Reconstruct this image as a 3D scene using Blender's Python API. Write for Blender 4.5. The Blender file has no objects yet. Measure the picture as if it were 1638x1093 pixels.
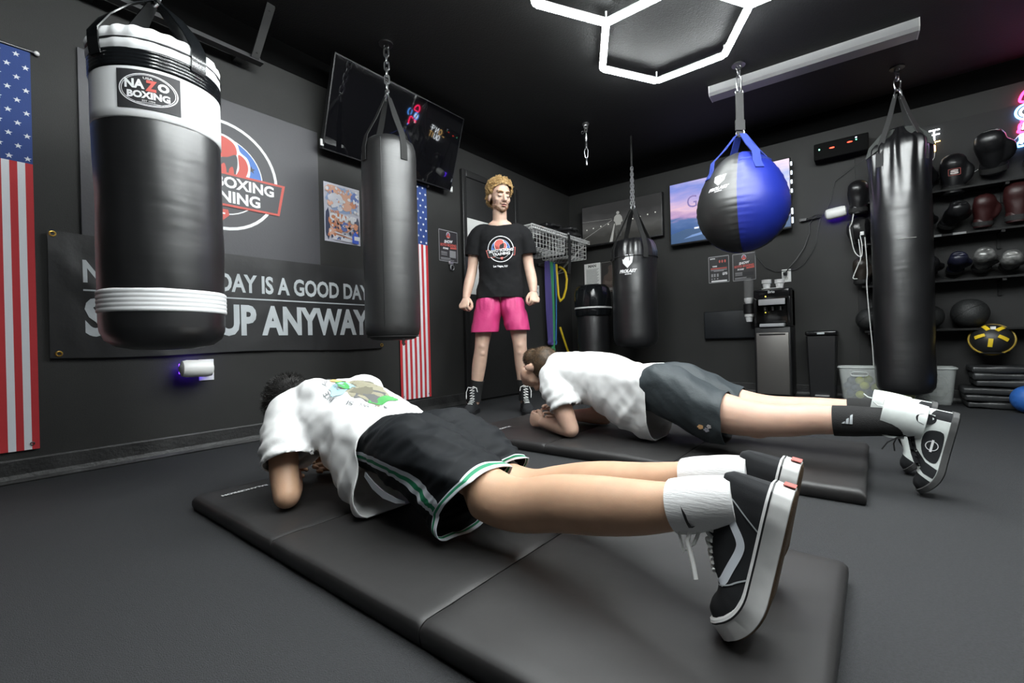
import bpy, bmesh, math, random
from mathutils import Vector, Matrix, noise
from mathutils.bvhtree import BVHTree
V = Vector
PI = math.pi
random.seed(7)
sc = bpy.context.scene
COL = sc.collection

# ------------------------------------------------------------------ camera
FOC, CX, CY, CAMH = 728.0, 819.0, 546.5, 0.55
ROLL, YAW = math.radians(1.45), math.atan(580 / 728.0)
FW = V((math.cos(YAW), math.sin(YAW), 0)); RT = V((math.sin(YAW), -math.cos(YAW), 0)); UP = V((0, 0, 1))
CR = math.cos(ROLL) * RT - math.sin(ROLL) * UP
CU = math.cos(ROLL) * UP + math.sin(ROLL) * RT
cam_data = bpy.data.cameras.new('camera')
cam_data.sensor_width = 36.0
cam_data.lens = FOC * 36.0 / 1638.0
cam_data.clip_start = 0.02
cam = bpy.data.objects.new('camera', cam_data)
COL.objects.link(cam)
mw = Matrix.Identity(4)
for i in range(3):
    mw[i][0], mw[i][1], mw[i][2] = CR[i], CU[i], -FW[i]
mw[0][3], mw[1][3], mw[2][3] = 0, 0, CAMH
cam.matrix_world = mw
sc.camera = cam

# ------------------------------------------------------------------ world, exposure, lamps
sc.view_settings.view_transform = 'Standard'
sc.view_settings.look = 'None'
sc.view_settings.exposure = 0.0
sc.view_settings.gamma = 1.0
sc.view_settings.use_curve_mapping = False
world = bpy.data.worlds.new('world'); sc.world = world
world.use_nodes = True
world.node_tree.nodes['Background'].inputs[0].default_value = (0.004, 0.004, 0.005, 1)
world.node_tree.nodes['Background'].inputs[1].default_value = 1.0
HEX_STRENGTH = 76.0          # ceiling honeycomb tubes
SCREEN_STRENGTH = 1.0
NEON_STRENGTH = 9.0

# ------------------------------------------------------------------ materials
MATS = {}
def mat(name, col, rough=0.5, metal=0.0, bump=0.0, bscale=200.0, emit=0.0, spec=0.5, coat=0.0, var=0.0, vscale=6.0,
        alpha=1.0, trans=0.0, sheen=0.0, stretch=None, sss=0.0, detail=3.0, coatr=0.4):
    if name in MATS: return MATS[name]
    m = bpy.data.materials.new(name); m.use_nodes = True
    nt = m.node_tree; b = nt.nodes['Principled BSDF']
    c = (col[0], col[1], col[2], 1)
    b.inputs['Base Color'].default_value = c
    b.inputs['Roughness'].default_value = rough
    b.inputs['Metallic'].default_value = metal
    b.inputs['Specular IOR Level'].default_value = spec
    b.inputs['Coat Weight'].default_value = coat
    b.inputs['Coat Roughness'].default_value = coatr
    b.inputs['Sheen Weight'].default_value = sheen
    b.inputs['Alpha'].default_value = alpha
    b.inputs['Transmission Weight'].default_value = trans
    if sss:
        b.inputs['Subsurface Weight'].default_value = sss
        b.inputs['Subsurface Radius'].default_value = (0.02, 0.008, 0.004)
        b.inputs['Subsurface Scale'].default_value = 0.5
    if emit:
        b.inputs['Emission Color'].default_value = c
        b.inputs['Emission Strength'].default_value = emit
    tc = None
    if bump or var:
        tc = nt.nodes.new('ShaderNodeTexCoord')
    if bump:
        n = nt.nodes.new('ShaderNodeTexNoise'); n.inputs['Scale'].default_value = bscale; n.inputs['Detail'].default_value = detail
        src = tc.outputs['Object']
        if stretch:
            mp = nt.nodes.new('ShaderNodeMapping'); mp.inputs['Scale'].default_value = stretch
            nt.links.new(src, mp.inputs[0]); src = mp.outputs[0]
        nt.links.new(src, n.inputs['Vector'])
        bp = nt.nodes.new('ShaderNodeBump'); bp.inputs['Strength'].default_value = bump; bp.inputs['Distance'].default_value = 0.01
        nt.links.new(n.outputs[0], bp.inputs['Height']); nt.links.new(bp.outputs[0], b.inputs['Normal'])
    if var:
        n2 = nt.nodes.new('ShaderNodeTexNoise'); n2.inputs['Scale'].default_value = vscale; n2.inputs['Detail'].default_value = 4
        nt.links.new(tc.outputs['Object'], n2.inputs['Vector'])
        r = nt.nodes.new('ShaderNodeValToRGB')
        lo = tuple(max(0, x * (1 - var)) for x in col) + (1,); hi = tuple(min(1, x * (1 + var)) for x in col) + (1,)
        r.color_ramp.elements[0].position = 0.3; r.color_ramp.elements[0].color = lo
        r.color_ramp.elements[1].position = 0.7; r.color_ramp.elements[1].color = hi
        nt.links.new(n2.outputs[0], r.inputs[0]); nt.links.new(r.outputs[0], b.inputs['Base Color'])
    MATS[name] = m
    return m

M_WALL = mat('charcoal wall paint', (0.027, 0.027, 0.026), 0.6, spec=0.3, bump=0.18, bscale=420, var=0.12, vscale=3)
M_WALLTOP = mat('flat black wall top', (0.003, 0.003, 0.003), 0.95, spec=0.08)
M_CEIL = mat('black ceiling paint', (0.007, 0.007, 0.007), 0.7, bump=0.3, bscale=120)
M_FLOOR = mat('black rubber floor', (0.029, 0.030, 0.032), 0.6, bump=0.5, bscale=420, var=0.22, vscale=180, spec=0.3)
M_BASE = mat('black rubber cove base', (0.02, 0.02, 0.02), 0.5, bump=0.3, bscale=60, var=0.6, vscale=9)
M_MAT = mat('black vinyl mat', (0.021, 0.020, 0.020), 0.50, bump=0.10, bscale=14, spec=0.5)
M_VINYL = mat('black bag vinyl', (0.006, 0.006, 0.007), 0.36, bump=0.30, bscale=3.2, spec=1.0, stretch=(1, 1, 4.5), coat=0.6, coatr=0.36, detail=2.0)
M_VINYLM = mat('matte black bag vinyl', (0.010, 0.010, 0.010), 0.46, bump=0.28, bscale=4.0, spec=1.0, stretch=(1, 1, 4.5), coat=0.35, coatr=0.45, detail=2.0)
M_STRAP = mat('black webbing', (0.012, 0.012, 0.012), 0.75, bump=0.3, bscale=500)
M_GREYSTRAP = mat('grey black webbing', (0.045, 0.045, 0.045), 0.7, bump=0.3, bscale=500)
M_PVC = mat('shiny black strap', (0.006, 0.007, 0.008), 0.16, bump=0.05, bscale=20, spec=0.6)
M_WHITE = mat('white bag vinyl', (0.78, 0.79, 0.80), 0.45, bump=0.06, bscale=20)
M_PRINTW = mat('white print', (0.80, 0.81, 0.82), 0.6)
M_GREYP = mat('silver print', (0.45, 0.48, 0.50), 0.6, var=0.15, vscale=8)
M_RED = mat('red print', (0.55, 0.06, 0.05), 0.6)
M_LOGORED = mat('logo red', (0.56, 0.10, 0.08), 0.6)
M_LOGOBLUE = mat('logo blue', (0.08, 0.19, 0.52), 0.6)
M_DARKP = mat('dark print', (0.02, 0.02, 0.023), 0.6)
M_STEEL = mat('zinc steel', (0.62, 0.62, 0.63), 0.28, metal=1.0)
M_DSTEEL = mat('dark steel', (0.16, 0.16, 0.16), 0.35, metal=1.0)
M_GOLD = mat('brass', (0.80, 0.52, 0.12), 0.3, metal=1.0)
M_BLUEV = mat('blue bag vinyl', (0.008, 0.022, 0.30), 0.46, bump=0.10, bscale=16, spec=0.8)
M_BLUEW = mat('blue webbing', (0.025, 0.05, 0.30), 0.65, bump=0.3, bscale=400)
M_FLAGR = mat('flag red', (0.50, 0.028, 0.035), 0.75, bump=0.1, bscale=300)
M_FLAGW = mat('flag white', (0.74, 0.76, 0.80), 0.75, bump=0.1, bscale=300)
M_FLAGB = mat('flag blue', (0.020, 0.052, 0.21), 0.75, bump=0.1, bscale=300)
M_BANNER = mat('black banner vinyl', (0.016, 0.016, 0.017), 0.45, bump=0.15, bscale=25)
M_SIGN = mat('grey sign board', (0.052, 0.051, 0.058), 0.5, bump=0.06, bscale=90)
M_BLACKP = mat('black plastic', (0.012, 0.012, 0.013), 0.4)
M_BLACKG = mat('black gloss plastic', (0.008, 0.008, 0.009), 0.15)
M_SCREENOFF = mat('switched off screen glass', (0.004, 0.004, 0.005), 0.03, spec=0.9)
M_WHITEP = mat('white plastic', (0.80, 0.80, 0.79), 0.35)
M_PAPER = mat('white paper', (0.72, 0.72, 0.70), 0.8)
M_CUP = mat('paper cup', (0.82, 0.82, 0.82), 0.6)
M_GREYMETAL = mat('grey light batten', (0.34, 0.34, 0.34), 0.4)
M_WIRE = mat('white wire coating', (0.66, 0.66, 0.65), 0.4)
M_TUBL = mat('frosted plastic', (0.74, 0.78, 0.76), 0.35, alpha=0.24)
M_TUBR = mat('frosted rim', (0.70, 0.73, 0.72), 0.35, alpha=0.85)
M_TENNIS = mat('tennis felt', (0.62, 0.66, 0.10), 0.9, bump=0.5, bscale=300)
M_YEL = mat('yellow rubber', (0.72, 0.50, 0.02), 0.5)
M_LED = mat('cool white led tube', (0.95, 1.0, 1.0), emit=HEX_STRENGTH)
def emitm(n, c, s): return mat(n, c, emit=s)

def skinm(name, col):
    return mat(name, col, 0.46, bump=0.02, bscale=260, var=0.08, vscale=14, sss=0.12, spec=0.4)
M_SKA = skinm('skin tan', (0.56, 0.345, 0.225))
M_SKB = skinm('skin fair', (0.60, 0.385, 0.290))
M_SKM = skinm('skin pale', (0.62, 0.415, 0.320))
M_TEE = mat('white cotton', (0.81, 0.81, 0.81), 0.9, bump=0.05, bscale=900, sheen=0.1)
M_BTEE = mat('black cotton', (0.010, 0.010, 0.011), 0.9, bump=0.1, bscale=260, spec=0.2)
M_PINK = mat('pink nylon', (0.58, 0.045, 0.19), 0.55, bump=0.15, bscale=60)
M_GSHORT = mat('slate nylon', (0.036, 0.045, 0.050), 0.6, bump=0.12, bscale=70, spec=0.35)
M_BSHORT = mat('black jersey mesh', (0.007, 0.0085, 0.0105), 0.7, bump=0.08, bscale=1300, spec=0.2)
M_GREEN = mat('green trim', (0.012, 0.25, 0.115), 0.7)
M_TRIMW = mat('white trim', (0.72, 0.76, 0.82), 0.7)
M_SOCKW = mat('white sock rib', (0.80, 0.80, 0.80), 0.9, bump=0.16, bscale=130, stretch=(3, .12, 3))
M_SOCKB = mat('black sock', (0.012, 0.012, 0.012), 0.9, bump=0.3, bscale=300)
M_CANVAS = mat('black canvas suede', (0.016, 0.017, 0.019), 0.85, bump=0.12, bscale=900, spec=0.3)
M_GUM = mat('brown gum rubber', (0.11, 0.065, 0.03), 0.7, bump=0.3, bscale=300)
M_RUBW = mat('white rubber foxing', (0.74, 0.74, 0.73), 0.5, var=0.12, vscale=20)
M_SHOEW = mat('white shoe leather', (0.66, 0.70, 0.68), 0.5, var=0.08, vscale=30)
M_LACEW = mat('white lace', (0.80, 0.80, 0.78), 0.8)

# ------------------------------------------------------------------ mesh helpers
class MB:
    def __init__(s):
        s.bm = bmesh.new(); s.mi = 0
    def face(s, vs):
        try:
            f = s.bm.faces.new(vs); f.material_index = s.mi; return f
        except ValueError:
            return None
    def poly(s, pts):
        return s.face([s.bm.verts.new(p) for p in pts])
    def box(s, c, size, rot=None, bev=0.0):
        c = V(c); hx, hy, hz = size[0] / 2, size[1] / 2, size[2] / 2
        vs = []
        for dx, dy, dz in ((-1,-1,-1),(1,-1,-1),(1,1,-1),(-1,1,-1),(-1,-1,1),(1,-1,1),(1,1,1),(-1,1,1)):
            p = V((dx * hx, dy * hy, dz * hz))
            if rot is not None: p = rot @ p
            vs.append(s.bm.verts.new(c + p))
        fs = [s.face([vs[i] for i in q]) for q in ((3,2,1,0),(4,5,6,7),(0,1,5,4),(1,2,6,5),(2,3,7,6),(3,0,4,7))]
        if bev > 0:
            es = set(e for f in fs for e in f.edges)
            r = bmesh.ops.bevel(s.bm, geom=list(es), offset=bev, segments=3, affect='EDGES', profile=0.5)
            for f in r['faces']: f.material_index = s.mi
        return s
    def loft(s, rings, cap=True, closed=True, loop=False):
        R = [[s.bm.verts.new(p) for p in r] for r in rings]
        n = len(R[0])
        rr = range(len(R)) if loop else range(len(R) - 1)
        for i in rr:
            a, b = R[i], R[(i + 1) % len(R)]
            for j in range(n if closed else n - 1):
                k = (j + 1) % n
                s.face([a[j], a[k], b[k], b[j]])
        if cap and not loop:
            s.face(list(reversed(R[0]))); s.face(R[-1])
        return R
    def cyl(s, p0, p1, r0, r1=None, n=16, cap=True):
        p0, p1 = V(p0), V(p1); r1 = r0 if r1 is None else r1
        d = (p1 - p0).normalized(); u = d.orthogonal().normalized(); w = d.cross(u)
        s.loft([[p + (u * math.cos(2 * PI * j / n) + w * math.sin(2 * PI * j / n)) * r for j in range(n)] for p, r in ((p0, r0), (p1, r1))], cap)
        return s
    def tube(s, pts, r, n=8, closed=False, cap=True, flat=None):
        pts = [V(p) for p in pts]; N = len(pts); rings = []; u = None
        for i in range(N):
            a = pts[(i - 1) % N] if (closed or i > 0) else pts[i]; b = pts[(i + 1) % N] if (closed or i < N - 1) else pts[i]
            t = (b - a)
            if t.length < 1e-9: t = V((0, 0, 1))
            t.normalize()
            if u is None: u = (flat - t * flat.dot(t)) if flat is not None else t.orthogonal()
            elif flat is not None: u = flat - t * flat.dot(t)
            else: u = u - t * u.dot(t)
            u = u.normalized(); w = t.cross(u)
            rr = r[i] if isinstance(r, (list, tuple)) and not isinstance(r[0], (list, tuple)) and len(r) == N and flat is None else r
            ra, rb = (rr if isinstance(rr, (list, tuple)) else (rr, rr))
            rings.append([pts[i] + u * (math.cos(2 * PI * (j + .5) / n) * ra) + w * (math.sin(2 * PI * (j + .5) / n) * rb) for j in range(n)])
        s.loft(rings, cap and not closed, loop=closed)
        return s
    def ribbon(s, pts, wid, thick, side):
        """flat strap: pts centre line, side = width direction (vector or list)"""
        pts = [V(p) for p in pts]; rings = []
        for i, p in enumerate(pts):
            a = pts[max(0, i - 1)]; b = pts[min(len(pts) - 1, i + 1)]
            t = (b - a).normalized(); sd = V(side[i] if isinstance(side, list) else side)
            sd = (sd - t * sd.dot(t)).normalized(); nn = t.cross(sd)
            w = wid[i] if isinstance(wid, list) else wid
            rings.append([p + sd * (w / 2) + nn * (thick / 2), p - sd * (w / 2) + nn * (thick / 2), p - sd * (w / 2) - nn * (thick / 2), p + sd * (w / 2) - nn * (thick / 2)])
        s.loft(rings)
        return s
    def sphere(s, c, r, nu=24, nv=14, rot=None):
        c = V(c); r = r if isinstance(r, (list, tuple)) else (r, r, r)
        def P(i, j):
            th = PI * i / nv; ph = 2 * PI * j / nu
            p = V((r[0] * math.sin(th) * math.cos(ph), r[1] * math.sin(th) * math.sin(ph), r[2] * math.cos(th)))
            if rot is not None: p = rot @ p
            return c + p
        top = s.bm.verts.new(P(0, 0)); bot = s.bm.verts.new(P(nv, 0))
        R = [[s.bm.verts.new(P(i, j)) for j in range(nu)] for i in range(1, nv)]
        for j in range(nu):
            k = (j + 1) % nu
            s.face([top, R[0][j], R[0][k]])
            for i in range(len(R) - 1): s.face([R[i][j], R[i + 1][j], R[i + 1][k], R[i][k]])
            s.face([R[-1][j], bot, R[-1][k]])
        return s
    def lathe(s, prof, c, n=48, wob=None, cap=True):
        c = V(c); rings = []
        for r, z in prof:
            ring = []
            for j in range(n):
                a = 2 * PI * j / n
                rr = r * (1 + (wob(a, z) if wob else 0))
                ring.append(c + V((rr * math.cos(a), rr * math.sin(a), z)))
            rings.append(ring)
        s.loft(rings, cap)
        return s
    def torus(s, c, ax, R, r, n=24, m=8, sx=1.0, up=None):
        ax = V(ax).normalized(); u = V(up).normalized() if up is not None else ax.orthogonal().normalized(); w = ax.cross(u)
        s.tube([V(c) + u * (math.cos(2 * PI * i / n) * R * sx) + w * (math.sin(2 * PI * i / n) * R) for i in range(n)], r, m, closed=True)
        return s
    def prism(s, pts2, f, d0, d1):
        """extrude a 2-D outline: f(x,y,depth) -> point"""
        a = [s.bm.verts.new(f(x, y, d0)) for x, y in pts2]; b = [s.bm.verts.new(f(x, y, d1)) for x, y in pts2]
        s.face(list(reversed(a))); s.face(b)
        n = len(a)
        for i in range(n): s.face([a[i], a[(i + 1) % n], b[(i + 1) % n], b[i]])
        return s
    def subdiv(s, maxlen, it=6):
        for _ in range(it):
            es = [e for e in s.bm.edges if e.calc_length() > maxlen]
            if not es: break
            bmesh.ops.triangulate(s.bm, faces=[f for f in s.bm.faces if len(f.verts) > 4])
            es = [e for e in s.bm.edges if e.calc_length() > maxlen]
            bmesh.ops.subdivide_edges(s.bm, edges=es, cuts=1)
            bmesh.ops.triangulate(s.bm, faces=[f for f in s.bm.faces if len(f.verts) > 4])
    def warp(s, f, verts=None):
        for v in (verts or s.bm.verts): v.co = f(v.co)
        return s

def prop(o, label=None, cat=None, group=None, kind=None):
    if label: o['label'] = label
    if cat: o['category'] = cat
    if group: o['group'] = group
    if kind: o['kind'] = kind
    return o

def link_mesh(name, me, parent=None, loc=None, label=None, cat=None, group=None, kind=None):
    o = bpy.data.objects.new(name, me); COL.objects.link(o)
    if parent is not None:
        off = root_loc(parent)
        o.parent = parent
        me.transform(Matrix.Translation(-off))
    elif loc is not None:
        me.transform(Matrix.Translation(-V(loc))); o.location = loc
    return prop(o, label, cat, group, kind)

def root_loc(o):
    l = V((0, 0, 0))
    while o is not None:
        l += V(o.location); o = o.parent
    return l

def obj(name, mb, mats, parent=None, loc=None, smooth=40, label=None, cat=None, group=None, kind=None, recalc=True):
    bm = mb.bm
    if recalc: bmesh.ops.recalc_face_normals(bm, faces=bm.faces)
    me = bpy.data.meshes.new(name); bm.to_mesh(me); bm.free()
    for m in (mats if isinstance(mats, (list, tuple)) else [mats]): me.materials.append(m)
    if smooth:
        me.shade_smooth(); me.set_sharp_from_angle(angle=math.radians(smooth))
    return link_mesh(name, me, parent, loc, label, cat, group, kind)

def thing(name, label, cat, loc=(0, 0, 0), group=None):
    o = bpy.data.objects.new(name, None); COL.objects.link(o)
    o.empty_display_size = 0.05
    o.location = loc
    return prop(o, label, cat, group)

def copy_tree(o, delta, parent=None):
    c = o.copy(); COL.objects.link(c)
    if parent is not None: c.parent = parent
    else: c.location = V(o.location) + V(delta)
    for ch in [x for x in COL.objects if x.parent == o]:
        copy_tree(ch, delta, c)
    return c

def solid(o, t, off=-1):
    m = o.modifiers.new('thickness', 'SOLIDIFY'); m.thickness = t; m.offset = off; return o

# ---- text to flat triangles
_TC = {}
def text_geo(s, bold=0.0, shear=0.0, spacing=1.0):
    key = (s, bold, shear, spacing)
    if key not in _TC:
        cu = bpy.data.curves.new('t', 'FONT'); cu.body = s; cu.size = 1.0; cu.offset = bold; cu.shear = shear; cu.resolution_u = 3
        cu.space_character = spacing; cu.fill_mode = 'FRONT'
        o = bpy.data.objects.new('t', cu); COL.objects.link(o)
        dg = bpy.context.evaluated_depsgraph_get(); me = bpy.data.meshes.new_from_object(o.evaluated_get(dg))
        vs = [(v.co.x, v.co.y) for v in me.vertices]; fs = [tuple(p.vertices) for p in me.polygons]
        bpy.data.objects.remove(o); bpy.data.curves.remove(cu); bpy.data.meshes.remove(me)
        x0 = min(v[0] for v in vs); x1 = max(v[0] for v in vs); y0 = min(v[1] for v in vs); y1 = max(v[1] for v in vs)
        vs = [((x - x0) / (x1 - x0), (y - y0) / (y1 - y0)) for x, y in vs]
        _TC[key] = (vs, fs, (x1 - x0) / (y1 - y0))
    return _TC[key]
def put_text(mb, s, x0, y0, w, h, f, bold=0.02, shear=0.0, spacing=1.0, rot=0.0, depth=0.0):
    """text filling the box x0,y0,w,h of plane coords; f(x,y) -> 3-D point"""
    vs, fs, asp = text_geo(s, bold, shear, spacing)
    if w is None: w = h * asp
    cx, cy = x0 + w / 2, y0 + h / 2; cr, sr = math.cos(rot), math.sin(rot)
    nv = []
    for x, y in vs:
        px, py = x0 + x * w - cx, y0 + y * h - cy
        nv.append(mb.bm.verts.new(f(cx + px * cr - py * sr, cy + px * sr + py * cr)))
    for q in fs: mb.face([nv[i] for i in q])
def smooth2(pts, k=5):
    P_ = [V((a, b, 0)) for a, b in pts]; n = len(P_); out = []
    for i in range(n):
        for t in range(k):
            q = cr([P_[i - 1], P_[i], P_[(i + 1) % n], P_[(i + 2) % n]], 1, t / k); out.append((q.x, q.y))
    return out
def arc2(cx, cy, r, a0, a1, n):
    return [(cx + r * math.cos(a0 + (a1 - a0) * i / n), cy + r * math.sin(a0 + (a1 - a0) * i / n)) for i in range(n + 1)]
def ring2(mb, cx, cy, ro, ri, f, a0=0, a1=2 * PI, n=48, sx=1.0):
    A = [(cx + (x - cx) * sx, y) for x, y in arc2(cx, cy, ro, a0, a1, n)]; B = [(cx + (x - cx) * sx, y) for x, y in arc2(cx, cy, ri, a0, a1, n)]
    for i in range(n):
        mb.poly([f(*A[i]), f(*A[i + 1]), f(*B[i + 1]), f(*B[i])])
def disc2(mb, pts, f):
    mb.poly([f(x, y) for x, y in pts])
def line2(mb, p, q, w, f, n=1):
    dx, dy = q[0] - p[0], q[1] - p[1]; L = math.hypot(dx, dy); nx, ny = -dy / L * w / 2, dx / L * w / 2
    for i in range(n):
        a = (p[0] + dx * i / n, p[1] + dy * i / n); b = (p[0] + dx * (i + 1) / n, p[1] + dy * (i + 1) / n)
        mb.poly([f(a[0] - nx, a[1] - ny), f(b[0] - nx, b[1] - ny), f(b[0] + nx, b[1] + ny), f(a[0] + nx, a[1] + ny)])
def star2(cx, cy, r, rot=PI / 2):
    return [(cx + (r if i % 2 == 0 else r * 0.4) * math.cos(rot + i * PI / 5), cy + (r if i % 2 == 0 else r * 0.4) * math.sin(rot + i * PI / 5)) for i in range(10)]
def flat_f(o, ex, ey, en, lift=0.0):
    o, ex, ey, en = V(o), V(ex), V(ey), V(en)
    return lambda x, y: o + ex * x + ey * y + en * lift
def LW(x0, z0, y=2.875, lift=0.0):       # picture plane on the left wall (x right, z up, faces -y)
    return lambda x, z: V((x0 + x, y - lift, z0 + z))
def BW(y0, z0, x=4.795, lift=0.0):       # picture plane on the back wall (right is -y, faces -x)
    return lambda u, z: V((x - lift, y0 - u, z0 + z))

LOGO_MATS = [M_PRINTW, M_LOGORED, M_LOGOBLUE, M_DARKP]
def soto_logo(mb, f, R, step=0.0006):
    """round boxing club badge: ring, blue dome, red glove, ribbon with two rows of words. f(x,y,lift)"""
    L = lambda k: (lambda x, y: f(x * R, y * R, step * k))
    mb.mi = 0; ring2(mb, 0, 0, 1.0, 0.945, L(1)); ring2(mb, 0, 0, 0.72, 0.70, L(1))
    mb.mi = 2; disc2(mb, arc2(0, 0, 0.70, 0.02, PI - 0.02, 40), L(2))
    mb.mi = 3
    for sx in (-0.52, 0.52): disc2(mb, star2(sx, 0.22, 0.075), L(3))
    # glove: mitt, thumb, dark palm shadow shape printed on it
    mb.mi = 0; disc2(mb, smooth2([(-0.40, 0.0), (-0.46, 0.36), (-0.32, 0.66), (0.0, 0.75), (0.26, 0.66), (0.33, 0.50), (0.46, 0.40), (0.50, 0.20), (0.42, 0.0), (0.0, -.05)]), L(4))
    mb.mi = 1; disc2(mb, smooth2([(-0.36, 0.0), (-0.42, 0.36), (-0.29, 0.62), (0.0, 0.71), (0.22, 0.62), (0.27, 0.44), (0.16, 0.34), (-.06, .30), (-.02, .14), (-.10, 0.0)]), L(5)); disc2(mb, smooth2([(0.30, 0.44), (0.42, 0.37), (0.46, 0.20), (0.38, 0.0), (0.24, 0.0), (.30, .16), (.30, .30)]), L(5.5))
    mb.mi = 3; disc2(mb, smooth2([(-0.08, 0.02), (-0.03, 0.28), (0.12, 0.35), (0.25, 0.42), (0.28, 0.30), (0.26, 0.14), (0.20, 0.0)]), L(5.2)); mb.mi = 1; disc2(mb, smooth2([(.02, .0), (.0, .16), (.06, .22), (.09, .10), (.08, .0)]), L(5.6)); disc2(mb, smooth2([(.13, .0), (.14, .14), (.20, .18), (.21, .0)]), L(5.6)); mb.mi = 3
    for a in (-0.30, -0.18):
        line2(mb, (a, 0.08), (a - 0.03, 0.30), 0.02, L(6))
    # ribbon
    t = 0.0
    def rp(x, y): return (x, y + t * x)
    mb.mi = 1; disc2(mb, [rp(-1.14, 0.06), rp(1.14, 0.06), rp(1.02, -0.56), rp(-1.02, -0.56)], L(7))
    mb.mi = 3; disc2(mb, [rp(-1.08, 0.02), rp(1.08, 0.02), rp(0.98, -0.52), rp(-0.98, -0.52)], L(8))
    mb.mi = 0
    put_text(mb, 'SOTO BOXING', -0.92, -0.22, 1.84, 0.21, L(9), bold=0.035)
    put_text(mb, 'TRAINING', -0.66, -0.49, 1.32, 0.22, L(9), bold=0.035)
    mb.mi = 1; disc2(mb, [(-0.10, -0.62), (0.10, -0.62), (0.12, -0.72), (0.0, -0.84), (-0.12, -0.72)], L(7))
    mb.mi = 0; line2(mb, (-0.05, -0.70), (0.05, -0.70), 0.03, L(8))

# ------------------------------------------------------------------ fused organic shapes
def fuse(mb, voxel, smooth=6, factor=0.5):
    me = bpy.data.meshes.new('tmp'); bmesh.ops.recalc_face_normals(mb.bm, faces=mb.bm.faces); mb.bm.to_mesh(me); mb.bm.free()
    o = bpy.data.objects.new('tmp', me); COL.objects.link(o)
    md = o.modifiers.new('r', 'REMESH'); md.mode = 'VOXEL'; md.voxel_size = voxel; md.use_smooth_shade = True
    if smooth:
        sm = o.modifiers.new('s', 'SMOOTH'); sm.iterations = smooth; sm.factor = factor
    dg = bpy.context.evaluated_depsgraph_get(); dg.update()
    r = bpy.data.meshes.new_from_object(o.evaluated_get(dg))
    bpy.data.objects.remove(o); bpy.data.meshes.remove(me)
    out = MB(); out.bm.free(); out.bm = bmesh.new(); out.bm.from_mesh(r); bpy.data.meshes.remove(r)
    return out
def cut(mb, co, no, pred=None):
    """remove everything on the +no side of a plane, among faces chosen by pred(centre)"""
    co, no = V(co), V(no)
    fs = [f for f in mb.bm.faces if pred is None or pred(f.calc_center_median())]
    vs = set(v for f in fs for v in f.verts); es = set(e for f in fs for e in f.edges)
    bmesh.ops.bisect_plane(mb.bm, geom=list(vs) + list(es) + fs, dist=1e-5, plane_co=co, plane_no=no, clear_outer=True)
    return mb
def wrinkle(mb, fn):
    mb.bm.normal_update()
    mv = [(v, v.normal.copy() * fn(v.co)) for v in mb.bm.verts]
    for v, d in mv: v.co += d
    return mb
def nz(p, s, sh=(0, 0, 0)): return noise.noise(V((p[0] * s[0] + sh[0], p[1] * s[1] + sh[1], p[2] * s[2] + sh[2])))
def rid(p, s, sh=(0, 0, 0)): return 1 - 3 * abs(nz(p, s, sh))
def cr(P, i, t):
    n = len(P); g = lambda k: P[max(0, min(n - 1, k))]
    a, b, c, d = g(i - 1), g(i), g(i + 1), g(i + 2)
    return 0.5 * ((2 * b) + (c - a) * t + (2 * a - 5 * b + 4 * c - d) * t * t + (3 * b - a - 3 * c + d) * t ** 3)
def limb(mb, pts, rad, hint=(0, 0, 1), n=16, sub=4, cap=True):
    """tapered tube through joints; rad entries r or (r_side, r_hint)"""
    P = [V(p) for p in pts]; Rr = [V((r, r, 0)) if not isinstance(r, (tuple, list)) else V((r[0], r[1], 0)) for r in rad]
    hint = V(hint); C = []; Q = []
    for i in range(len(P) - 1):
        for k in range(sub):
            C.append(cr(P, i, k / sub)); Q.append(cr(Rr, i, k / sub))
    C.append(P[-1]); Q.append(Rr[-1]); rings = []
    T = []
    for i in range(len(C)):
        t = (C[min(i + 1, len(C) - 1)] - C[max(0, i - 1)]).normalized(); T.append(t)
    def ring(c, t, q, k=1.0):
        s = hint.cross(t)
        if s.length < 1e-4: s = t.orthogonal()
        s.normalize(); h = t.cross(s)
        return [c + s * (q.x * k * math.cos(2 * PI * j / n)) + h * (q.y * k * math.sin(2 * PI * j / n)) for j in range(n)]
    if cap:
        r0 = min(Q[0].x, Q[0].y)
        for a in (80, 55, 28): rings.append(ring(C[0] - T[0] * r0 * math.sin(math.radians(a)), T[0], Q[0], math.cos(math.radians(a))))
    for c, t, q in zip(C, T, Q): rings.append(ring(c, t, q))
    if cap is True:
        r0 = min(Q[-1].x, Q[-1].y)
        for a in (28, 55, 80): rings.append(ring(C[-1] + T[-1] * r0 * math.sin(math.radians(a)), T[-1], Q[-1], math.cos(math.radians(a))))
    mb.loft(rings)
    return mb
def ering(c, u, w, a, bu, bd, n=32, p=2.0):
    """egg ring: half width a along u, bu up / bd down along w"""
    out = []
    for j in range(n):
        th = 2 * PI * j / n; cs, sn = math.cos(th), math.sin(th)
        x = abs(cs) ** (2 / p) * (1 if cs >= 0 else -1); y = abs(sn) ** (2 / p) * (1 if sn >= 0 else -1)
        out.append(V(c) + V(u) * (a * x) + V(w) * ((bu if y >= 0 else bd) * y))
    return out
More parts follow.
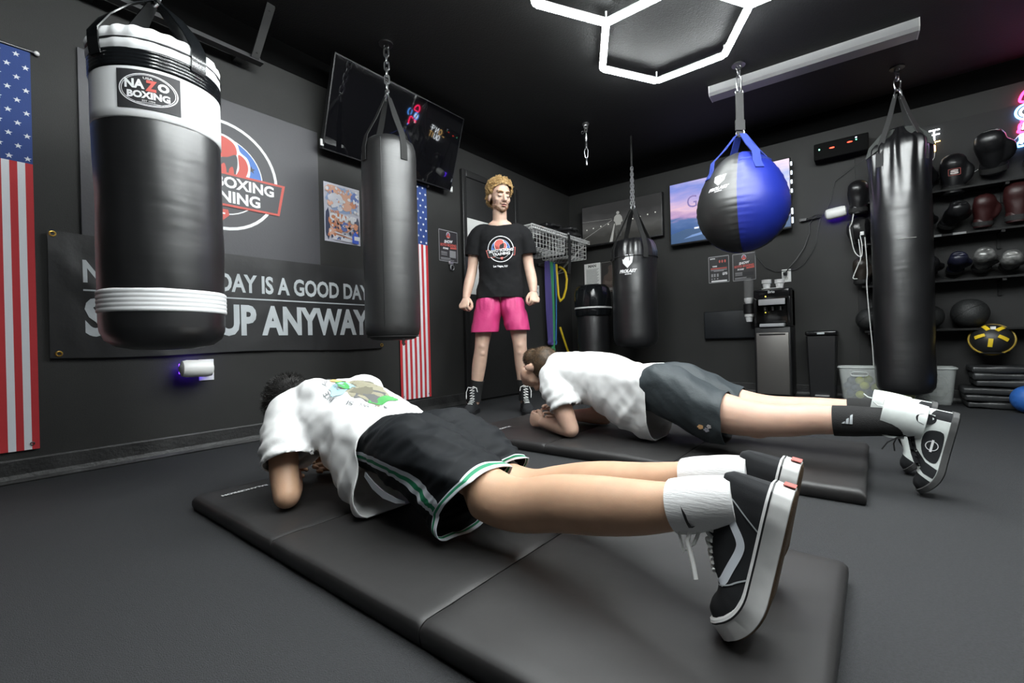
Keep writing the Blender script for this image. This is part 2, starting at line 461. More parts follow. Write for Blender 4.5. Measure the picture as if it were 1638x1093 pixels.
def egg_loft(mb, rows, u, w, ax, n=32, sub=3, p=2.0, cap=True, closed_ends=True):
    """rows: (pos along ax, centre_u, centre_w, a, bu, bd) -> smooth loft"""
    R = [V(r[:3]) for r in rows]; S = [V(r[3:6]) for r in rows]; rings = []
    PP = [r[6] if len(r) > 6 else p for r in rows]
    u, w, ax = V(u), V(w), V(ax)
    C = []
    for i in range(len(rows) - 1):
        for k in range(sub): C.append((cr(R, i, k / sub), cr(S, i, k / sub), PP[i] + (PP[i + 1] - PP[i]) * k / sub))
    C.append((R[-1], S[-1], PP[-1]))
    for c, q, pp in C:
        rings.append(ering(ax * c.x + u * c.y + w * c.z, u, w, q.x, q.y, q.z, n, pp))
    mb.loft(rings, cap)
    return mb
def bvh_of(o_or_mb):
    if isinstance(o_or_mb, MB): return BVHTree.FromBMesh(o_or_mb.bm)
    me = o_or_mb.data
    off = root_loc(o_or_mb)
    return BVHTree.FromPolygons([v.co + off for v in me.vertices], [tuple(p.vertices) for p in me.polygons])
def conform(mb, bvh, d, lift=0.002, far=1.0):
    """slide every vertex along d until it lies on the surface, dropping faces that miss"""
    d = V(d).normalized(); bad = []
    for v in mb.bm.verts:
        h = bvh.ray_cast(v.co - d * far, d)
        if h[0] is None: bad.append(v)
        else: v.co = h[0] + (h[1] if h[1].dot(d) < 0 else -h[1]) * lift
    if bad: bmesh.ops.delete(mb.bm, geom=bad, context='VERTS')
    return mb

def hand(mb, wrist, d, n, t, curl=1.0, s=1.0, fr=0.0088):
    """d along the forearm, n towards the palm side, t towards the thumb"""
    wrist, d, n, t = V(wrist), V(d).normalized(), V(n).normalized(), V(t).normalized()
    limb(mb, [wrist - d * 0.03, wrist + d * 0.015 * s, wrist + d * 0.05 * s, wrist + d * 0.088 * s], [(0.021, 0.026), (0.018, 0.029), (0.016, 0.040), (0.012, 0.040)], hint=t)
    for k, (off, L) in enumerate(((0.031, 0.95), (0.0105, 1.06), (-0.0105, 1.0), (-0.031, 0.80))):
        b = wrist + d * (0.086 - 0.004 * abs(k - 1)) * s + t * off * s
        p = [b - d * 0.02, b]; c = curl * (1 + 0.06 * (k - 1)); ang = 0
        for seg, da in ((0.043 * L, 0.75), (0.027 * L, 0.95), (0.022 * L, 0.75)):
            ang += da * c
            p.append(p[-1] + (d * math.cos(ang) + n * math.sin(ang)) * seg * s)
        limb(mb, p, [fr, fr * 1.05, fr, fr * 0.92, fr * 0.8], hint=t, n=10, sub=3)
    b = wrist + d * 0.022 * s + t * 0.026 * s + n * 0.008
    p = [b, b + (d * 0.80 + t * 0.42 + n * 0.30).normalized() * 0.040 * s]
    p.append(p[-1] + (d * 0.85 - t * 0.15 + n * 0.40).normalized() * 0.030 * s)
    p.append(p[-1] + (d * 0.70 - t * 0.60 + n * 0.35).normalized() * 0.024 * s)
    limb(mb, p, [0.014, 0.0115, 0.0098, 0.0082], hint=n, n=10, sub=3)

def head(mb, c, R, s=1.0):
    """R columns: right, forward, up of the head"""
    P = lambda x, y, z: V(c) + R @ (V((x, y, z)) * s)
    def sp(p, r): mb.sphere(P(*p), tuple(k * s for k in r), 24, 16, rot=R)
    sp((0, -0.015, 0.035), (0.076, 0.097, 0.084))
    sp((0, 0.030, -0.02), (0.062, 0.062, 0.085))
    sp((0, 0.028, -0.07), (0.052, 0.058, 0.045))
    sp((0, 0.062, -0.092), (0.027, 0.026, 0.022))
    sp((0, 0.070, 0.032), (0.054, 0.022, 0.014))
    for e in (-1, 1):
        sp((e * 0.043, 0.056, -0.028), (0.019, 0.024, 0.020))
        sp((e * 0.031, 0.074, 0.002), (0.016, 0.012, 0.010))
        sp((e * 0.012, 0.100, -0.036), (0.009, 0.010, 0.008))
        sp((e * 0.077, -0.012, -0.012), (0.009, 0.020, 0.031))
        sp((e * 0.046, 0.014, -0.068), (0.013, 0.040, 0.022))
    limb(mb, [P(0, 0.086, 0.018), P(0, 0.097, -0.008), P(0, 0.112, -0.032)], [0.009 * s, 0.011 * s, 0.013 * s], hint=R @ V((1, 0, 0)), n=12)
    sp((0, 0.088, -0.058), (0.023, 0.011, 0.0065)); sp((0, 0.086, -0.070), (0.019, 0.011, 0.007))
    return P

def bristles(mb, bvh_pts, length, wid, jitter, rnd, curl=0.0, droop=V((0, 0, 0)), seg=2):
    """many thin tapered blades standing on (point, normal) pairs"""
    for p, nrm in bvh_pts:
        d = (nrm + V((rnd.uniform(-1, 1), rnd.uniform(-1, 1), rnd.uniform(-1, 1))) * jitter + droop).normalized()
        L = length * rnd.uniform(0.6, 1.25); s = d.orthogonal().normalized()
        s = (Matrix.Rotation(rnd.uniform(0, 2 * PI), 3, d) @ s)
        prev = None; q = p - nrm * 0.004
        for k in range(seg + 1):
            w = wid * (1 - 0.75 * k / seg)
            a, b = mb.bm.verts.new(q + s * w), mb.bm.verts.new(q - s * w)
            if prev: mb.face([prev[0], prev[1], b, a])
            prev = (a, b)
            d = (d + s.cross(d) * curl * rnd.uniform(-1, 1) + droop * 0.3 + V((0, 0, -0.05))).normalized()
            q = q + d * (L / seg)

def surf_points(mb, count, rnd, pred):
    """random points on an MB's faces, area weighted"""
    fs = [f for f in mb.bm.faces if pred(f.calc_center_median())]
    ar = [f.calc_area() for f in fs]
    out = []
    for f in rnd.choices(fs, ar, k=count):
        vs = f.verts; a, b = rnd.random(), rnd.random()
        if len(vs) == 4:
            p = vs[0].co.lerp(vs[1].co, a).lerp(vs[3].co.lerp(vs[2].co, a), b)
        else: p = f.calc_center_median()
        out.append((p.copy(), f.normal.copy()))
    return out
# ================================================================== the room
WY, WX, CZ = 2.88, 4.80, 2.47
X0, Y0 = -1.9, -1.9
def slab(name, lo, hi, m, kind='structure'):
    mb = MB(); mb.box([(a + b) / 2 for a, b in zip(lo, hi)], [b - a for a, b in zip(lo, hi)])
    return obj(name, mb, m, smooth=0, kind=kind)
slab('floor', (X0, Y0, -0.1), (WX, WY, 0), M_FLOOR)
slab('ceiling', (X0, Y0, CZ), (WX, WY, CZ + 0.1), M_CEIL)
slab('wall_left', (X0, WY, 0), (WX, WY + 0.1, CZ), M_WALL)
slab('wall_back', (WX, Y0, 0), (WX + 0.1, WY + 0.1, CZ), M_WALL)
slab('wall_right', (X0, Y0 - 0.1, 0), (WX + 0.1, Y0, CZ), M_WALL)
slab('wall_front', (X0 - 0.1, Y0 - 0.1, 0), (X0, WY + 0.1, CZ), M_WALL)
slab('wall_top_1', (X0, WY - 0.003, 2.30), (WX, WY, CZ), M_WALLTOP)  # dark upper walls, put in as thin near-black strips
slab('wall_top_2', (WX - 0.003, Y0, 2.30), (WX, WY - 0.003, CZ), M_WALLTOP)
def cove(name, p0, p1, nin):
    """rubber cove base: tall lip with a foot, extruded along a wall"""
    p0, p1, nin = V(p0), V(p1), V(nin); mb = MB(); rings = []
    prof = [(0, 0), (0.030, 0), (0.032, 0.006), (0.020, 0.018), (0.014, 0.035), (0.012, 0.094), (0.008, 0.10), (0, 0.10)]
    for p in (p0, p1): rings.append([p + nin * a + UP * b for a, b in prof])
    mb.loft(rings); return obj(name, mb, M_BASE, smooth=0, kind='structure')
cove('baseboard_left', (X0, WY, 0), (2.93, WY, 0), (0, -1, 0))
cove('baseboard_left_far', (3.72, WY, 0), (WX - 0.032, WY, 0), (0, -1, 0))
cove('baseboard_back', (WX, Y0, 0), (WX, WY, 0), (-1, 0, 0))
# black door and casing in the left wall
d = thing('door_1', None, None, (3.32, WY, 0)); d['kind'] = 'structure'
mb = MB(); mb.box((3.325, WY - 0.010, 1.04), (0.72, 0.020, 2.04), bev=0.004)
obj('door_panel', mb, mat('black door paint', (0.018, 0.018, 0.018), 0.45, bump=0.1, bscale=50), d)
mb = MB()
mb.box((2.945, WY - 0.018, 1.06), (0.05, 0.036, 2.10), bev=0.006); mb.box((3.705, WY - 0.018, 1.06), (0.05, 0.036, 2.10), bev=0.006); mb.box((3.325, WY - 0.017, 2.078), (0.71, 0.034, 0.06), bev=0.006)
obj('door_frame', mb, mat('black door trim', (0.02, 0.02, 0.02), 0.35), d)
mb = MB(); mb.cyl((3.63, WY - 0.02, 0.98), (3.63, WY - 0.055, 0.98), 0.014); mb.sphere((3.63, WY - 0.07, 0.98), 0.028)
obj('door_knob', mb, M_DSTEEL, d)
# pinned sheets on the door
for z0, z1, lab in ((1.34, 1.68, 'white paper sheet pinned on the door, upper one behind the standing coach'), (0.99, 1.30, 'white paper sheet pinned on the door below the upper sheet, behind the coach')):
    mb = MB(); mb.box((3.19, WY - 0.0225, (z0 + z1) / 2), (0.45, 0.003, z1 - z0)); obj('paper_sheet', mb, M_PAPER, loc=(3.19, WY - 0.0225, z0), smooth=0, label=lab, cat='paper', group='papers on the door')
# slat panel strip behind the glove shelves
mb = MB(); mb.box((WX - 0.006, (0.10 + Y0) / 2, 1.12), (0.012, 0.10 - Y0, 2.04), bev=0.002)
obj('wall_panel', mb, mat('dark wall panel', (0.020, 0.020, 0.020), 0.6, bump=0.18, bscale=420, spec=.3), smooth=0, kind='structure')

# ================================================================== honeycomb ceiling light
HR, HC0, HZ = 0.4565, V((2.855, 0.965)), 2.405
sx, sy = HR * math.sqrt(3), HR * 1.5
cells = [(0, 0), (-1, 0), (-2, 0), (-3, 0), (-0.5, -1), (-1.5, -1), (-2.5, -1), (-1, -2), (-2, -2), (-3, -2), (-1.5, -3)]
edges = {}
for a, b in cells:
    c = HC0 + V((a * sx, b * sy))
    pts = [c + V((math.cos(PI / 2 + k * PI / 3), math.sin(PI / 2 + k * PI / 3))) * HR for k in range(6)]
    for k in range(6):
        p, q = pts[k], pts[(k + 1) % 6]; key = tuple(sorted([(round(p.x, 2), round(p.y, 2)), (round(q.x, 2), round(q.y, 2))]))
        edges[key] = (p, q)
hx = thing('honeycomb_ceiling_light', 'glowing white honeycomb of led tubes under the black ceiling', 'ceiling light', (HC0.x, HC0.y, CZ))
nodes = {}
for key, (p, q) in edges.items():
    d = (q - p).normalized()
    nrm2 = V((-d.y, d.x)); prof = [(0.020 * math.cos(t), 0.020 * math.sin(t)) for t in [math.radians(k) for k in (170, 200, 230, 255, 285, 310, 340, 370)]]
    mb = MB(); mb.loft([[V((e.x + nrm2.x * a, e.y + nrm2.y * a, HZ + b)) for a, b in prof] for e in (p + d * 0.010, q - d * 0.010)])
    tb = obj('led_tube', mb, M_LED, hx)
    mb = MB(); prof = [(-0.0220, 0.0042), (0.0220, 0.0042), (0.0220, 0.013), (0.012, 0.018), (-0.012, 0.018), (-0.0220, 0.013)]
    mb.loft([[V((e.x + nrm2.x * a, e.y + nrm2.y * a, HZ + b)) for a, b in prof] for e in (p + d * 0.010, q - d * 0.010)])
    obj('channel', mb, M_WHITEP, tb, smooth=0)
    nodes[key[0]] = p; nodes[key[1]] = q
for k, p in nodes.items():
    mb = MB(); mb.cyl((p.x, p.y, HZ - 0.010), (p.x, p.y, HZ + 0.012), 0.017, n=12); mb.cyl((p.x, p.y, HZ + 0.01), (p.x, p.y, CZ), 0.006, n=8)
    obj('connector', mb, M_WHITEP, hx)

# unlit batten
bt = thing('ceiling_batten', 'long unlit grey light batten on the ceiling beside the honeycomb light', 'light fixture', (3.75, 0.35, CZ))
A, B = V((3.705, 0.955)), V((3.757, -0.25)); dr = (B - A).normalized(); nx = V((-dr.y, dr.x)) * -1
nx = nx if nx.x > 0 else -nx
prof = [(0, CZ), (0, 2.418), (0.018, 2.400), (0.125, 2.400), (0.145, 2.43), (0.145, CZ)]
mb = MB(); mb.loft([[V((p.x + nx.x * a, p.y + nx.y * a, z)) for a, z in prof] for p in (A, B)])
obj('housing', mb, M_GREYMETAL, bt, smooth=0)
for p, s in ((A, -1), (B, 1)):
    mb = MB(); mb.loft([[V((p.x + dr.x * s * k + nx.x * a, p.y + dr.y * s * k + nx.y * a, z)) for a, z in ((-0.002, CZ), (-0.002, 2.416), (0.018, 2.397), (0.126, 2.397), (0.147, 2.43), (0.147, CZ))] for k in (0.0002, 0.006)])
    obj('end_cap', mb, mat('white end cap', (0.62, 0.62, 0.62), 0.4), bt, smooth=0)

# ================================================================== left wall things
def flag(x0, z0, label):
    w, h = 0.304, 1.735; zc = z0 + 1.235
    t = thing('flag_banner', label, 'flag', (x0 + w / 2, WY - 0.004, z0), 'hanging flags on the left wall')
    nx_, nz_ = 39, 60
    mb = MB()
    def P(u, v): return V((x0 + u, WY - 0.008 - 0.0035 * (1 + nz((u, v, x0), (9, 2.2, 1))), z0 + v))
    G = [[mb.bm.verts.new(P(w * i / nx_, h * j / nz_)) for i in range(nx_ + 1)] for j in range(nz_ + 1)]
    for j in range(nz_):
        v = h * (j + .5) / nz_
        for i in range(nx_):
            k = i * 13 // nx_
            mb.mi = 2 if v > 1.235 else (0 if k % 2 == 0 else 1)
            mb.face([G[j][i], G[j][i + 1], G[j + 1][i + 1], G[j + 1][i]])
    mb.mi = 1; r = 0
    for col in range(11):
        for row in range(10):
            if (col + row) % 2: continue
            cx, cz = w * (col + .5 + .05) / 11.1, 1.235 + 0.5 * (row + .55) / 10.1
            mb.poly([P(x, z) + V((0, -0.002, 0)) for x, z in star2(cx, cz, 0.0125)])
    o = obj('cloth', mb, [M_FLAGR, M_FLAGW, M_FLAGB], t, recalc=False)
    mb = MB()
    for u in (0.022, w - 0.022):
        for v in (0.025,): mb.torus(P(u, v) + V((0, -0.002, 0)), (0, 1, 0), 0.006, 0.002, 16, 6)
    obj('grommets', mb, M_DSTEEL, t)
    mb = MB(); mb.cyl((x0 - 0.012, WY - 0.012, z0 + h + 0.004), (x0 + w + 0.014, WY - 0.012, z0 + h + 0.004), 0.006, n=10)
    rod = obj('rod', mb, M_DSTEEL, t)
    mb = MB(); mb.sphere((x0 + w + 0.02, WY - 0.012, z0 + h + 0.004), 0.010, 12, 8); mb.sphere((x0 - 0.018, WY - 0.012, z0 + h + 0.004), 0.010, 12, 8)
    obj('rod_tip', mb, M_WHITEP, rod)
flag(-0.04, 0.135, 'red, white and blue star and stripe flag banner at the left edge')
flag(2.212, 0.115, 'star and stripe flag banner beside the door, half behind the hanging bag')

def BN(x, z):      # banner surface: slack vinyl with sags and folds
    s = 0.004 * nz((x, z, 3.3), (5, 7, 1)) + 0.003 * nz((x, z, 9.1), (18, 4, 1)) + 0.006 * max(0, 1 - abs((x - 0.36) * 1.2 + (z - 0.95)) * 9) * (1 if x < 0.8 else 0)
    return WY - 0.016 - 0.004 - s
bn = thing('wall_banner', 'black vinyl motivational banner with grey block letters along the left wall', 'banner', (1.18, WY - 0.01, 0.52))
mb = MB(); NX, NZ = 90, 34
G = []
for j in range(NZ + 1):
    row = []
    for i in range(NX + 1):
        x = 0.302 + (2.055 - 0.302) * i / NX; f = j / NZ
        zt = 1.098 - 0.010 * math.sin(PI * i / NX) ; zb = 0.528 - 0.006 * math.sin(PI * i / NX * 3)
        z = zb + (zt - zb) * f
        row.append(mb.bm.verts.new((x, BN(x, z), z)))
    G.append(row)
for j in range(NZ):
    for i in range(NX): mb.face([G[j][i], G[j][i + 1], G[j + 1][i + 1], G[j + 1][i]])
obj('sheet', mb, M_BANNER, bn, recalc=False)
f = lambda x, z: V((x, BN(x, z) - 0.0025, z))
mb = MB(); put_text(mb, 'NOT EVERY DAY IS A GOOD DAY', 0.414, 0.872, 1.525, 0.108, f, bold=0.03); mb.subdiv(0.03)
mb.warp(lambda c: f(c.x, c.z)); obj('top_lettering', mb, M_GREYP, bn, smooth=0, recalc=False)
mb = MB(); put_text(mb, 'SHOW UP ANYWAY', 0.418, 0.622, 1.515, 0.182, f, bold=0.042); mb.subdiv(0.03)
mb.warp(lambda c: f(c.x, c.z)); obj('bottom_lettering', mb, M_GREYP, bn, smooth=0, recalc=False)
mb = MB(); line2(mb, (0.414, 0.838), (1.93, 0.838), 0.0075, f, 60); obj('rule', mb, M_GREYP, bn, smooth=0, recalc=False)
for gx, gz in ((0.318, 1.083), (0.330, 0.546), (2.038, 0.548), (2.038, 1.083)):
    mb = MB(); mb.torus((gx, BN(gx, gz) - 0.002, gz), (0, 1, 0), 0.010, 0.0035, 18, 8); obj('grommet', mb, M_GOLD, bn)

sg = thing('club_sign', 'large grey wall board with round boxing glove emblem behind the big bag', 'sign', (1.0, WY - 0.004, 1.03))
mb = MB(); mb.box((0.998, WY - 0.0065, 1.50), (1.165, 0.012, 0.94), bev=0.002); obj('board', mb, M_SIGN, sg, smooth=0)
mb = MB(); soto_logo(mb, lambda x, y, l: V((1.0 + x, WY - 0.0135 - l, 1.535 + y)), 0.312)
# the ribbon hangs a little askew like the printed badge
obj('printed_emblem', mb, [M_PRINTW, M_LOGORED, M_LOGOBLUE, M_SIGN], sg, smooth=0, recalc=False)

# event poster
ps = thing('event_poster', 'colourful boxing event poster in orange, blue and white between the board and the hanging bag', 'poster', (1.755, WY - 0.003, 1.26))
mb = MB(); mb.box((1.755, WY - 0.003, 1.462), (0.27, 0.003, 0.40)); obj('sheet', mb, mat('poster ground', (0.55, 0.55, 0.62), 0.5), ps, smooth=0)
PM = [mat('poster ink %d' % i, c, 0.5) for i, c in enumerate([(0.70, 0.70, 0.76), (0.62, 0.24, 0.12), (0.10, 0.16, 0.45), (0.75, 0.42, 0.30), (0.04, 0.05, 0.10), (0.75, 0.75, 0.78), (0.02, 0.08, 0.55), (0.30, 0.40, 0.62)])]
def PF(l): return lambda x, y: V((1.62 + x * 0.27, WY - 0.0050 - l * 0.0004, 1.262 + y * 0.40))
def blob(cx, cy, rx, ry, n=14, wob=0.18, rnd=random): return [(cx + rx * math.cos(2 * PI * i / n) * (1 + rnd.uniform(-wob, wob)), cy + ry * math.sin(2 * PI * i / n) * (1 + rnd.uniform(-wob, wob))) for i in range(n)]
rnd = random.Random(5); mb = MB()
for i, (mi, cx, cy, rx, ry) in enumerate(((7, .5, .72, .46, .24), (3, .25, .88, .22, .08), (0, .25, .72, .18, .12), (3, .6, .82, .20, .13), (2, .86, .80, .11, .12), (1, .80, .70, .09, .06), (0, .42, .68, .1, .14), (3, .62, .64, .16, .07), (4, .08, .28, .07, .26), (4, .9, .25, .09, .22), (1, .42, .34, .32, .16), (3, .2, .16, .12, .08), (2, .55, .28, .12, .08), (1, .86, .32, .07, .06), (0, .5, .08, .42, .05))):
    mb.mi = mi; mb.poly([PF(i + 1)(min(.98, max(.02, x)), min(.98, max(.02, y))) for x, y in blob(cx, cy, rx, ry, rnd=rnd)])
for i, (a, b) in enumerate((((.25, .40), (.42, .24)), ((.30, .42), (.36, .30)), ((.60, .24), (.80, .34)), ((.55, .30), (.7, .28)))):
    mb.mi = 3; line2(mb, a, b, .05, PF(23))
for i in range(70):
    mb.mi = rnd.choice([0, 0, 5, 5, 3, 7, 7, 0, 3, 2]); cx, cy = rnd.uniform(.06, .94), rnd.uniform(.52, .95); r_ = rnd.uniform(.012, .045)
    mb.poly([PF(16 + i * .02)(min(.98, max(.02, x)), min(.98, max(.02, y))) for x, y in blob(cx, cy, r_, r_ * .8, 9, .4, rnd)])
for i in range(36):
    mb.mi = rnd.choice([4, 4, 1, 1, 3, 2, 0]); cx, cy = rnd.uniform(.08, .92), rnd.uniform(.05, .36); r_ = rnd.uniform(.015, .045)
    mb.poly([PF(16 + i * .02)(min(.98, max(.02, x)), min(.98, max(.02, y))) for x, y in blob(cx, cy, r_, r_ * .7, 9, .4, rnd)])
mb.mi = 1; put_text(mb, 'WAR', .14, .49, .26, .05, PF(23), bold=.04)
mb.mi = 5; put_text(mb, 'CHAMP', .12, .36, .76, .13, PF(21), bold=.06)
mb.mi = 5; line2(mb, (.25, .17), (.75, .12), .015, PF(21)); mb.mi = 1; line2(mb, (.25, .14), (.75, .09), .015, PF(21))
mb.mi = 6; mb.poly([PF(22)(*p) for p in ((.74, .02), (.93, .02), (.93, .16), (.84, .24), (.74, .14))]); mb.mi = 5; mb.poly([PF(23)(*p) for p in ((.80, .08), (.96, .08), (.96, .15), (.80, .15))])
obj('printed_picture', mb, PM, ps, smooth=0, recalc=False)

# tilted black screen / mirror
tv = thing('tilted_screen', 'wide black glass screen hung high on the left wall and tilted forward', 'screen', (2.20, WY - 0.02, 1.85))
sb, stp = V((1.560, 2.80, 1.845)), V((1.640, 2.62, 2.402)); wv = V((1.155, 0, 0))
sd = V((0, stp.y - sb.y, stp.z - sb.z)); sn = V((0, -sd.z, sd.y)).normalized()      # facing the room
if sn.y > 0: sn = -sn
mb = MB()
o0 = V((1.575, sb.y, sb.z)); o1 = o0 + sd
rings = [[o0 + sn * 0.0, o0 + wv + sn * 0.0, o1 + wv + sn * 0.0, o1 + sn * 0.0], [o0 - sn * 0.035, o0 + wv - sn * 0.035, o1 + wv - sn * 0.035, o1 - sn * 0.035]]
mb.loft(rings); obj('back_shell', mb, M_BLACKP, tv, smooth=0)
mb = MB(); e = 0.008
q = [o0 + V((e, 0, 0)) + sd * 0.013, o0 + wv - V((e, 0, 0)) + sd * 0.013, o1 + wv - V((e, 0, 0)) - sd * 0.013, o1 + V((e, 0, 0)) - sd * 0.013]
mb.poly([p + sn * 0.0015 for p in q]); obj('glass', mb, M_SCREENOFF, tv, smooth=0, recalc=False)
mb = MB(); mb.box(o0 + wv * 0.5 + sd * 0.5 + V((0, 0.09, 0)), (0.30, 0.10, 0.25)); mb.box((2.16, WY - 0.012, 2.13), (0.34, 0.02, 0.34)); obj('wall_mount', mb, M_DSTEEL, tv, smooth=0)
for p in (q[0] + V((-0.012, 0, 0.03)), q[1] + V((0.012, 0, 0.01))):
    mb = MB(); mb.box(p, (0.022, 0.012, 0.045), bev=0.002); obj('corner_clip', mb, M_WIRE, tv)
# flyer with clip
SHOWM = [mat('flyer black', (0.03, 0.028, 0.03), 0.35), M_PRINTW, M_LOGORED, M_LOGOBLUE, M_DARKP, mat('flyer grey', (0.28, 0.28, 0.29), 0.5)]
def show_flyer(P, qr):
    mb = MB(); f = lambda l: (lambda x, y: P(x, y, l))
    mb.mi = 0; mb.poly([P(0, 0, 1), P(1, 0, 1), P(1, 1, 1), P(0, 1, 1)])
    mb.mi = 5
    for a, b in (((0, 0), (1, 0)), ((1, 0), (1, 1)), ((1, 1), (0, 1)), ((0, 1), (0, 0))): line2(mb, a, b, .025, f(1.5))
    mb.mi = 1; ring2(mb, .5, .86, .10, .085, f(2)); mb.mi = 3; disc2(mb, arc2(.5, .86, .075, 0, PI, 16), f(2)); mb.mi = 2; disc2(mb, blob(.5, .88, .05, .045, wob=0), f(3)); disc2(mb, [(.39, .84), (.61, .84), (.59, .78), (.41, .78)], f(3))
    mb.mi = 1; put_text(mb, 'SHOW', .27, .60, .48, .10, f(3), bold=.05, shear=.25, rot=.08)
    mb.mi = 2; put_text(mb, 'SOTO BOXING', .06, .49, .88, .09, f(3), bold=.05, rot=.04); line2(mb, (.60, .45), (.95, .47), .06, f(2.5))
    mb.mi = 1; put_text(mb, 'SOME', .20, .385, .30, .06, f(3), bold=.05, shear=.2)
    mb.mi = 5
    for y in (.29, .25, .20): line2(mb, (.10, y), (.42, y), .022, f(3))
    line2(mb, (.08, .09), (.60, .10), .03, f(3)); line2(mb, (.08, .05), (.80, .05), .02, f(3))
    if qr: mb.mi = 5; mb.poly([P(.56, .14, 3), P(.90, .14, 3), P(.90, .37, 3), P(.56, .37, 3)])
    return mb
fl = thing('wall_flyer', 'small black and red flyer with a metal clip on the left wall beside the door', 'flyer', (2.755, WY - 0.002, 1.26))
obj('sheet', show_flyer(lambda x, y, l: V((2.65 + x * .216, WY - 0.003 - l * .0005, 1.258 + y * .265)), True), SHOWM, fl, smooth=0, recalc=False)
mb = MB(); mb.box((2.775, WY - 0.012, 1.245), (0.05, 0.018, 0.03), bev=0.004); mb.torus((2.785, WY - 0.018, 1.205), (0, 1, 0.2), 0.022, 0.004, 20, 8); mb.cyl((2.765, WY - 0.018, 1.23), (2.765, WY - 0.018, 1.19), 0.006)
obj('clip', mb, M_STEEL, fl)

def plug_light(c, ax, nin, up, label, glow_side):
    """white barrel plug-in lamp with violet glow on a wall outlet plate"""
    c, ax, nin = V(c), V(ax), V(nin)
    t = thing('plug_lamp', label, 'plug-in lamp', c, 'plug-in violet lamps')
    mb = MB(); L = 0.15; prof = [(0.020, -L / 2), (0.040, -L / 2 + 0.010), (0.045, -L / 2 + 0.03), (0.045, L / 2 - 0.03), (0.040, L / 2 - 0.008), (0.022, L / 2)]
    mb.lathe(prof, (0, 0, 0), 32)
    R = Matrix((ax.cross(nin), nin, ax)).transposed() if True else None
    mb.warp(lambda p: c + R @ p); obj('barrel', mb, M_WHITEP, t)
    mb = MB(); mb.box(c - nin * 0.048 - ax * 0.01 + up * 0.0, tuple(abs(ax[i]) * 0.11 + abs(nin[i]) * 0.016 + abs(up[i]) * 0.05 for i in range(3)), bev=0.004); obj('violet_window', mb, emitm('violet glow', (0.13, 0.03, 1.0), 8.0), t)
    mb = MB(); mb.cyl(c - nin * 0.044 - ax * -0.03, c - nin * (0.075), 0.012); obj('plug_stem', mb, M_WHITEP, t)
    return t
def outlet(c, nin, label, group='wall outlet plates'):
    c, nin = V(c), V(nin); s = (0.072, 0.006, 0.115) if abs(nin.y) > .5 else (0.006, 0.072, 0.115)
    t = thing('outlet_plate', label, 'outlet', c, group)
    mb = MB(); mb.box(c + nin * 0.003, s, bev=0.002); obj('plate', mb, M_WHITEP, t)
    mb = MB(); side = V((1, 0, 0)) if abs(nin.y) > .5 else V((0, 1, 0))
    for dz in (-0.025, 0.025):
        mb.cyl(c + nin * 0.0055 + UP * dz, c + nin * 0.0085 + UP * dz, 0.016, n=20)
    k = obj('sockets', mb, mat('socket cream', (0.6, 0.6, 0.58), 0.4), t)
    mb = MB()
    for dz in (-0.025, 0.025):
        for sx_ in (-0.006, 0.006): mb.box(c + nin * 0.0086 + UP * (dz + .003) + side * sx_, (0.002, 0.002, 0.007))
    obj('slots', mb, M_BLACKP, k, smooth=0)
plug_light((0.838, WY - 0.085, 0.45), (1, 0, -0.03), (0, -1, 0), UP, 'white barrel plug lamp with violet glow below the wall banner', 0)
outlet((0.908, WY, 0.437), (0, -1, 0), 'white outlet plate behind the barrel lamp under the banner')
outlet((4.075, WY, 1.10), (0, -1, 0), 'white switch plate on the wall right of the coach')

# unistrut rail top left with perforated hanger
rl = thing('ceiling_rail', 'dark steel rail with perforated hanger strut high on the left wall', 'rail', (0.6, 2.78, 2.24))
mb = MB(); mb.box((0.45, 2.80, 2.232), (1.50, 0.005, 0.05)); mb.box((0.45, 2.775, 2.209), (1.50, 0.05, 0.005)); obj('angle_bar', mb, mat('painted dark steel', (0.05, 0.05, 0.052), 0.4, metal=0.3), rl, smooth=0)
mb = MB()
mb.ribbon([(1.165, 2.785, 2.235), (1.172, 2.69, 2.35), (1.180, 2.60, CZ)], .042, .006, (1, 0, 0)); mb.ribbon([(1.186, 2.797, 2.245), (1.193, 2.70, 2.36), (1.201, 2.61, CZ)], .026, .005, (0, .75, .65))
obj('hanger_strut', mb, mat('strut', (0.06, 0.06, 0.06), 0.5, metal=0.3), rl, smooth=0)
mb = MB()
for k in range(8): a_ = V((1.165, 2.785, 2.235)).lerp(V((1.180, 2.60, CZ)), .1 + k * .11); mb.cyl(a_ - V((0, .0024, .0020)), a_ - V((0, .0030, .0026)), 0.007, n=8)
mb.cyl((1.175, 2.797, 2.232), (1.175, 2.792, 2.232), 0.006, n=8)
obj('bolt_holes', mb, M_BLACKP, rl)
mb = MB(); mb.box((0.45, 2.845, 2.232), (0.05, 0.07, 0.04)); mb.box((-0.2, 2.845, 2.232), (0.05, 0.07, 0.04)); mb.box((1.1, 2.845, 2.232), (0.05, 0.07, 0.04)); obj('wall_bracket', mb, M_DSTEEL, rl, smooth=0)

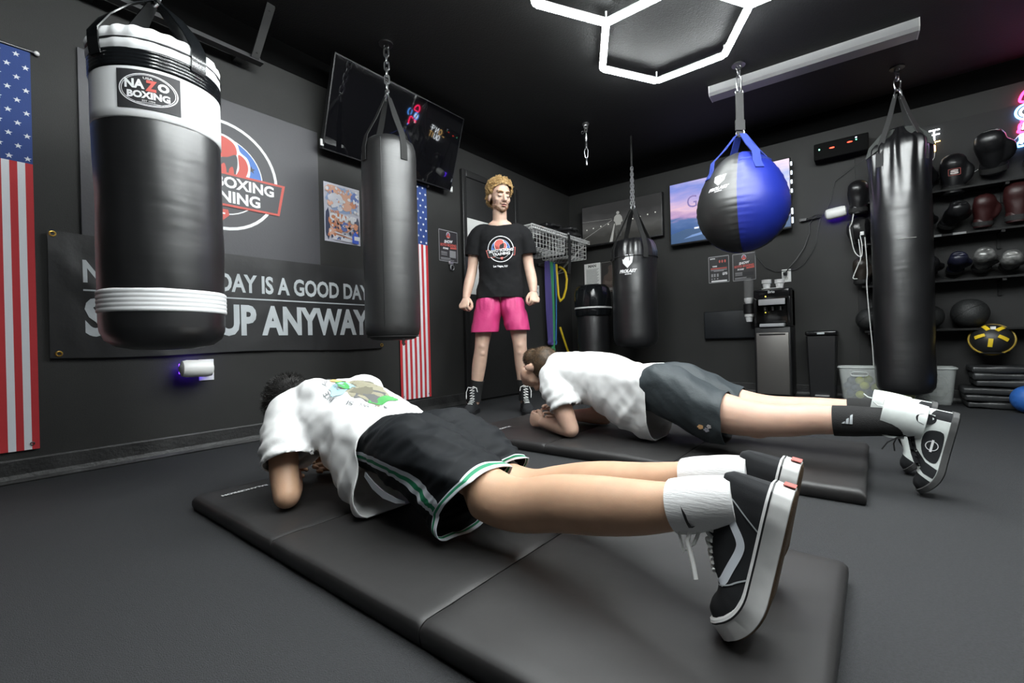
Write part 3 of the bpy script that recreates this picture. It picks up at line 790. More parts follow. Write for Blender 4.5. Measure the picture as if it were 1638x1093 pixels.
# ================================================================== wire shelf
M_PADB = mat('black leather pad', (0.012, 0.012, 0.013), 0.35, bump=0.1, bscale=30)
ws = thing('wire_shelf', 'white wire shelf with hanging baskets on the wall right of the coach', 'shelf', (4.0, WY - 0.2, 1.5))
SX0, SX1, SYF, SZ = 3.45, 4.55, 2.48, 1.645
mb = MB(); r = 0.003
for i in range(34):
    x = SX0 + (SX1 - SX0) * i / 33; mb.cyl((x, WY - 0.005, SZ), (x, SYF, SZ), 0.002, n=5); mb.cyl((x, SYF, SZ), (x, SYF, SZ - 0.030), 0.0028, n=5)
for yy in (WY - 0.008, 2.68): mb.cyl((SX0, yy, SZ - 0.003), (SX1, yy, SZ - 0.003), r, n=6)
mb.cyl((SX0, SYF, SZ), (SX1, SYF, SZ), 0.006, n=6); mb.cyl((SX0, SYF, SZ - 0.030), (SX1, SYF, SZ - 0.030), 0.006, n=6)
for x in (SX0, SX1): mb.cyl((x, SYF, SZ - .003), (x, WY - .005, SZ - .003), 0.005, n=6)
obj('deck', mb, M_WIRE, ws)
for x in (SX0 + 0.03, SX1 - 0.03):
    mb = MB(); mb.ribbon([(x, SYF + 0.02, SZ - 0.01), (x, WY - 0.006, SZ - 0.30)], 0.020, 0.010, (1, 0, 0)); obj('brace', mb, M_WIRE, ws)
def basket(x0, x1):
    mb = MB(); y0, y1, z0, z1 = SYF + 0.02, WY - 0.02, 1.445, SZ - 0.03
    nx_, ny_ = max(4, int((x1 - x0) / 0.05)), 8
    for i in range(nx_ + 1):
        x = x0 + (x1 - x0) * i / nx_; mb.tube([(x, y0, z1), (x, y0, z0), (x, y1, z0), (x, y1, z1)], 0.0022, 5)
    for j in range(ny_ + 1):
        y = y0 + (y1 - y0) * j / ny_; mb.tube([(x0, y, z1), (x0, y, z0), (x1, y, z0), (x1, y, z1)], 0.0022, 5)
    for k in range(5):
        z = z0 + (z1 - z0) * k / 4; mb.tube([(x0, y0, z), (x1, y0, z), (x1, y1, z), (x0, y1, z)], 0.005 if k == 4 else 0.0022, 5, closed=True)
    obj('basket', mb, M_WIRE, ws)
basket(SX0 + 0.05, SX0 + 0.60); basket(SX0 + 0.72, SX1 - 0.05)
def pad(c, s, rz, label, name='punch_pad', cat='pad', group='black pads on the wire shelf', m=None):
    t = thing(name, label, cat, c, group); mb = MB(); mb.box((0, 0, 0), s, bev=min(s) * 0.42)
    mb.subdiv(0.06, 3); R = Matrix.Rotation(rz, 3, 'Z')
    mb.warp(lambda p: V(c) + V((0, 0, s[2] / 2)) + R @ p); obj('cushion', mb, m or M_PADB, t, smooth=60)
    mb = MB(); mb.ribbon([V(c) + R @ V((-s[0] * .25, -s[1] * .5, s[2] * .5)), V(c) + R @ V((-s[0] * .2, -s[1] * .5 - .03, s[2] * .55)), V(c) + R @ V((s[0] * .2, -s[1] * .5 - .03, s[2] * .55)), V(c) + R @ V((s[0] * .25, -s[1] * .5, s[2] * .5))], 0.02, 0.005, (0, 0, 1)); obj('strap', mb, M_STRAP, t)
pad((3.98, 2.70, SZ + 0.004), (0.30, 0.26, 0.06), 0.1, 'black leather pad lying lowest on the near half of the wire shelf')
pad((4.00, 2.69, SZ + 0.068), (0.26, 0.24, 0.05), -0.1, 'black leather pad stacked on top of another on the wire shelf')
pad((4.36, 2.68, SZ + 0.004), (0.30, 0.28, 0.09), 0.05, 'thick black leather pad at the far end of the wire shelf')
pad((4.36, 2.68, SZ + 0.098), (0.22, 0.22, 0.05), 0.3, 'black leather pad lying on the thick one at the far end of the wire shelf')
pad((3.76, 2.68, 1.449), (0.20, 0.18, 0.11), 0.2, 'dark padded bundle inside the near hanging basket', 'padded_bundle', 'bundle', 'bundles in the baskets')
pad((4.33, 2.68, 1.449), (0.17, 0.15, 0.07), 0.2, 'dark padded bundle inside the far hanging basket', 'padded_bundle', 'bundle', 'bundles in the baskets', M_SOCKB)
# strap hanging over the front of the shelf
mb = MB(); mb.ribbon([(4.10, SYF + 0.1, SZ + 0.004), (4.10, SYF - 0.006, SZ + 0.002), (4.105, SYF - 0.010, SZ - 0.08), (4.10, SYF - 0.010, SZ - 0.30), (4.09, SYF - 0.004, SZ - 0.40)], 0.045, 0.006, (1, 0, 0)); obj('hanging_strap', mb, M_STRAP, loc=(4.10, SYF, SZ - 0.4), label='wide black strap hanging over the front edge of the wire shelf', cat='strap')
mb = MB(); mb.tube([(4.52, WY, 1.33), (4.52, 2.80, 1.34), (4.52, 2.765, 1.30), (4.52, 2.76, 1.24)], 0.006, 8); obj('wall_hook', mb, M_WIRE, loc=(4.52, 2.8, 1.3), label='white bent hook under the far end of the wire shelf', cat='hook')
mb = MB(); mb.box((4.20, WY - 0.012, 1.385), (0.22, 0.022, 0.03), bev=0.003)
for x in (4.13, 4.20, 4.27): mb.tube([(x, WY - 0.02, 1.385), (x, 2.79, 1.39), (x, 2.765, 1.40), (x, 2.76, 1.42)], 0.005, 8)
obj('band_rack', mb, M_DSTEEL, loc=(4.2, WY, 1.37), label='dark hook rail holding the hanging exercise bands', cat='rack')
def band(x, y, zt, zb, w, m, label, sway=0.0):
    mb = MB(); pts = []; hw = 0.027
    for i in range(10): a = PI * i / 9; pts.append((x + sway * 0 + hw * .5 * math.cos(PI - a), y, zt - 0.02 + 0.02 * math.sin(a)))
    for i in range(12): pts.append((x + hw * (.5 + .5 * math.sin(PI * i / 11)) + sway * i / 11, y, zt - 0.03 - (zt - zb - 0.08) * i / 11))
    for i in range(10): a = PI * i / 9; pts.append((x + sway + hw * .5 * math.cos(a) * 1.6, y, zb + 0.035 - 0.035 * math.sin(a)))
    for i in range(12): pts.append((x - hw * (.5 + .5 * math.sin(PI * i / 11)) + sway * (1 - i / 11), y, zb + 0.05 + (zt - zb - 0.08) * i / 11))
    rings = []
    N = len(pts)
    for i, p in enumerate(pts):
        a, b = V(pts[i - 1]), V(pts[(i + 1) % N]); t = (b - a).normalized(); n = t.cross(V((0, 1, 0))).normalized()
        p = V(p); rings.append([p + V((0, w / 2, 0)) + n * .002, p - V((0, w / 2, 0)) + n * .002, p - V((0, w / 2, 0)) - n * .002, p + V((0, w / 2, 0)) - n * .002])
    mb.loft(rings, loop=True)
    obj('exercise_band', mb, m, loc=(x, y, zb), smooth=40, label=label, cat='exercise band', group='exercise bands on the hook rail')
bm_ = lambda n, c: mat('latex ' + n, c, 0.45)
band(4.125, 2.770, 1.415, 0.50, 0.050, bm_('purple', (0.10, 0.08, 0.26)), 'wide purple exercise loop band hanging leftmost on the rail', 0.03)
band(4.20, 2.770, 1.415, 0.42, 0.030, bm_('green', (0.06, 0.32, 0.13)), 'green exercise loop band hanging in the middle of the rail', 0.0)
band(4.215, 2.812, 1.412, 0.54, 0.022, bm_('red', (0.35, 0.03, 0.04)), 'thin red exercise loop band hanging behind the green one', 0.0)
band(4.27, 2.770, 1.412, 0.50, 0.016, bm_('blue', (0.05, 0.16, 0.40)), 'thin blue exercise loop band hanging right of the green one', -0.02)
mb = MB(); mb.tube([(4.29, 2.76, 1.40), (4.30, 2.755, 1.2), (4.305, 2.75, 1.05), (4.33, 2.745, 0.99), (4.40, 2.745, 1.03), (4.47, 2.75, 1.14), (4.50, 2.755, 1.25), (4.48, 2.76, 1.33), (4.46, 2.775, 1.37), (4.40, 2.79, 1.385)], 0.013, 8); obj('exercise_tube', mb, M_YEL, loc=(4.4, 2.75, 1.0), label='yellow exercise tube looping down beside the bands', cat='exercise band')
mb = MB(); mb.tube([(4.40, 2.80, 0.70), (4.42, 2.78, 0.60), (4.46, 2.77, 0.50), (4.52, 2.76, 0.38), (4.56, 2.74, 0.2), (4.58, 2.72, 0.012), (4.45, 2.70, 0.012)], 0.012, 8); obj('exercise_tube', mb, M_YEL, loc=(4.5, 2.75, 0), label='yellow exercise tube trailing to the floor behind the far plank', cat='exercise band')
# ================================================================== hanging bags
def chain(p0, p1, parent, link=0.05, r=0.0042, w=0.011, m=None, name='chain'):
    p0, p1 = V(p0), V(p1); L = (p1 - p0).length; n = max(2, round(L / (link * 0.78))); d = (p1 - p0) / L
    mb = MB()
    u0 = d.orthogonal().normalized(); w0 = d.cross(u0)
    for i in range(n):
        c = p0 + d * L * (i + .5) / n; h = L / n * 0.5 + r * 1.2
        u = u0 if i % 2 == 0 else w0
        pts = []
        for k in range(20):
            a = 2 * PI * k / 20; sgn = 1 if math.sin(a) > 0 else -1
            pts.append(c + u * (math.cos(a) * w) + d * (math.sin(a) * w + (h - w) * max(-1, min(1, math.sin(a) * 3))))
        mb.tube(pts, r, 6, closed=True)
    return obj(name, mb, m or M_STEEL, parent)
def anchor(c, parent):
    mb = MB(); mb.cyl((c[0], c[1], CZ), (c[0], c[1], CZ - 0.008), 0.045, n=20); mb.torus((c[0], c[1], CZ - 0.022), (1, 0.4, 0), 0.016, 0.005, 16, 8)
    return obj('ceiling_plate', mb, M_DSTEEL, parent)
def carabiner(c, parent, h=0.09, w=0.022, r=0.006, ax=(0.78, 0.62, 0), m=None):
    u = V((ax[1], -ax[0], 0)).normalized(); c = V(c); pts = []
    for k in range(28):
        a = 2 * PI * k / 28; pts.append(c + u * (math.cos(a) * w * (1.0 if math.sin(a) > 0 else .8)) + UP * (math.copysign(abs(math.sin(a)) ** .6, math.sin(a)) * h / 2))
    mb = MB(); mb.tube(pts, r, 8, closed=True); return obj('carabiner', mb, m or M_STEEL, parent)
VIEW = lambda c: math.atan2(-c[1], -c[0])          # azimuth from a thing towards the room's middle of view
def cylf(c, r, az, z0, lean=V((0, 0, 0))):
    """wrap plane coords (x right as seen, y up) on a vertical cylinder facing azimuth az"""
    def f(x, y, l=0.0):
        a = az + x / r
        return V((c[0] + (r + l) * math.cos(a), c[1] + (r + l) * math.sin(a), z0 + y)) + lean * (z0 + y - 1.2)
    return f

# ---- big black and white bag
BC = V((0.549, 2.172, 0)); R1 = 0.2; LEAN = V((-0.012, -0.022, 0)); az1 = VIEW(BC)
b1 = thing('heavy_bag', 'big black and white hanging bag nearest the camera at left', 'punching bag', (BC.x, BC.y, 0.56), 'hanging heavy bags')
b1l = lambda p: p + LEAN * (p.z - 1.2)
def lathe_part(name, prof, m, parent, c, n=64, wob=None, wr=None, lean=None, sm=50):
    mb = MB(); mb.lathe(prof, (c[0], c[1], 0), n, wob)
    if wr: wrinkle(mb, wr)
    if lean: mb.warp(lean)
    return obj(name, mb, m, parent, smooth=sm)
def dense(p0, p1, k):
    out = []
    for i in range(len(p0) if False else 1): pass
    return [(p0[0] + (p1[0] - p0[0]) * i / k, p0[1] + (p1[1] - p0[1]) * i / k) for i in range(k + 1)]
soft = lambda amp, s: (lambda p: amp * nz(p, s))
lathe_part('body', [(0.02, 0.553), (0.10, 0.556), (0.155, 0.568), (0.185, 0.592), (0.197, 0.622), (0.199, 0.64)] + dense((0.2, 0.66), (0.2, 1.36), 24) + [(0.198, 1.38)], M_VINYL, b1, BC, n=96, wr=lambda p: .004 * nz(p, (6, 6, 4)) + .0018 * nz(p, (19, 19, 9)), lean=b1l)
lathe_part('upper_band', [(0.198, 1.368)] + dense((0.2025, 1.372), (0.2025, 1.555), 6) + [(0.2, 1.56)], M_WHITE, b1, BC, wr=soft(0.003, (6, 6, 5)), lean=b1l)
prof = [(0.199, 1.538)]
for k in range(5): prof += [(0.2045, 1.544 + k * 0.012), (0.2062, 1.548 + k * 0.012), (0.2062, 1.552 + k * 0.012), (0.2045, 1.5555 + k * 0.012)]
lathe_part('strap_band', prof + [(0.199, 1.608)], M_PVC, b1, BC, lean=b1l, sm=70)
prof = [(0.199, 0.690)]
for k in range(5): prof += [(0.2035, 0.692 + k * 0.016), (0.2052, 0.696 + k * 0.016), (0.2052, 0.703 + k * 0.016), (0.2035, 0.7065 + k * 0.016)]
lathe_part('lower_band', prof + [(0.199, 0.774)], M_WHITE, b1, BC, lean=b1l, sm=70)
lathe_part('top_cap', [(0.200, 1.598), (0.206, 1.612), (0.207, 1.630), (0.2035, 1.636), (0.2035, 1.640), (0.207, 1.646), (0.206, 1.660), (0.200, 1.678), (0.186, 1.690), (0.170, 1.684), (0.16, 1.655), (0.05, 1.65)], M_WHITE, b1, BC, n=128, wob=lambda a, z: 0.022 * math.sin(a * 23 + 1.0) * (1 if z > 1.656 else .25) + 0.012 * math.sin(a * 5), lean=b1l)
lathe_part('piping', [(0.2045, 1.6345), (0.2085, 1.636), (0.2085, 1.639), (0.2045, 1.6405)], M_BLACKP, b1, BC, lean=b1l)
f1 = cylf(BC, R1, az1 - 0.14, 1.398, LEAN)
mb = MB()
for i in range(12):
    x0_, x1_ = -0.091 + 0.182 * i / 12, -0.091 + 0.182 * (i + 1) / 12
    mb.poly([f1(x0_, 0.0, .005), f1(x1_, 0.0, .005), f1(x1_, 0.132, .005), f1(x0_, 0.132, .005)])
pt = obj('logo_patch', mb, M_DARKP, b1)
mb = MB(); g = lambda l: (lambda x, y: f1(x, y, .0055 + l * .0006))
ring2(mb, 0, .066, .056, .0535, g(1), sx=1.5); ring2(mb, 0, .066, .0515, .0500, g(1), sx=1.5)
mb.mi = 2; put_text(mb, 'USA', -.014, .102, .028, .008, g(1), bold=.04)
mb.mi = 0; put_text(mb, 'NA', -.066, .067, .056, .032, g(2), bold=.045)
mb.mi = 1; put_text(mb, 'Z', -.008, .062, .032, .038, g(3), bold=.06)
mb.mi = 0; put_text(mb, 'O', .026, .068, .032, .030, g(2), bold=.06)
put_text(mb, 'BOXING', -.060, .035, .120, .025, g(2), bold=.05)
mb.mi = 2; put_text(mb, 'EST 1994', -.018, .024, .036, .006, g(2), bold=.03); line2(mb, (-.04, .021), (.04, .021), .002, g(2), 8)
obj('logo_print', mb, [M_PRINTW, M_LOGORED, mat('patch grey', (.5, .5, .5), .6)], pt, smooth=0, recalc=False)
apex = b1l(V((BC.x, BC.y, 1.895)))
for k, a in enumerate((az1 - 0.98, az1 + 0.62, az1 + 2.16, az1 + 3.76)):
    u = V((math.cos(a), math.sin(a), 0)); tan = V((-u.y, u.x, 0)); L = lambda r_, z: b1l(V((BC.x, BC.y, z)) + u * r_)
    pts = [L(.2066, 1.585), L(.2115, 1.615), L(.213, 1.668), L(.175, 1.735), L(.10, 1.825), apex + u * .018 + UP * 0.0, apex + UP * .015]
    mb = MB(); mb.ribbon(pts, [.056, .056, .058, .066, .06, .036, .026], .004, tan); obj('strap', mb, M_PVC, b1)
mb = MB(); mb.torus(apex + UP * .02, (1, .3, 0), .026, .006, 24, 8); obj('ring', mb, M_STEEL, b1)
carabiner(apex + UP * .075, b1, m=M_GOLD)
chain(apex + UP * .115, (apex.x, apex.y, CZ - .03), b1); anchor(apex, b1)

# ---- medium black bag by the poster
C2 = V((1.80, 2.40, 0)); az2 = VIEW(C2); r2 = 0.171
b2 = thing('heavy_bag', 'slim matte black hanging bag in front of the wall banner end', 'punching bag', (C2.x, C2.y, 0.56), 'hanging heavy bags')
lathe_part('body', [(.02, .575), (.09, .575), (.135, .585), (.160, .61), (.169, .65)] + dense((.171, .68), (.170, 1.74), 26) + [(.166, 1.785), (.155, 1.815), (.130, 1.836), (.11, 1.830), (.03, 1.81)], M_VINYLM, b2, C2, wr=lambda p: .005 * nz(p, (6, 6, 3)) + (.004 * nz(p, (30, 30, 3)) * max(0, (p.z - 1.68) / .2)))
mb = MB(); fz = cylf(C2, r2, az2 - 0.28, 0)
mb.tube([fz(0, z, .0015) for z in [.66 + i * .06 for i in range(20)]], .0022, 6); obj('seam', mb, M_BLACKP, b2)
mb = MB(); mb.torus((C2.x, C2.y, .60), (0, 0, 1), .158, .003, 48, 6); mb.ribbon([fz(.12, .585, -.02), fz(.12, .56, -.03), fz(.13, .545, -.03)], .02, .004, (1, 0, 0)); obj('base_trim', mb, M_STRAP, b2)
ap2 = V((C2.x, C2.y, 2.150))
for k in range(4):
    a = az2 + .55 + k * PI / 2; u = V((math.cos(a), math.sin(a), 0)); tan = V((-u.y, u.x, 0))
    mb = MB(); mb.ribbon([V((C2.x, C2.y, z)) + u * r_ for r_, z in ((.174, 1.68), (.1735, 1.76), (.155, 1.84), (.085, 1.97), (.02, 2.12))], [.045, .045, .042, .04, .03], .004, tan); obj('strap', mb, M_STRAP, b2)
mb = MB()
for k in range(4):
    a = az2 + .55 + k * PI / 2; u = V((math.cos(a), math.sin(a), 0)); mb.tube([ap2 + u * .022 - UP * .04, ap2 + u * .012 - UP * .01, ap2 + UP * .01], .004, 6)
mb.torus(ap2 + UP * .012, (1, .2, 0), .014, .004, 16, 6); obj('swivel', mb, M_STEEL, b2)
chain(ap2 + UP * .025, (C2.x, C2.y, CZ - .035), b2, link=.052, r=.0055, w=.014); anchor(C2, b2)

# ---- shield mark shared by two things
def shield_mark(mb, g, s):
    """shield with a notch, slanted word row under it (about 1 unit wide)"""
    f = lambda x, y: g(x * s, y * s)
    mb.poly([f(*p) for p in ((-.36, .98), (-.30, .50), (-.02, .18), (.0, .18), (.10, .50), (-.05, .62), (-.16, .72), (.06, .80), (.10, .92), (.02, 1.02))])
    mb.poly([f(*p) for p in ((.0, .18), (.28, .50), (.36, .98), (.12, 1.02), (.20, .82), (.16, .66), (.02, .50))])
    put_text(mb, 'PROLAST', -.56, -.12, 1.12, .22, f, bold=.06, shear=.35)
    put_text(mb, 'BOXING', -.18, -.24, .40, .08, f, bold=.04, shear=.2)

# ---- bag by the back wall
C3 = V((4.10, 1.765, 0)); az3 = VIEW(C3); r3 = .205
b3 = thing('heavy_bag', 'black hanging bag with a white shield mark in front of the grey wall screen', 'punching bag', (C3.x, C3.y, .46), 'hanging heavy bags')
def wob3(a, z):
    t = max(0, (z - 1.22) / .3)
    return t * .06 * math.sin(a * 9) + t * .03 * math.sin(a * 23)
lathe_part('body', [(.02, .46), (.12, .465), (.175, .482), (.198, .52)] + dense((.205, .56), (.205, 1.24), 18) + [(.208, 1.30), (.205, 1.36), (.19, 1.42), (.165, 1.465), (.14, 1.475), (.03, 1.45)], M_VINYL, b3, C3, n=96, wob=wob3, wr=soft(.005, (6, 6, 4)))
mb = MB(); f3 = cylf(C3, r3, az3 - .28, 1.165); shield_mark(mb, lambda x, y: f3(x, y, .006), .145); mb.subdiv(.03); obj('shield_print', mb, M_PRINTW, b3, smooth=0, recalc=False)
mb = MB(); mb.torus((C3.x, C3.y, 1.30), (0, 0, 1), .214, .004, 64, 6); obj('collar_seam', mb, M_STRAP, b3)
ap3 = V((C3.x, C3.y, 1.78))
for k in range(4):
    a = az3 + .5 + k * PI / 2; u = V((math.cos(a), math.sin(a), 0)); tan = V((-u.y, u.x, 0))
    mb = MB(); mb.ribbon([V((C3.x, C3.y, z)) + u * r_ for r_, z in ((.216, 1.28), (.217, 1.37), (.185, 1.46), (.10, 1.62), (.025, 1.77))], .045, .004, tan); obj('strap', mb, M_STRAP, b3)
mb = MB(); mb.torus(ap3 + UP * .012, (1, .2, 0), .018, .005, 16, 6); obj('ring', mb, M_STEEL, b3)
for k in range(3):
    u = V((math.cos(k * 2.1), math.sin(k * 2.1), 0)); chain(ap3 + u * .014 + UP * .01, V((C3.x, C3.y, 2.17)) + u * .004, b3, link=.035, r=.0036, w=.009)
mb = MB(); mb.ribbon([(C3.x, C3.y, 2.16), (C3.x, C3.y, CZ)], .016, .006, (.4, -.9, 0)); obj('hanger_strap', mb, M_STRAP, b3)

# ---- tall bag on the right with gathered top
C4 = V((4.36, -.166, 0)); az4 = VIEW(C4); r4 = .172
b4 = thing('heavy_bag', 'tall black hanging bag with gathered pleated top in front of the glove shelves', 'punching bag', (C4.x, C4.y, .10), 'hanging heavy bags')
def wob4(a, z):
    t = min(1, max(0, (z - 1.42) / .45)); tt = min(1, max(0, (z - 1.68) / .3))
    return t * .05 * math.sin(a * 13 + .6) + tt * .04 * math.sin(a * 21 + 2) + tt * .04 * math.sin(a * 2 + 2 * az4)
lathe_part('body', [(.02, .10), (.10, .102), (.145, .115), (.166, .15), (.171, .20)] + dense((.172, .24), (.172, 1.40), 24) + dense((.172, 1.44), (.172, 1.76), 12) + [(.174, 1.80), (.175, 1.85), (.170, 1.89), (.150, 1.92), (.115, 1.945), (.085, 1.975), (.065, 2.01), (.05, 2.025), (.02, 2.01)], M_VINYL, b4, C4, n=160, wob=wob4, wr=lambda p: .005 * nz(p, (7, 7, 5)) + .002 * nz(p, (6, 6, 26)))
mb = MB(); f4 = cylf(C4, r4, az4, 0); mb.tube([f4(x / 50, 1.197 + .0006 * x, .0055) for x in range(-1, 5)], .0018, 5); obj('scuff', mb, mat('pale scuff', (.45, .45, .43), .7), b4)
mb = MB()
for sgn in (1, -1):       # folded vinyl ears at the gathered neck
    t = V((-math.sin(az4), math.cos(az4), 0)) * sgn
    q = [V((C4.x, C4.y, z)) + t * a + V((math.cos(az4), math.sin(az4), 0)) * b for a, b, z in ((.02, .06, 2.01), (.09, .07, 2.00), (.170, .07, 1.91), (.192, .07, 1.83), (.12, .13, 1.86), (.06, .11, 1.91))]
    q2 = [p - V((math.cos(az4), math.sin(az4), 0)) * .012 for p in q]
    mb.loft([q2, q])
obj('folded_ear', mb, mat('worn grey vinyl', (.07, .075, .072), .45, bump=.3, bscale=40), b4, smooth=20)
ap4 = V((C4.x, C4.y, 2.29))
for k in range(4):
    a = az4 + .9 + k * PI / 2; u = V((math.cos(a), math.sin(a), 0)); tan = V((-u.y, u.x, 0))
    mb = MB(); mb.ribbon([V((C4.x, C4.y, z)) + u * r_ for r_, z in ((.176, 1.74), (.176, 1.82), (.145, 1.93), (.075, 2.10), (.022, 2.27))], [.05, .05, .048, .04, .03], .004, tan); obj('strap', mb, M_GREYSTRAP, b4)
mb = MB()
for k in range(4):
    a = az4 + .9 + k * PI / 2; u = V((math.cos(a), math.sin(a), 0)); mb.tube([ap4 + u * .028 - UP * .045, ap4 + u * .028 - UP * .01, ap4 + u * .012 + UP * .03], .0045, 6)
obj('strap_hook', mb, M_STEEL, b4)
carabiner(ap4 + UP * .055, b4, h=.085, w=.026, r=.006)
chain(ap4 + UP * .09, (C4.x, C4.y, CZ - .035), b4, link=.04, r=.005, w=.012); anchor(C4, b4)

# ---- blue and black ball bag
C5 = V((3.55, .715, 0)); az5 = VIEW(C5) ; r5 = .300; zc5 = 1.455
b5 = thing('ball_bag', 'round blue and black hanging wrecking ball bag in front of the bright screen', 'punching bag', (C5.x, C5.y, 1.13), 'hanging heavy bags')
NP = 12; seam_a = az5 - .10      # panel edge that faces the camera
mb = MB(); nphi, nth = 144, 64; rows = []
for i in range(nth + 1):
    th = PI * i / nth; row = []
    for j in range(nphi):
        a = 2 * PI * j / nphi; d = ((a / (2 * PI) * 4) % 1.0); d = min(d, 1 - d)
        pin = math.exp(-(d * 14) ** 2)
        r = r5 * (1 - .018 * pin) + .0035 * math.exp(-(d * 5) ** 2) * math.sin(th * 46) * math.sin(th)
        zz = r * math.cos(th); st = math.sin(th)
        up = .385 if zz > 0 else .315
        zz = math.cos(th) * up * (r / r5)
        rr = r * st * (1.0 - .10 * max(0, math.cos(th)) ** 1.0)
        row.append(V((C5.x + rr * math.cos(a + seam_a), C5.y + rr * math.sin(a + seam_a), zc5 + zz)))
    rows.append(row)
rows = rows[4:-1]
R = [[mb.bm.verts.new(p) for p in row] for row in rows]
for i in range(len(R) - 1):
    for j in range(nphi):
        k = (j + 1) % nphi; mb.mi = [1, 0, 1, 0][j * 4 // nphi]
        mb.face([R[i][j], R[i][k], R[i + 1][k], R[i + 1][j]])
mb.mi = 0; mb.face(list(reversed(R[-1]))); mb.face(R[0])
ball = obj('shell', mb, [M_VINYLM, M_BLUEV], b5, smooth=60)
ballbvh = bvh_of(ball)
mb = MB(); fb = cylf(C5, .27, az5 - .52, 1.555); shield_mark(mb, lambda x, y: fb(x, y, .05), .125); mb.subdiv(.02)
cxy = V((C5.x, C5.y, 1.50))
for v in mb.bm.verts:
    d = (cxy - v.co); h = ballbvh.ray_cast(v.co + V((0, 0, 0)) - d * .5, d)
    if h[0] is not None: v.co = h[0] - d.normalized() * .0025
obj('shield_print', mb, M_PRINTW, b5, smooth=0, recalc=False)
ap5 = V((C5.x, C5.y, 1.985))
for k, (a, m) in enumerate(((seam_a + .55, M_BLUEW), (seam_a - .95, M_BLUEW), (seam_a + .55 + PI, M_BLUEW), (seam_a - .95 + PI, M_BLUEW))):
    u = V((math.cos(a), math.sin(a), 0)); tan = V((-u.y, u.x, 0)); pts = []
    for r_, z in ((.262, 1.66), (.235, 1.725)): pts.append(V((C5.x, C5.y, z)) + u * r_)
    for r_, z in ((.205, 1.775), (.12, 1.86), (.035, 1.965)): pts.append(V((C5.x, C5.y, z)) + u * r_)
    q = []
    for p in pts[:2]:
        d = V((C5.x, C5.y, 1.50)) - p; h = ballbvh.ray_cast(p - d * .8, d); q.append(h[0] - d.normalized() * .004 if h[0] else p)
    mb = MB(); mb.ribbon(q + pts[2:], [.055, .055, .052, .05, .045], .006, tan); obj('blue_strap', mb, m, b5)
mb = MB()
for z in (1.735,):
    pts = []
    for j in range(72):
        a = seam_a + .02 + (PI / 2 - .04) * j / 71; p = V((C5.x + .35 * math.cos(a), C5.y + .35 * math.sin(a), z + .02)); d = V((C5.x, C5.y, z - .02)) - p
        h = ballbvh.ray_cast(p, d)
        if h[0]: pts.append(h[0] - d.normalized() * .003)
    mb.ribbon(pts, .012, .004, UP)
obj('panel_seam', mb, M_BLUEW, b5)
mb = MB(); mb.torus(ap5 + UP * .0, (1, .2, 0), .024, .006, 20, 8); obj('ring', mb, M_STEEL, b5)
mb = MB(); mb.ribbon([(C5.x, C5.y, 1.965), (C5.x, C5.y, 2.05), (C5.x, C5.y, 2.27)], .052, .012, (.62, -.78, 0)); mb.ribbon([(C5.x - .012, C5.y - .003, 2.0), (C5.x - .013, C5.y - .003, 2.07)], .066, .012, (.62, -.78, .1)); obj('black_strap', mb, M_GREYSTRAP, b5)
mb = MB(); mb.torus((C5.x, C5.y, 2.275), (.78, .62, 0), .022, .005, 20, 8, sx=1.2, up=(.62, -.78, 0)); obj('strap_ring', mb, M_STEEL, b5)
carabiner((C5.x, C5.y, 2.335), b5, h=.12, w=.018, r=.006)
chain((C5.x, C5.y, 2.385), (C5.x, C5.y, CZ - .03), b5, link=.04, r=.004, w=.01); anchor(C5, b5)

# ---- loose hanging hook
hk = thing('hanging_hook', 'steel swivel chain hook hanging empty from the black ceiling above the coach', 'hook', (3.60, 1.97, 2.11))
mb = MB(); mb.cyl((3.6, 1.97, CZ), (3.6, 1.97, CZ - .012), .03); mb.torus((3.6, 1.97, CZ - .03), (.8, .6, 0), .016, .005); mb.torus((3.58, 1.99, CZ - .08), (.3, .6, .5), .012, .003); obj('ceiling_eye', mb, M_STEEL, hk)
mb = MB(); mb.lathe([(.004, 2.245), (.013, 2.25), (.014, 2.30), (.010, 2.305), (.010, 2.312), (.014, 2.317), (.014, 2.365), (.004, 2.37)], (3.6, 1.97, 0), 16); obj('swivel', mb, M_STEEL, hk)
chain((3.6, 1.97, 2.365), (3.6, 1.97, CZ - .04), hk, link=.04, r=.004, w=.010)
carabiner((3.6, 1.97, 2.205), hk, h=.085, w=.016, r=.004)
mb = MB(); mb.lathe([(.003, 2.095), (.010, 2.10), (.0105, 2.13), (.006, 2.165), (.003, 2.17)], (3.6, 1.97, 0), 14); obj('pendant', mb, M_STEEL, hk)

# ---- freestanding bag
C6 = V((4.28, 2.31, 0)); az6 = VIEW(C6)
b6 = thing('freestanding_bag', 'black floor standing bag under a loose black cover with a white band', 'punching bag', (C6.x, C6.y, 0))
lathe_part('base', [(.29, 0), (.30, .03), (.29, .12), (.24, .2), (.17, .24), (.05, .25)], M_BLACKP, b6, C6)
lathe_part('column', [(.16, .24)] + dense((.165, .26), (.165, 1.05), 12) + [(.12, 1.08), (.02, 1.09)], M_VINYL, b6, C6, wr=soft(.006, (6, 6, 4)))
lathe_part('cover', [(.170, .79), (.183, .80), (.186, .86), (.188, .95), (.185, 1.03), (.172, 1.085), (.14, 1.115), (.08, 1.125), (.02, 1.122)], M_PVC, b6, C6, n=80, wob=lambda a, z: .02 * math.sin(a * 5 + z * 9) + .012 * math.sin(a * 13 - z * 14))
lathe_part('white_band', [(.186, .868), (.1945, .870), (.1945, .884), (.186, .886)], mat('white band', (.6, .6, .6), .6), b6, C6, n=80, wob=lambda a, z: .02 * math.sin(a * 5 + .87 * 9) + .012 * math.sin(a * 13 - .87 * 14))

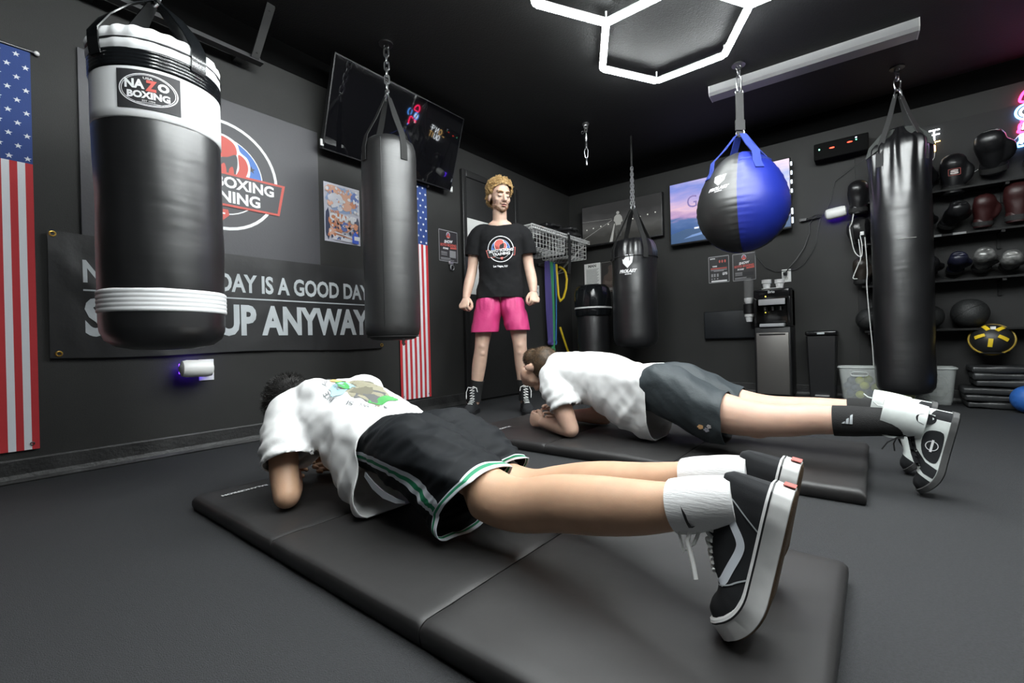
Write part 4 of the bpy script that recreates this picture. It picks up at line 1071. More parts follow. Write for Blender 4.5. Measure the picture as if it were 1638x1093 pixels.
# ================================================================== back wall screens, posters
def screen_mat(name, build, strength):
    m = bpy.data.materials.new(name); m.use_nodes = True; nt = m.node_tree
    b = nt.nodes['Principled BSDF']; b.inputs['Base Color'].default_value = (.01, .01, .01, 1); b.inputs['Roughness'].default_value = .25
    tc = nt.nodes.new('ShaderNodeTexCoord'); sp = nt.nodes.new('ShaderNodeSeparateXYZ'); nt.links.new(tc.outputs['UV'], sp.inputs[0])
    nt.links.new(build(nt, tc, sp), b.inputs['Emission Color']); b.inputs['Emission Strength'].default_value = strength
    return m
def ramp(nt, src, stops):
    r = nt.nodes.new('ShaderNodeValToRGB'); e = r.color_ramp.elements
    while len(e) < len(stops): e.new(.5)
    for i, (p, c) in enumerate(stops): e[i].position = p; e[i].color = (*c, 1)
    nt.links.new(src, r.inputs[0]); return r.outputs[0]
def addn(nt, a, b, k=1.0):
    m = nt.nodes.new('ShaderNodeMath'); m.operation = 'MULTIPLY_ADD'; nt.links.new(b, m.inputs[0]); m.inputs[1].default_value = k; nt.links.new(a, m.inputs[2]); return m.outputs[0]
def sky_pic(nt, tc, sp):
    n = nt.nodes.new('ShaderNodeTexNoise'); n.inputs['Scale'].default_value = 3.5; n.inputs['Detail'].default_value = 5
    mp = nt.nodes.new('ShaderNodeMapping'); mp.inputs['Scale'].default_value = (1.2, 3.0, 1); nt.links.new(tc.outputs['UV'], mp.inputs[0]); nt.links.new(mp.outputs[0], n.inputs['Vector'])
    h = addn(nt, sp.outputs[1], n.outputs[0], .38); h = addn(nt, h, sp.outputs[0], .22)
    m_ = nt.nodes.new('ShaderNodeMath'); m_.operation = 'MULTIPLY'; nt.links.new(h, m_.inputs[0]); m_.inputs[1].default_value = .70; h = m_.outputs[0]
    return ramp(nt, h, [(0.0, (.02, .045, .14)), (.30, (.05, .11, .28)), (.40, (.09, .16, .36)), (.45, (.42, .27, .50)), (.55, (.75, .50, .62)), (.66, (.42, .36, .68)), (.80, (.20, .26, .66)), (1.0, (.85, .66, .80))])
def road_pic(nt, tc, sp):
    n = nt.nodes.new('ShaderNodeTexNoise'); n.inputs['Scale'].default_value = 4
    nt.links.new(tc.outputs['UV'], n.inputs['Vector']); h = addn(nt, sp.outputs[1], n.outputs[0], .35); h = addn(nt, h, sp.outputs[0], .12)
    return ramp(nt, h, [(0, (.015, .015, .014)), (.4, (.022, .022, .02)), (.62, (.05, .05, .048)), (.8, (.03, .03, .03)), (1.0, (.018, .018, .018))])
def screen(name, label, pl, pr, z0, z1, pic, mats_extra=None, thick=.05):
    pl, pr = V(pl), V(pr); ex = (pr - pl); w = ex.length; ex.normalize(); en = V((-abs(ex.y), ex.x * (1 if ex.y < 0 else -1), 0)).normalized()
    if en.x > 0: en = -en
    t = thing(name, label, 'screen', ((pl + pr) / 2 + UP * z0))
    c = (pl + pr) / 2 + UP * (z0 + z1) / 2
    Rm = Matrix((ex, -en, UP)).transposed()
    mb = MB(); mb.box(c - en * thick / 2, (w, thick, z1 - z0), rot=Rm, bev=.004); obj('case', mb, M_BLACKP, t, smooth=30)
    mb = MB(); uvl = mb.bm.loops.layers.uv.new('UVMap'); b = .008
    P = lambda x, y, l: pl + UP * z0 + ex * (b + x * (w - 2 * b)) + UP * (b + .008 + y * (z1 - z0 - 2 * b - .008)) + en * (.0012 + l * .0006)
    fc = mb.poly([P(0, 0, 0), P(1, 0, 0), P(1, 1, 0), P(0, 1, 0)])
    for lp, uv in zip(fc.loops, ((0, 0), (1, 0), (1, 1), (0, 1))): lp[uvl].uv = uv
    obj('display', mb, screen_mat(name + ' picture', *pic), t, smooth=0, recalc=False)
    mb = MB(); mb.box(c - en * (thick + .012), (.3, .024, .2), rot=Rm); obj('wall_mount', mb, M_DSTEEL, t, smooth=0)
    return t, P
ts, P = screen('wall_screen', 'bright wall screen showing a pink and blue sunset picture behind the ball bag', (4.70, 1.625, 0), (4.70, .552, 0), 1.49, 2.118, (sky_pic, 1.15))
mb = MB(); g = lambda l: (lambda x, y: P(x, y, l)); mb.mi = 0
put_text(mb, 'G', .16, .56, .09, .20, g(2), bold=.0); put_text(mb, 'R', .30, .56, .09, .20, g(2), bold=.0); put_text(mb, 'OW', .42, .56, .22, .20, g(2), bold=.0)
mb.mi = 1; put_text(mb, 'is', .26, .39, .05, .07, g(2), bold=0, shear=.4); put_text(mb, 'possible', .36, .36, .2, .1, g(2), bold=0, shear=.4)
mb.mi = 2; put_text(mb, 'SEE YOUR POTENTIAL', .22, .20, .30, .026, g(2), bold=.03); put_text(mb, 'FIND', .36, .26, .07, .024, g(2), bold=.03)
mb.mi = 3; mb.poly([P(*p, 1) for p in ((0, 0), (1, 0), (1, .16), (.8, .22), (.6, .17), (.45, .24), (.3, .19), (.15, .22), (0, .16))])
mb.mi = 4; mb.poly([P(*p, 1.5) for p in ((.12, .06), (.45, .12), (.5, .15), (.32, .14), (.2, .11))])
obj('picture_text', mb, [emitm('scr purple', (.16, .12, .28), .8), emitm('scr salmon', (.62, .22, .20), .9), emitm('scr white', (.9, .9, .95), .9), emitm('scr hill', (.025, .055, .12), .9), emitm('scr lake', (.10, .17, .33), .9)], ts, smooth=0, recalc=False)
for k, z in enumerate((2.06, 1.98, 1.90, 1.82, 1.64, 1.56)):
    mb = MB(); mb.box((4.705, .546, z), (.02, .012, .03 if k < 4 else .05)); obj('side_light', mb, emitm('backlight strip', (.75, .85, .95), 2.0), ts, smooth=0)
tg, P = screen('wall_screen', 'dim grey wall screen showing a lone runner on an empty road', (4.675, 2.640, 0), (4.735, 1.715, 0), 1.622, 2.085, (road_pic, 1.5))
mb = MB(); g = lambda l: (lambda x, y: P(x, y, l)); mb.mi = 0
mb.poly([P(*p, 1) for p in ((.36, .0), (.40, .0), (.435, .45), (.425, .45))])
line2(mb, (0, .15), (.40, .55), .006, g(1)); line2(mb, (0, .62), (.40, .58), .004, g(1))
mb.mi = 1
mb.poly([P(.475 + .020 * math.cos(a), .71 + .040 * math.sin(a), 2) for a in [k * PI / 8 for k in range(16)]]); mb.poly([P(*p, 2) for p in ((.43, .62), (.455, .665), (.50, .665), (.525, .60), (.535, .48), (.515, .46), (.51, .40), (.445, .40), (.44, .48), (.42, .52))])
mb.mi = 2; mb.poly([P(*p, 2) for p in ((.445, .40), (.51, .40), (.52, .25), (.515, .12), (.49, .12), (.49, .26), (.475, .30), (.465, .2), (.47, .08), (.45, .08), (.44, .22))])
mb.mi = 3
obj('pictured_runner', mb, [emitm('road line', (.20, .20, .19), 1), emitm('runner shirt', (.17, .17, .16), 1), emitm('runner legs', (.035, .035, .033), 1), emitm('road lamps', (.42, .42, .38), 1)], tg, smooth=0, recalc=False)
for x, y in ((.06, .40), (.15, .42), (.25, .44), (.35, .46), (.57, .47), (.66, .49), (.75, .51), (.84, .53), (.93, .55)):
    mb = MB(); mb.poly([P(x + .008 * math.cos(a), y + .016 * math.sin(a), 2) for a in [k * PI / 6 for k in range(12)]]); obj('pictured_lamp', mb, MATS['road lamps'], tg, smooth=0, recalc=False)

pm = thing('wall_poster', 'white text poster headed MAN above the freestanding bag', 'poster', (4.797, 2.59, 1.15))
mb = MB(); mb.box((4.7975, 2.585, 1.30), (.003, .21, .29)); obj('sheet', mb, M_PAPER, pm, smooth=0)
mb = MB(); f = BW(2.69, 1.155, 4.7955); put_text(mb, 'MAN', .052, .242, .105, .034, f, bold=.05)
for k in range(15): line2(mb, (.025, .222 - k * .0135), (.19 - (k * 7 % 5) * .006, .222 - k * .0135), .005 if k else .004, f)
obj('print', mb, mat('grey ink', (.12, .12, .12), .7), pm, smooth=0, recalc=False)
pf = thing('wall_poster', 'dark poster of a boxer with crossed arms right of the white MAN poster', 'poster', (4.797, 2.36, 1.09))
mb = MB(); mb.box((4.7975, 2.362, 1.265), (.003, .222, .35)); obj('sheet', mb, mat('poster dark', (.03, .027, .026), .5), pf, smooth=0)
mb = MB(); f0 = BW(2.473, 1.09, 4.7955); f = lambda l: (lambda x, y: f0(x, y) - V((l * .0005, 0, 0)))
mb.mi = 0; mb.poly([f(1)(*p) for p in ((.03, .0), (.02, .12), (.04, .19), (.09, .22), (.10, .26), (.15, .26), (.155, .22), (.20, .19), (.215, .10), (.20, .0))])
mb.poly([f(2)(*p) for p in arc2(.125, .275, .034, 0, 2 * PI, 16)]); mb.mi = 1; mb.poly([f(3)(*p) for p in ((.04, .10), (.12, .08), (.20, .13), (.195, .16), (.11, .12), (.05, .14))])
mb.mi = 2; mb.poly([f(3)(*p) for p in ((.06, .02), (.19, .02), (.185, .05), (.065, .05))]); line2(mb, (.005, .347), (.217, .347), .004, f(3)); line2(mb, (.005, .004), (.217, .004), .003, f(3)); line2(mb, (.003, .003), (.003, .347), .006, f(3))
obj('print', mb, [mat('poster skin', (.085, .06, .05), .6), mat('poster skin light', (.13, .10, .085), .6), mat('poster grey', (.22, .21, .20), .6)], pf, smooth=0, recalc=False)
def bw_flyer(y0, w, z0, h, label, show):
    t = thing('wall_flyer', label, 'flyer', (4.798, y0 - w / 2, z0), 'flyers below the ball bag')
    Pf = lambda x, y, l: V((4.7985 - l * .0005, y0 - x * w, z0 + y * h))
    if show: mb = show_flyer(Pf, False); mb.mi = 4; mb.poly([Pf(*p, 4) for p in ((.42, .16), (.90, .16), (.92, .30), (.42, .30))])
    else:
        mb = MB(); f = lambda l: (lambda x, y: Pf(x, y, l)); mb.mi = 0; mb.poly([Pf(0, 0, 1), Pf(1, 0, 1), Pf(1, 1, 1), Pf(0, 1, 1)])
        mb.mi = 5
        for a, b in (((0, 0), (1, 0)), ((1, 0), (1, 1)), ((1, 1), (0, 1)), ((0, 1), (0, 0))): line2(mb, a, b, .03, f(1.5))
        mb.mi = 4; mb.poly([Pf(*p, 2) for p in ((.45, .62), (.95, .62), (.95, .95), (.45, .95))]); mb.mi = 2
        for x in (.55, .68, .82): mb.poly([Pf(x + .04 * math.cos(a), .80 + .06 * math.sin(a), 3) for a in [k * PI / 5 for k in range(10)]])
        mb.mi = 1; put_text(mb, 'SOTO', .08, .90, .25, .05, f(3), bold=.05); put_text(mb, 'TIME', .18, .60, .24, .05, f(3), bold=.05); put_text(mb, '$75', .68, .26, .24, .11, f(3), bold=.05)
        mb.mi = 2; line2(mb, (.1, .54), (.9, .54), .04, f(3)); mb.mi = 5; line2(mb, (.1, .48), (.9, .48), .03, f(3)); line2(mb, (.25, .44), (.75, .44), .03, f(3))
        for x in (.12, .25, .4): mb.poly([Pf(x, .22, 3), Pf(x + .09, .22, 3), Pf(x + .09, .34, 3), Pf(x, .34, 3)]); mb.poly([Pf(x, .12, 3), Pf(x + .07, .12, 3), Pf(x + .07, .17, 3), Pf(x, .17, 3)])
        mb.mi = 1; mb.poly([Pf(.12, .02, 3), Pf(.9, .02, 3), Pf(.9, .08, 3), Pf(.12, .08, 3)])
    obj('sheet', mb, SHOWM, t, smooth=0, recalc=False)
bw_flyer(1.283, .186, 1.083, .255, 'dark price flyer, left of the two flyers under the ball bag', False)
bw_flyer(1.061, .196, 1.081, .255, 'red and black flyer headed SHOW, right of the two flyers under the ball bag', True)
wp = thing('wall_pad', 'flat black padded panel fixed to the back wall left of the water dispenser', 'wall pad', (4.775, 1.10, .525))
mb = MB(); mb.box((4.774, 1.09, .66), (.05, .48, .27), bev=.012); obj('cushion', mb, mat('navy black vinyl', (.012, .014, .017), .5, bump=.1, bscale=20), wp)
mb = MB(); mb.box((4.7985, 1.09, .66), (.003, .46, .25)); obj('backing', mb, M_BLACKP, wp, smooth=0)

# ---- router-like box high up with leds
dv = thing('wall_device', 'dark box with green and red indicator lights high on the back wall', 'electronic box', (4.73, .19, 2.02))
mb = MB(); mb.box((4.735, .19, 2.095), (.13, .37, .14), bev=.01); obj('case', mb, mat('dull black case', (.004, .004, .004), .8, spec=.1), dv)
for nm, y, z, w, h, c, s in (('green_light', .336, 2.11, .012, .012, (.2, 1, .6), 6), ('red_light', .248, 2.104, .036, .010, (1, .06, .03), 6), ('red_light', .128, 2.118, .036, .010, (1, .06, .03), 5), ('green_light', .085, 2.125, .012, .010, (.15, .8, .4), 4), ('white_light', .086, 2.143, .012, .008, (.7, .7, 1), 5)):
    mb = MB(); mb.sphere((4.6695, y, z), (.004, w / 2, h / 2), 12, 8); obj(nm, mb, emitm('led %s %d' % (nm, s), c, s), dv)

# ---- water dispenser
M_DSP = mat('dispenser steel', (.20, .19, .18), .38, metal=.8)
wd = thing('water_dispenser', 'black and steel bottom loading water dispenser against the back wall', 'water dispenser', (4.64, .695, 0))
DX0, DX1, DY0, DY1 = 4.52, 4.795, .556, .838
mb = MB(); mb.box(((DX0 + DX1) / 2, (DY0 + DY1) / 2, .32), (DX1 - DX0, DY1 - DY0, .60), bev=.012); obj('cabinet', mb, M_BLACKP, wd)
mb = MB(); mb.box((DX0 - .004, (DY0 + DY1) / 2, .30), (.016, DY1 - DY0 - .03, .54), bev=.006); dd = obj('cabinet_door', mb, M_DSP, wd)
mb = MB(); mb.box((DX0 - .014, (DY0 + DY1) / 2, .555), (.01, .20, .012), bev=.003); obj('handle', mb, M_BLACKP, dd)
mb = MB(); mb.box(((DX0 + DX1) / 2 + .06, (DY0 + DY1) / 2, .79), (DX1 - DX0 - .12, DY1 - DY0, .34), bev=.01); mb.box(((DX0 + DX1) / 2, (DY0 + DY1) / 2, .905), (DX1 - DX0, DY1 - DY0, .10), bev=.015)
for yy in (DY0 + .012, DY1 - .012): mb.box(((DX0 + DX1) / 2, yy, .75), (DX1 - DX0, .024, .26), bev=.006)
obj('tap_housing', mb, M_BLACKG, wd)
mb = MB(); mb.box((DX0 - .002, (DY0 + DY1) / 2, .838), (.012, .205, .052), bev=.005); obj('control_strip', mb, mat('silver strip', (.52, .52, .54), .3), wd)
mb = MB(); mb.box((DX0 + .02, (DY0 + DY1) / 2, .635), (.09, .19, .03), bev=.006); obj('drip_tray', mb, mat('tray silver', (.42, .43, .45), .35), wd)
mb = MB()
for yy in (-.06, 0, .06): mb.cyl((DX0 + .05, (DY0 + DY1) / 2 + yy, .80), (DX0 + .05, (DY0 + DY1) / 2 + yy, .765), .012)
obj('tap', mb, M_DSTEEL, wd)
mb = MB(); put_text(mb, 'Brio', -.026, 0, .052, .024, lambda x, y: V((DX0 - .0012, (DY0 + DY1) / 2 - x, .915 + y)), bold=.02); obj('nameplate', mb, M_PRINTW, wd, smooth=0, recalc=False)
mb = MB(); mb.sphere((DX0 - .002, .742, .888), .005, 10, 6); obj('indicator', mb, emitm('amber', (1, .7, .1), 5), wd)
mb = MB(); mb.sphere((DX0 + .059, .755, .75), .005, 10, 6); obj('indicator', mb, emitm('amber dim', (1, .8, .1), 1.5), wd)
mb = MB(); mb.box((DX0 + .04, .70, .958), (.07, .145, .006), bev=.002); obj('top_strip', mb, M_WHITEP, wd)
def cup(c, label, h=.078, r0=.025, r1=.038):
    mb = MB(); mb.lathe([(r0 * .2, .002), (r0, 0), (r0 + (r1 - r0) * .55, h * .55), (r1 + .0015, h * .6), (r1, h - .004), (r1 + .0025, h), (r1 - .001, h), (r0 + (r1 - r0) * .5, h * .5), (r0 - .002, .004), (r0 * .2, .004)], (0, 0, 0), 28)
    mb.warp(lambda p: p + V(c)); return obj('paper_cup', mb, M_CUP, loc=c, label=label, cat='cup', group='paper cups at the dispenser')
cup((DX0 + .06, .742, .962), 'white paper cup standing left on top of the water dispenser')
cup((DX0 + .06, .640, .956), 'white paper cup standing right on top of the water dispenser')
cd = thing('cup_dispenser', 'black and clear cup tube dispenser fixed to the side of the water dispenser', 'cup dispenser', (4.60, .89, .70))
mb = MB(); mb.lathe([(.040, .745), (.046, .75), (.046, .835), (.040, .84)], (4.60, .89, 0), 28); mb.box((4.60, .848, .79), (.04, .03, .06)); obj('collar', mb, M_BLACKP, cd)
mb = MB(); mb.lathe([(.0405, .84), (.0405, 1.06), (.039, 1.06), (.039, .84)], (4.60, .89, 0), 28, cap=False); obj('clear_tube', mb, mat('clear tube', (.8, .8, .8), .2, alpha=.05), cd)
cup((4.60, .89, .676), 'white paper cup sticking out below the cup dispenser')
mb = MB()
for k in range(5): mb.lathe([(.024, .832 + k * .008), (.0372, .862 + k * .006), (.0385, .866 + k * .006), (.0385, .868 + k * .006), (.020, .868 + k * .006)], (4.60, .89, 0), 24)
obj('cup_stack', mb, M_CUP, loc=(4.6, .89, .832), label='nested white paper cups inside the clear dispenser tube', cat='cup', kind='stuff')
outlet((WX, .615, 1.085), (-1, 0, 0), 'white outlet plate with a black plug above the water dispenser')
mb = MB(); mb.box((WX - .03, .62, 1.10), (.04, .03, .03), bev=.006)
mb.tube([(WX - .05, .62, 1.10), (WX - .06, .59, 1.14), (WX - .03, .53, 1.22), (WX - .012, .47, 1.32), (WX - .012, .43, 1.44), (WX - .012, .43, 1.52), (WX - .015, .40, 1.56), (WX - .03, .34, 1.565)], .005, 6)
obj('power_cord', mb, M_BLACKP, loc=(WX, .5, 1.1), label='black power cord rising from the outlet above the dispenser to the plug lamp', cat='cable')
mb = MB(); mb.tube([(WX - .012, .02, 2.0), (WX - .012, .24, 1.85), (WX - .012, .27, 1.70), (WX - .012, .30, 1.62), (WX - .012, .35, 1.55), (WX - .012, .37, 1.45), (WX - .012, .38, 1.35), (WX - .012, .42, 1.26), (WX - .012, .48, 1.17), (WX - .012, .54, 1.13), (WX - .012, .70, 1.13), (WX - .012, .78, 1.18), (WX - .012, .86, 1.3), (WX - .012, .88, 1.45)], .003, 5)
obj('signal_cord', mb, M_BLACKP, loc=(WX, .5, 1.1), label='thin black cord sagging along the back wall behind the ball bag', cat='cable')
mb = MB()
for k in range(4): mb.tube([(WX - .02 - .006 * k, .48 - .01 * k, 1.555 + .004 * k), (WX - .03, .44, 1.56 + .012 * math.sin(k * 2)), (WX - .035, .39, 1.57 + .014 * math.cos(k * 3)), (WX - .03, .33 + .01 * k, 1.585)], .0045, 6)
mb.box((WX - .03, .475, 1.56), (.02, .05, .022))
obj('cable_bundle', mb, M_BLACKP, loc=(WX, .4, 1.56), label='tangled bundle of black cables beside the plug lamp on the back wall', cat='cable')
pl2 = plug_light((WX - .085, .235, 1.565), (0, -1, .10), (-1, 0, 0), UP, 'white barrel plug lamp with violet glow on the back wall left of the tall bag', 0)

# ---- trash can
tc_ = thing('trash_can', 'black pedal trash can between the dispenser and the plastic tubs', 'trash can', (4.68, .35, 0))
mb = MB(); rings = []
for z, k in ((0.015, .84), (.03, .86), (.52, 1.0), (.53, 1.0)): rings.append([V((4.68 + x * k, .35 + y * k, z)) for x, y in ((-.11, -.095), (-.10, -.105), (.10, -.105), (.11, -.095), (.11, .095), (.10, .105), (-.10, .105), (-.11, .095))])
mb.loft(rings); obj('bin', mb, M_BLACKP, tc_, smooth=30)
mb = MB(); mb.box((4.68, .35, .555), (.235, .225, .04), bev=.014); obj('lid', mb, M_BLACKG, tc_)
mb = MB(); mb.box((4.559, .35, .553), (.006, .05, .016)); obj('lid_label', mb, M_GREYP, tc_, smooth=0)
mb = MB(); mb.box((4.565, .35, .033), (.05, .10, .012), bev=.003); mb.box((4.572, .35, .008), (.01, .12, .014)); obj('pedal', mb, mat('pedal steel', (.45, .45, .45), .35, metal=.7), tc_)

# ---- plastic tubs
def tub(y0, y1, label):
    t = thing('plastic_tub', label, 'storage tub', (4.62, (y0 + y1) / 2, 0), 'frosted tubs on the floor')
    mb = MB(); x0_, x1_ = 4.545, 4.745; yc, hy, xc, hx_ = (y0 + y1) / 2, (y1 - y0) / 2, (x0_ + x1_) / 2, (x1_ - x0_) / 2
    def rr(z, k, ky): return [V((xc + hx_ * k * (abs(math.cos(a)) ** .35) * math.copysign(1, math.cos(a)), yc + hy * ky * (abs(math.sin(a)) ** .35) * math.copysign(1, math.sin(a)), z)) for a in [2 * PI * i / 48 + .001 for i in range(48)]]
    mb.loft([rr(.006, .70, .72), rr(.004, .78, .82), rr(.03, .84, .86), rr(.27, 1.0, 1.0), rr(.27, .985, .99), rr(.034, .82, .845), rr(.012, .76, .80)]); obj('tub_body', mb, M_TUBL, t, smooth=50)
    mb = MB(); mb.tube(rr(.272, 1.02, 1.015), .007, 8, closed=True); obj('rim', mb, M_TUBR, t)
    mb = MB(); hp = [V((x0_ - .010 + .02 * (.235 - (.22 + .014 * math.sin(a))), yc + .2 * hy + .055 * math.copysign(abs(math.cos(a)) ** .5, math.cos(a)), .222 + .016 * math.copysign(abs(math.sin(a)) ** .7, math.sin(a)))) for a in [2 * PI * i / 24 for i in range(24)]]
    mb.tube(hp, .0035, 6, closed=True); obj('handle_slot', mb, M_TUBR, t)
tub(-.105, .238, 'frosted plastic tub full of small balls left of the tall bag')
tub(-.462, -.130, 'frosted plastic tub with crumpled plastic right of the tall bag')
rnd = random.Random(3); kb = 0
spots = [(.16, .065), (.10, .05), (.03, .06), (-.03, .05), (.178, .118), (.13, .11), (.07, .125), (.0, .11), (.10, .165), (.045, .175), (.155, .16), (-.05, .10)]
bcols = [mat('navy rubber', (.04, .05, .10), .6), M_TENNIS, mat('olive ball', (.36, .40, .10), .8, bump=.3, bscale=200)]
words = ['lower left front', 'bottom', 'lower middle', 'lower right', 'far left', 'left', 'middle', 'right', 'top left', 'top right', 'upper far left', 'outer right']
for i, (y, z) in enumerate(spots):
    mb = MB(); x = 4.60 + .05 * rnd.random(); mb.sphere((x, y, z), .031, 20, 12); k = [0, 1, 0, 1, 0, 0, 1, 2, 1, 2, 0, 1][i]
    o = obj('small_ball', mb, bcols[k], loc=(x, y, z - .031), label='%s ball at the %s of the heap in the left frosted tub' % (['dark navy', 'yellow green tennis', 'olive yellow'][k], words[i]), cat='ball', group='balls in the left tub')
mb = MB(); mb.sphere((4.62, -.20, .048), .033, 20, 12); obj('small_ball', mb, M_TENNIS, loc=(4.62, -.2, .012), label='yellow green tennis ball alone at the bottom of the right frosted tub', cat='ball')
mb = MB(); mb.sphere((4.65, -.33, .13), (.07, .09, .11), 24, 16); wrinkle(mb, lambda p: .022 * nz(p, (22, 22, 22)) + .01 * nz(p, (50, 50, 50))); mb.box((4.63, -.40, .285), (.03, .09, .006)); obj('crumpled_bag', mb, mat('clear crumpled plastic', (.55, .58, .56), .25, alpha=.5), loc=(4.65, -.33, .02), label='crumpled clear plastic bag stuffed in the right frosted tub', cat='plastic bag', smooth=15)

# ---- shelves with gloves
M_RACK = mat('black rack steel', (.008, .008, .008), .6, spec=.25)
def rack(z, y1, y0, label, tape=()):
    t = thing('wall_rack', label, 'rack', (4.72, (y0 + y1) / 2, z), 'glove racks on the back wall')
    mb = MB(); mb.box((4.615, (y0 + y1) / 2, z), (.012, y1 - y0, .016), bev=.002); mb.box((4.70, (y0 + y1) / 2, z - .004), (.16, y1 - y0, .006)); obj('shelf', mb, M_RACK, t, smooth=0)
    for y in (y1 - .03, (y0 + y1) / 2, y0 + .05):
        mb = MB(); mb.box((4.70, y, z - .015), (.17, .02, .02)); mb.box((4.78, y, z - .06), (.014, .02, .12)); obj('bracket', mb, M_RACK, t, smooth=0)
    for a, b in tape:
        mb = MB(); mb.box((4.6055, (a + b) / 2, z), (.002, abs(a - b), .015)); obj('tape', mb, mat('grey tape', (.22, .22, .22), .6), t, smooth=0)
rack(1.580, .02, -1.5, 'top black glove rack on the back wall right of the tall bag')
rack(1.252, .07, -1.5, 'second black glove rack with grey tape strips right of the tall bag', ((-.33, -.40), (-.46, -.53)))
rack(.915, .07, -1.5, 'third black glove rack holding the silver gloves')
rack(.555, .06, -1.5, 'lowest black rack holding the heavy medicine balls')
def glove(c, az, s, mc, mcuff, label, tilt=0.0, roll=0.0, patch=None, tip=None, cat='boxing glove', name='boxing_glove', group='boxing gloves on the racks'):
    """resting on its cuff at c, knuckles up, palm facing away from az"""
    c = V(c); R = Matrix.Rotation(az, 3, 'Z') @ Matrix.Rotation(roll, 3, 'X') @ Matrix.Rotation(tilt, 3, 'Y')
    T = lambda p: c + R @ (V(p) * s)
    t = thing(name, label, cat, c, group)
    mb = MB(); limb(mb, [T((0, 0, .09)), T((.0, 0, .14)), T((.012, 0, .20)), T((.03, 0, .245)), T((.015, 0, .275)), T((-.02, 0, .262))], [.056 * s, .064 * s, (.076 * s, .060 * s), (.076 * s, .056 * s), (.070 * s, .050 * s), (.058 * s, .040 * s)], hint=R @ V((1, 0, 0)), n=18)
    limb(mb, [T((.005, .05, .11)), T((.012, .078, .15)), T((.02, .082, .195)), T((.03, .066, .225))], [.026 * s, .030 * s, .030 * s, .024 * s], hint=R @ V((1, 0, 0)), n=12)
    m2 = fuse(mb, .009, 4); obj('mitt', m2, mc, t, smooth=80)
    mb = MB(); rings = []
    for z, r in ((.03, .046), (.034, .054), (.06, .057), (.10, .058), (.108, .052)): rings.append([T((r * .9 * math.cos(2 * PI * j / 28), r * 1.1 * math.sin(2 * PI * j / 28), z)) for j in range(28)])
    mb.loft(rings); cf = obj('cuff', mb, mcuff, t)
    mb = MB(); rings = []
    for z, r in ((.045, .0595), (.045, .062), (.08, .063), (.08, .0605)): rings.append([T((r * .9 * math.cos(2 * PI * j / 28), r * 1.1 * math.sin(2 * PI * j / 28), z)) for j in range(28)])
    mb.loft(rings, cap=False); obj('strap', mb, M_STRAP, cf)
    if patch: 
        mb = MB(); g = lambda l: (lambda x, y: T((.068 + l, x, y)))
        mb.mi = 0
        for a, b in (((-.032, .15), (.032, .15)), ((.032, .15), (.032, .195)), ((.032, .195), (-.032, .195)), ((-.032, .195), (-.032, .15))): line2(mb, a, b, .002, g(.012))
        mb.mi = 1; put_text(mb, 'S', -.022, .156, .044, .034, lambda x, y: T((.080, x, y)), bold=.07); obj('emblem', mb, [M_LOGORED, mat('pale emblem', (.5, .45, .43), .6)], t, smooth=0, recalc=False)
    return t
M_GL = mat('black glove leather', (.009, .009, .010), .30, bump=.08, bscale=40)
M_GLR = mat('worn red glove leather', (.028, .005, .005), .45, bump=.1, bscale=40)
M_GLB = mat('black blue glove leather', (.010, .011, .026), .35, bump=.08, bscale=40)
M_GLS = mat('silver glove leather', (.19, .19, .185), .30, metal=.4, bump=.3, bscale=26, var=.85, vscale=22)
gz = 1.593
glove((4.665, -.475, 1.593 - .070), PI, 1.0, M_GL, M_GL, 'black boxing glove with a boxed letter S on the top rack', patch=True)
glove((4.76, -.700, gz + .055), PI - .25, 1.1, M_GL, M_GL, 'plain shiny black boxing glove on the top rack below the neon boxer', tilt=.55)
glove((4.76, -.900, gz + .055), PI, 1.0, M_GL, M_GL, 'black boxing glove at the right edge of the top rack', tilt=.6)
glove((4.76, -.325, gz + .02), PI, .7, M_GL, M_STRAP, 'small black glove half hidden behind the tall bag on the top rack', tilt=.5)
glove((4.70, .085, 1.49), PI + .2, .95, M_GL, M_GL, 'shiny black boxing glove hanging left of the tall bag above the cables')
glove((4.77, -.435, 1.268 + .055), PI + .3, .85, M_GL, M_GL, 'dull black glove on the second rack nearest the tall bag', tilt=1.0)
glove((4.70, -.625, 1.262), PI + .2, .82, M_GLR, M_GLR, 'worn red boxing glove standing in the middle of the second rack', tilt=.10)
glove((4.70, -.800, 1.262), PI, .98, M_GLR, M_GLR, 'dark red boxing glove at the right edge of the second rack')
glove((4.77, -.315, 1.268 + .05), PI, .7, M_GL, M_GL, 'black glove on the second rack half hidden behind the tall bag', tilt=.9)
glove((4.70, .075, .920), PI, .76, mat('brown black leather', (.025, .020, .016), .4, bump=.1, bscale=40), M_GL, 'brownish black glove on the third rack left of the tall bag')
glove((4.77, -.335, .93 + .05), PI, .75, M_GL, M_GL, 'black glove on the third rack half hidden behind the tall bag', tilt=1.1)
glove((4.77, -.478, .93 + .05), PI + .05, .74, M_GLB, M_GLB, 'black boxing glove with a blue tint on the third rack', tilt=1.0)
glove((4.77, -.618, .93 + .05), PI, .78, M_GLS, M_GL, 'silver and black boxing glove on the third rack', tilt=1.0)
glove((4.77, -.758, .93 + .05), PI - .05, .76, M_GLS, M_GL, 'silver boxing glove on the third rack, right of the silver and black one', tilt=1.2)
glove((4.77, -.89, .93 + .05), PI, .66, M_GL, M_GL, 'black boxing glove at the right end of the third rack', tilt=1.1)
hg = thing('head_guard', 'black padded head guard with loose straps on the wall left of the tall bag', 'head guard', (4.70, .09, 1.27), None)
mb = MB(); mb.sphere((4.69, .085, 1.39), (.075, .085, .10), 28, 18); wrinkle(mb, lambda p: .014 * nz(p, (16, 16, 16)))
o = obj('shell', mb, M_GL, hg)
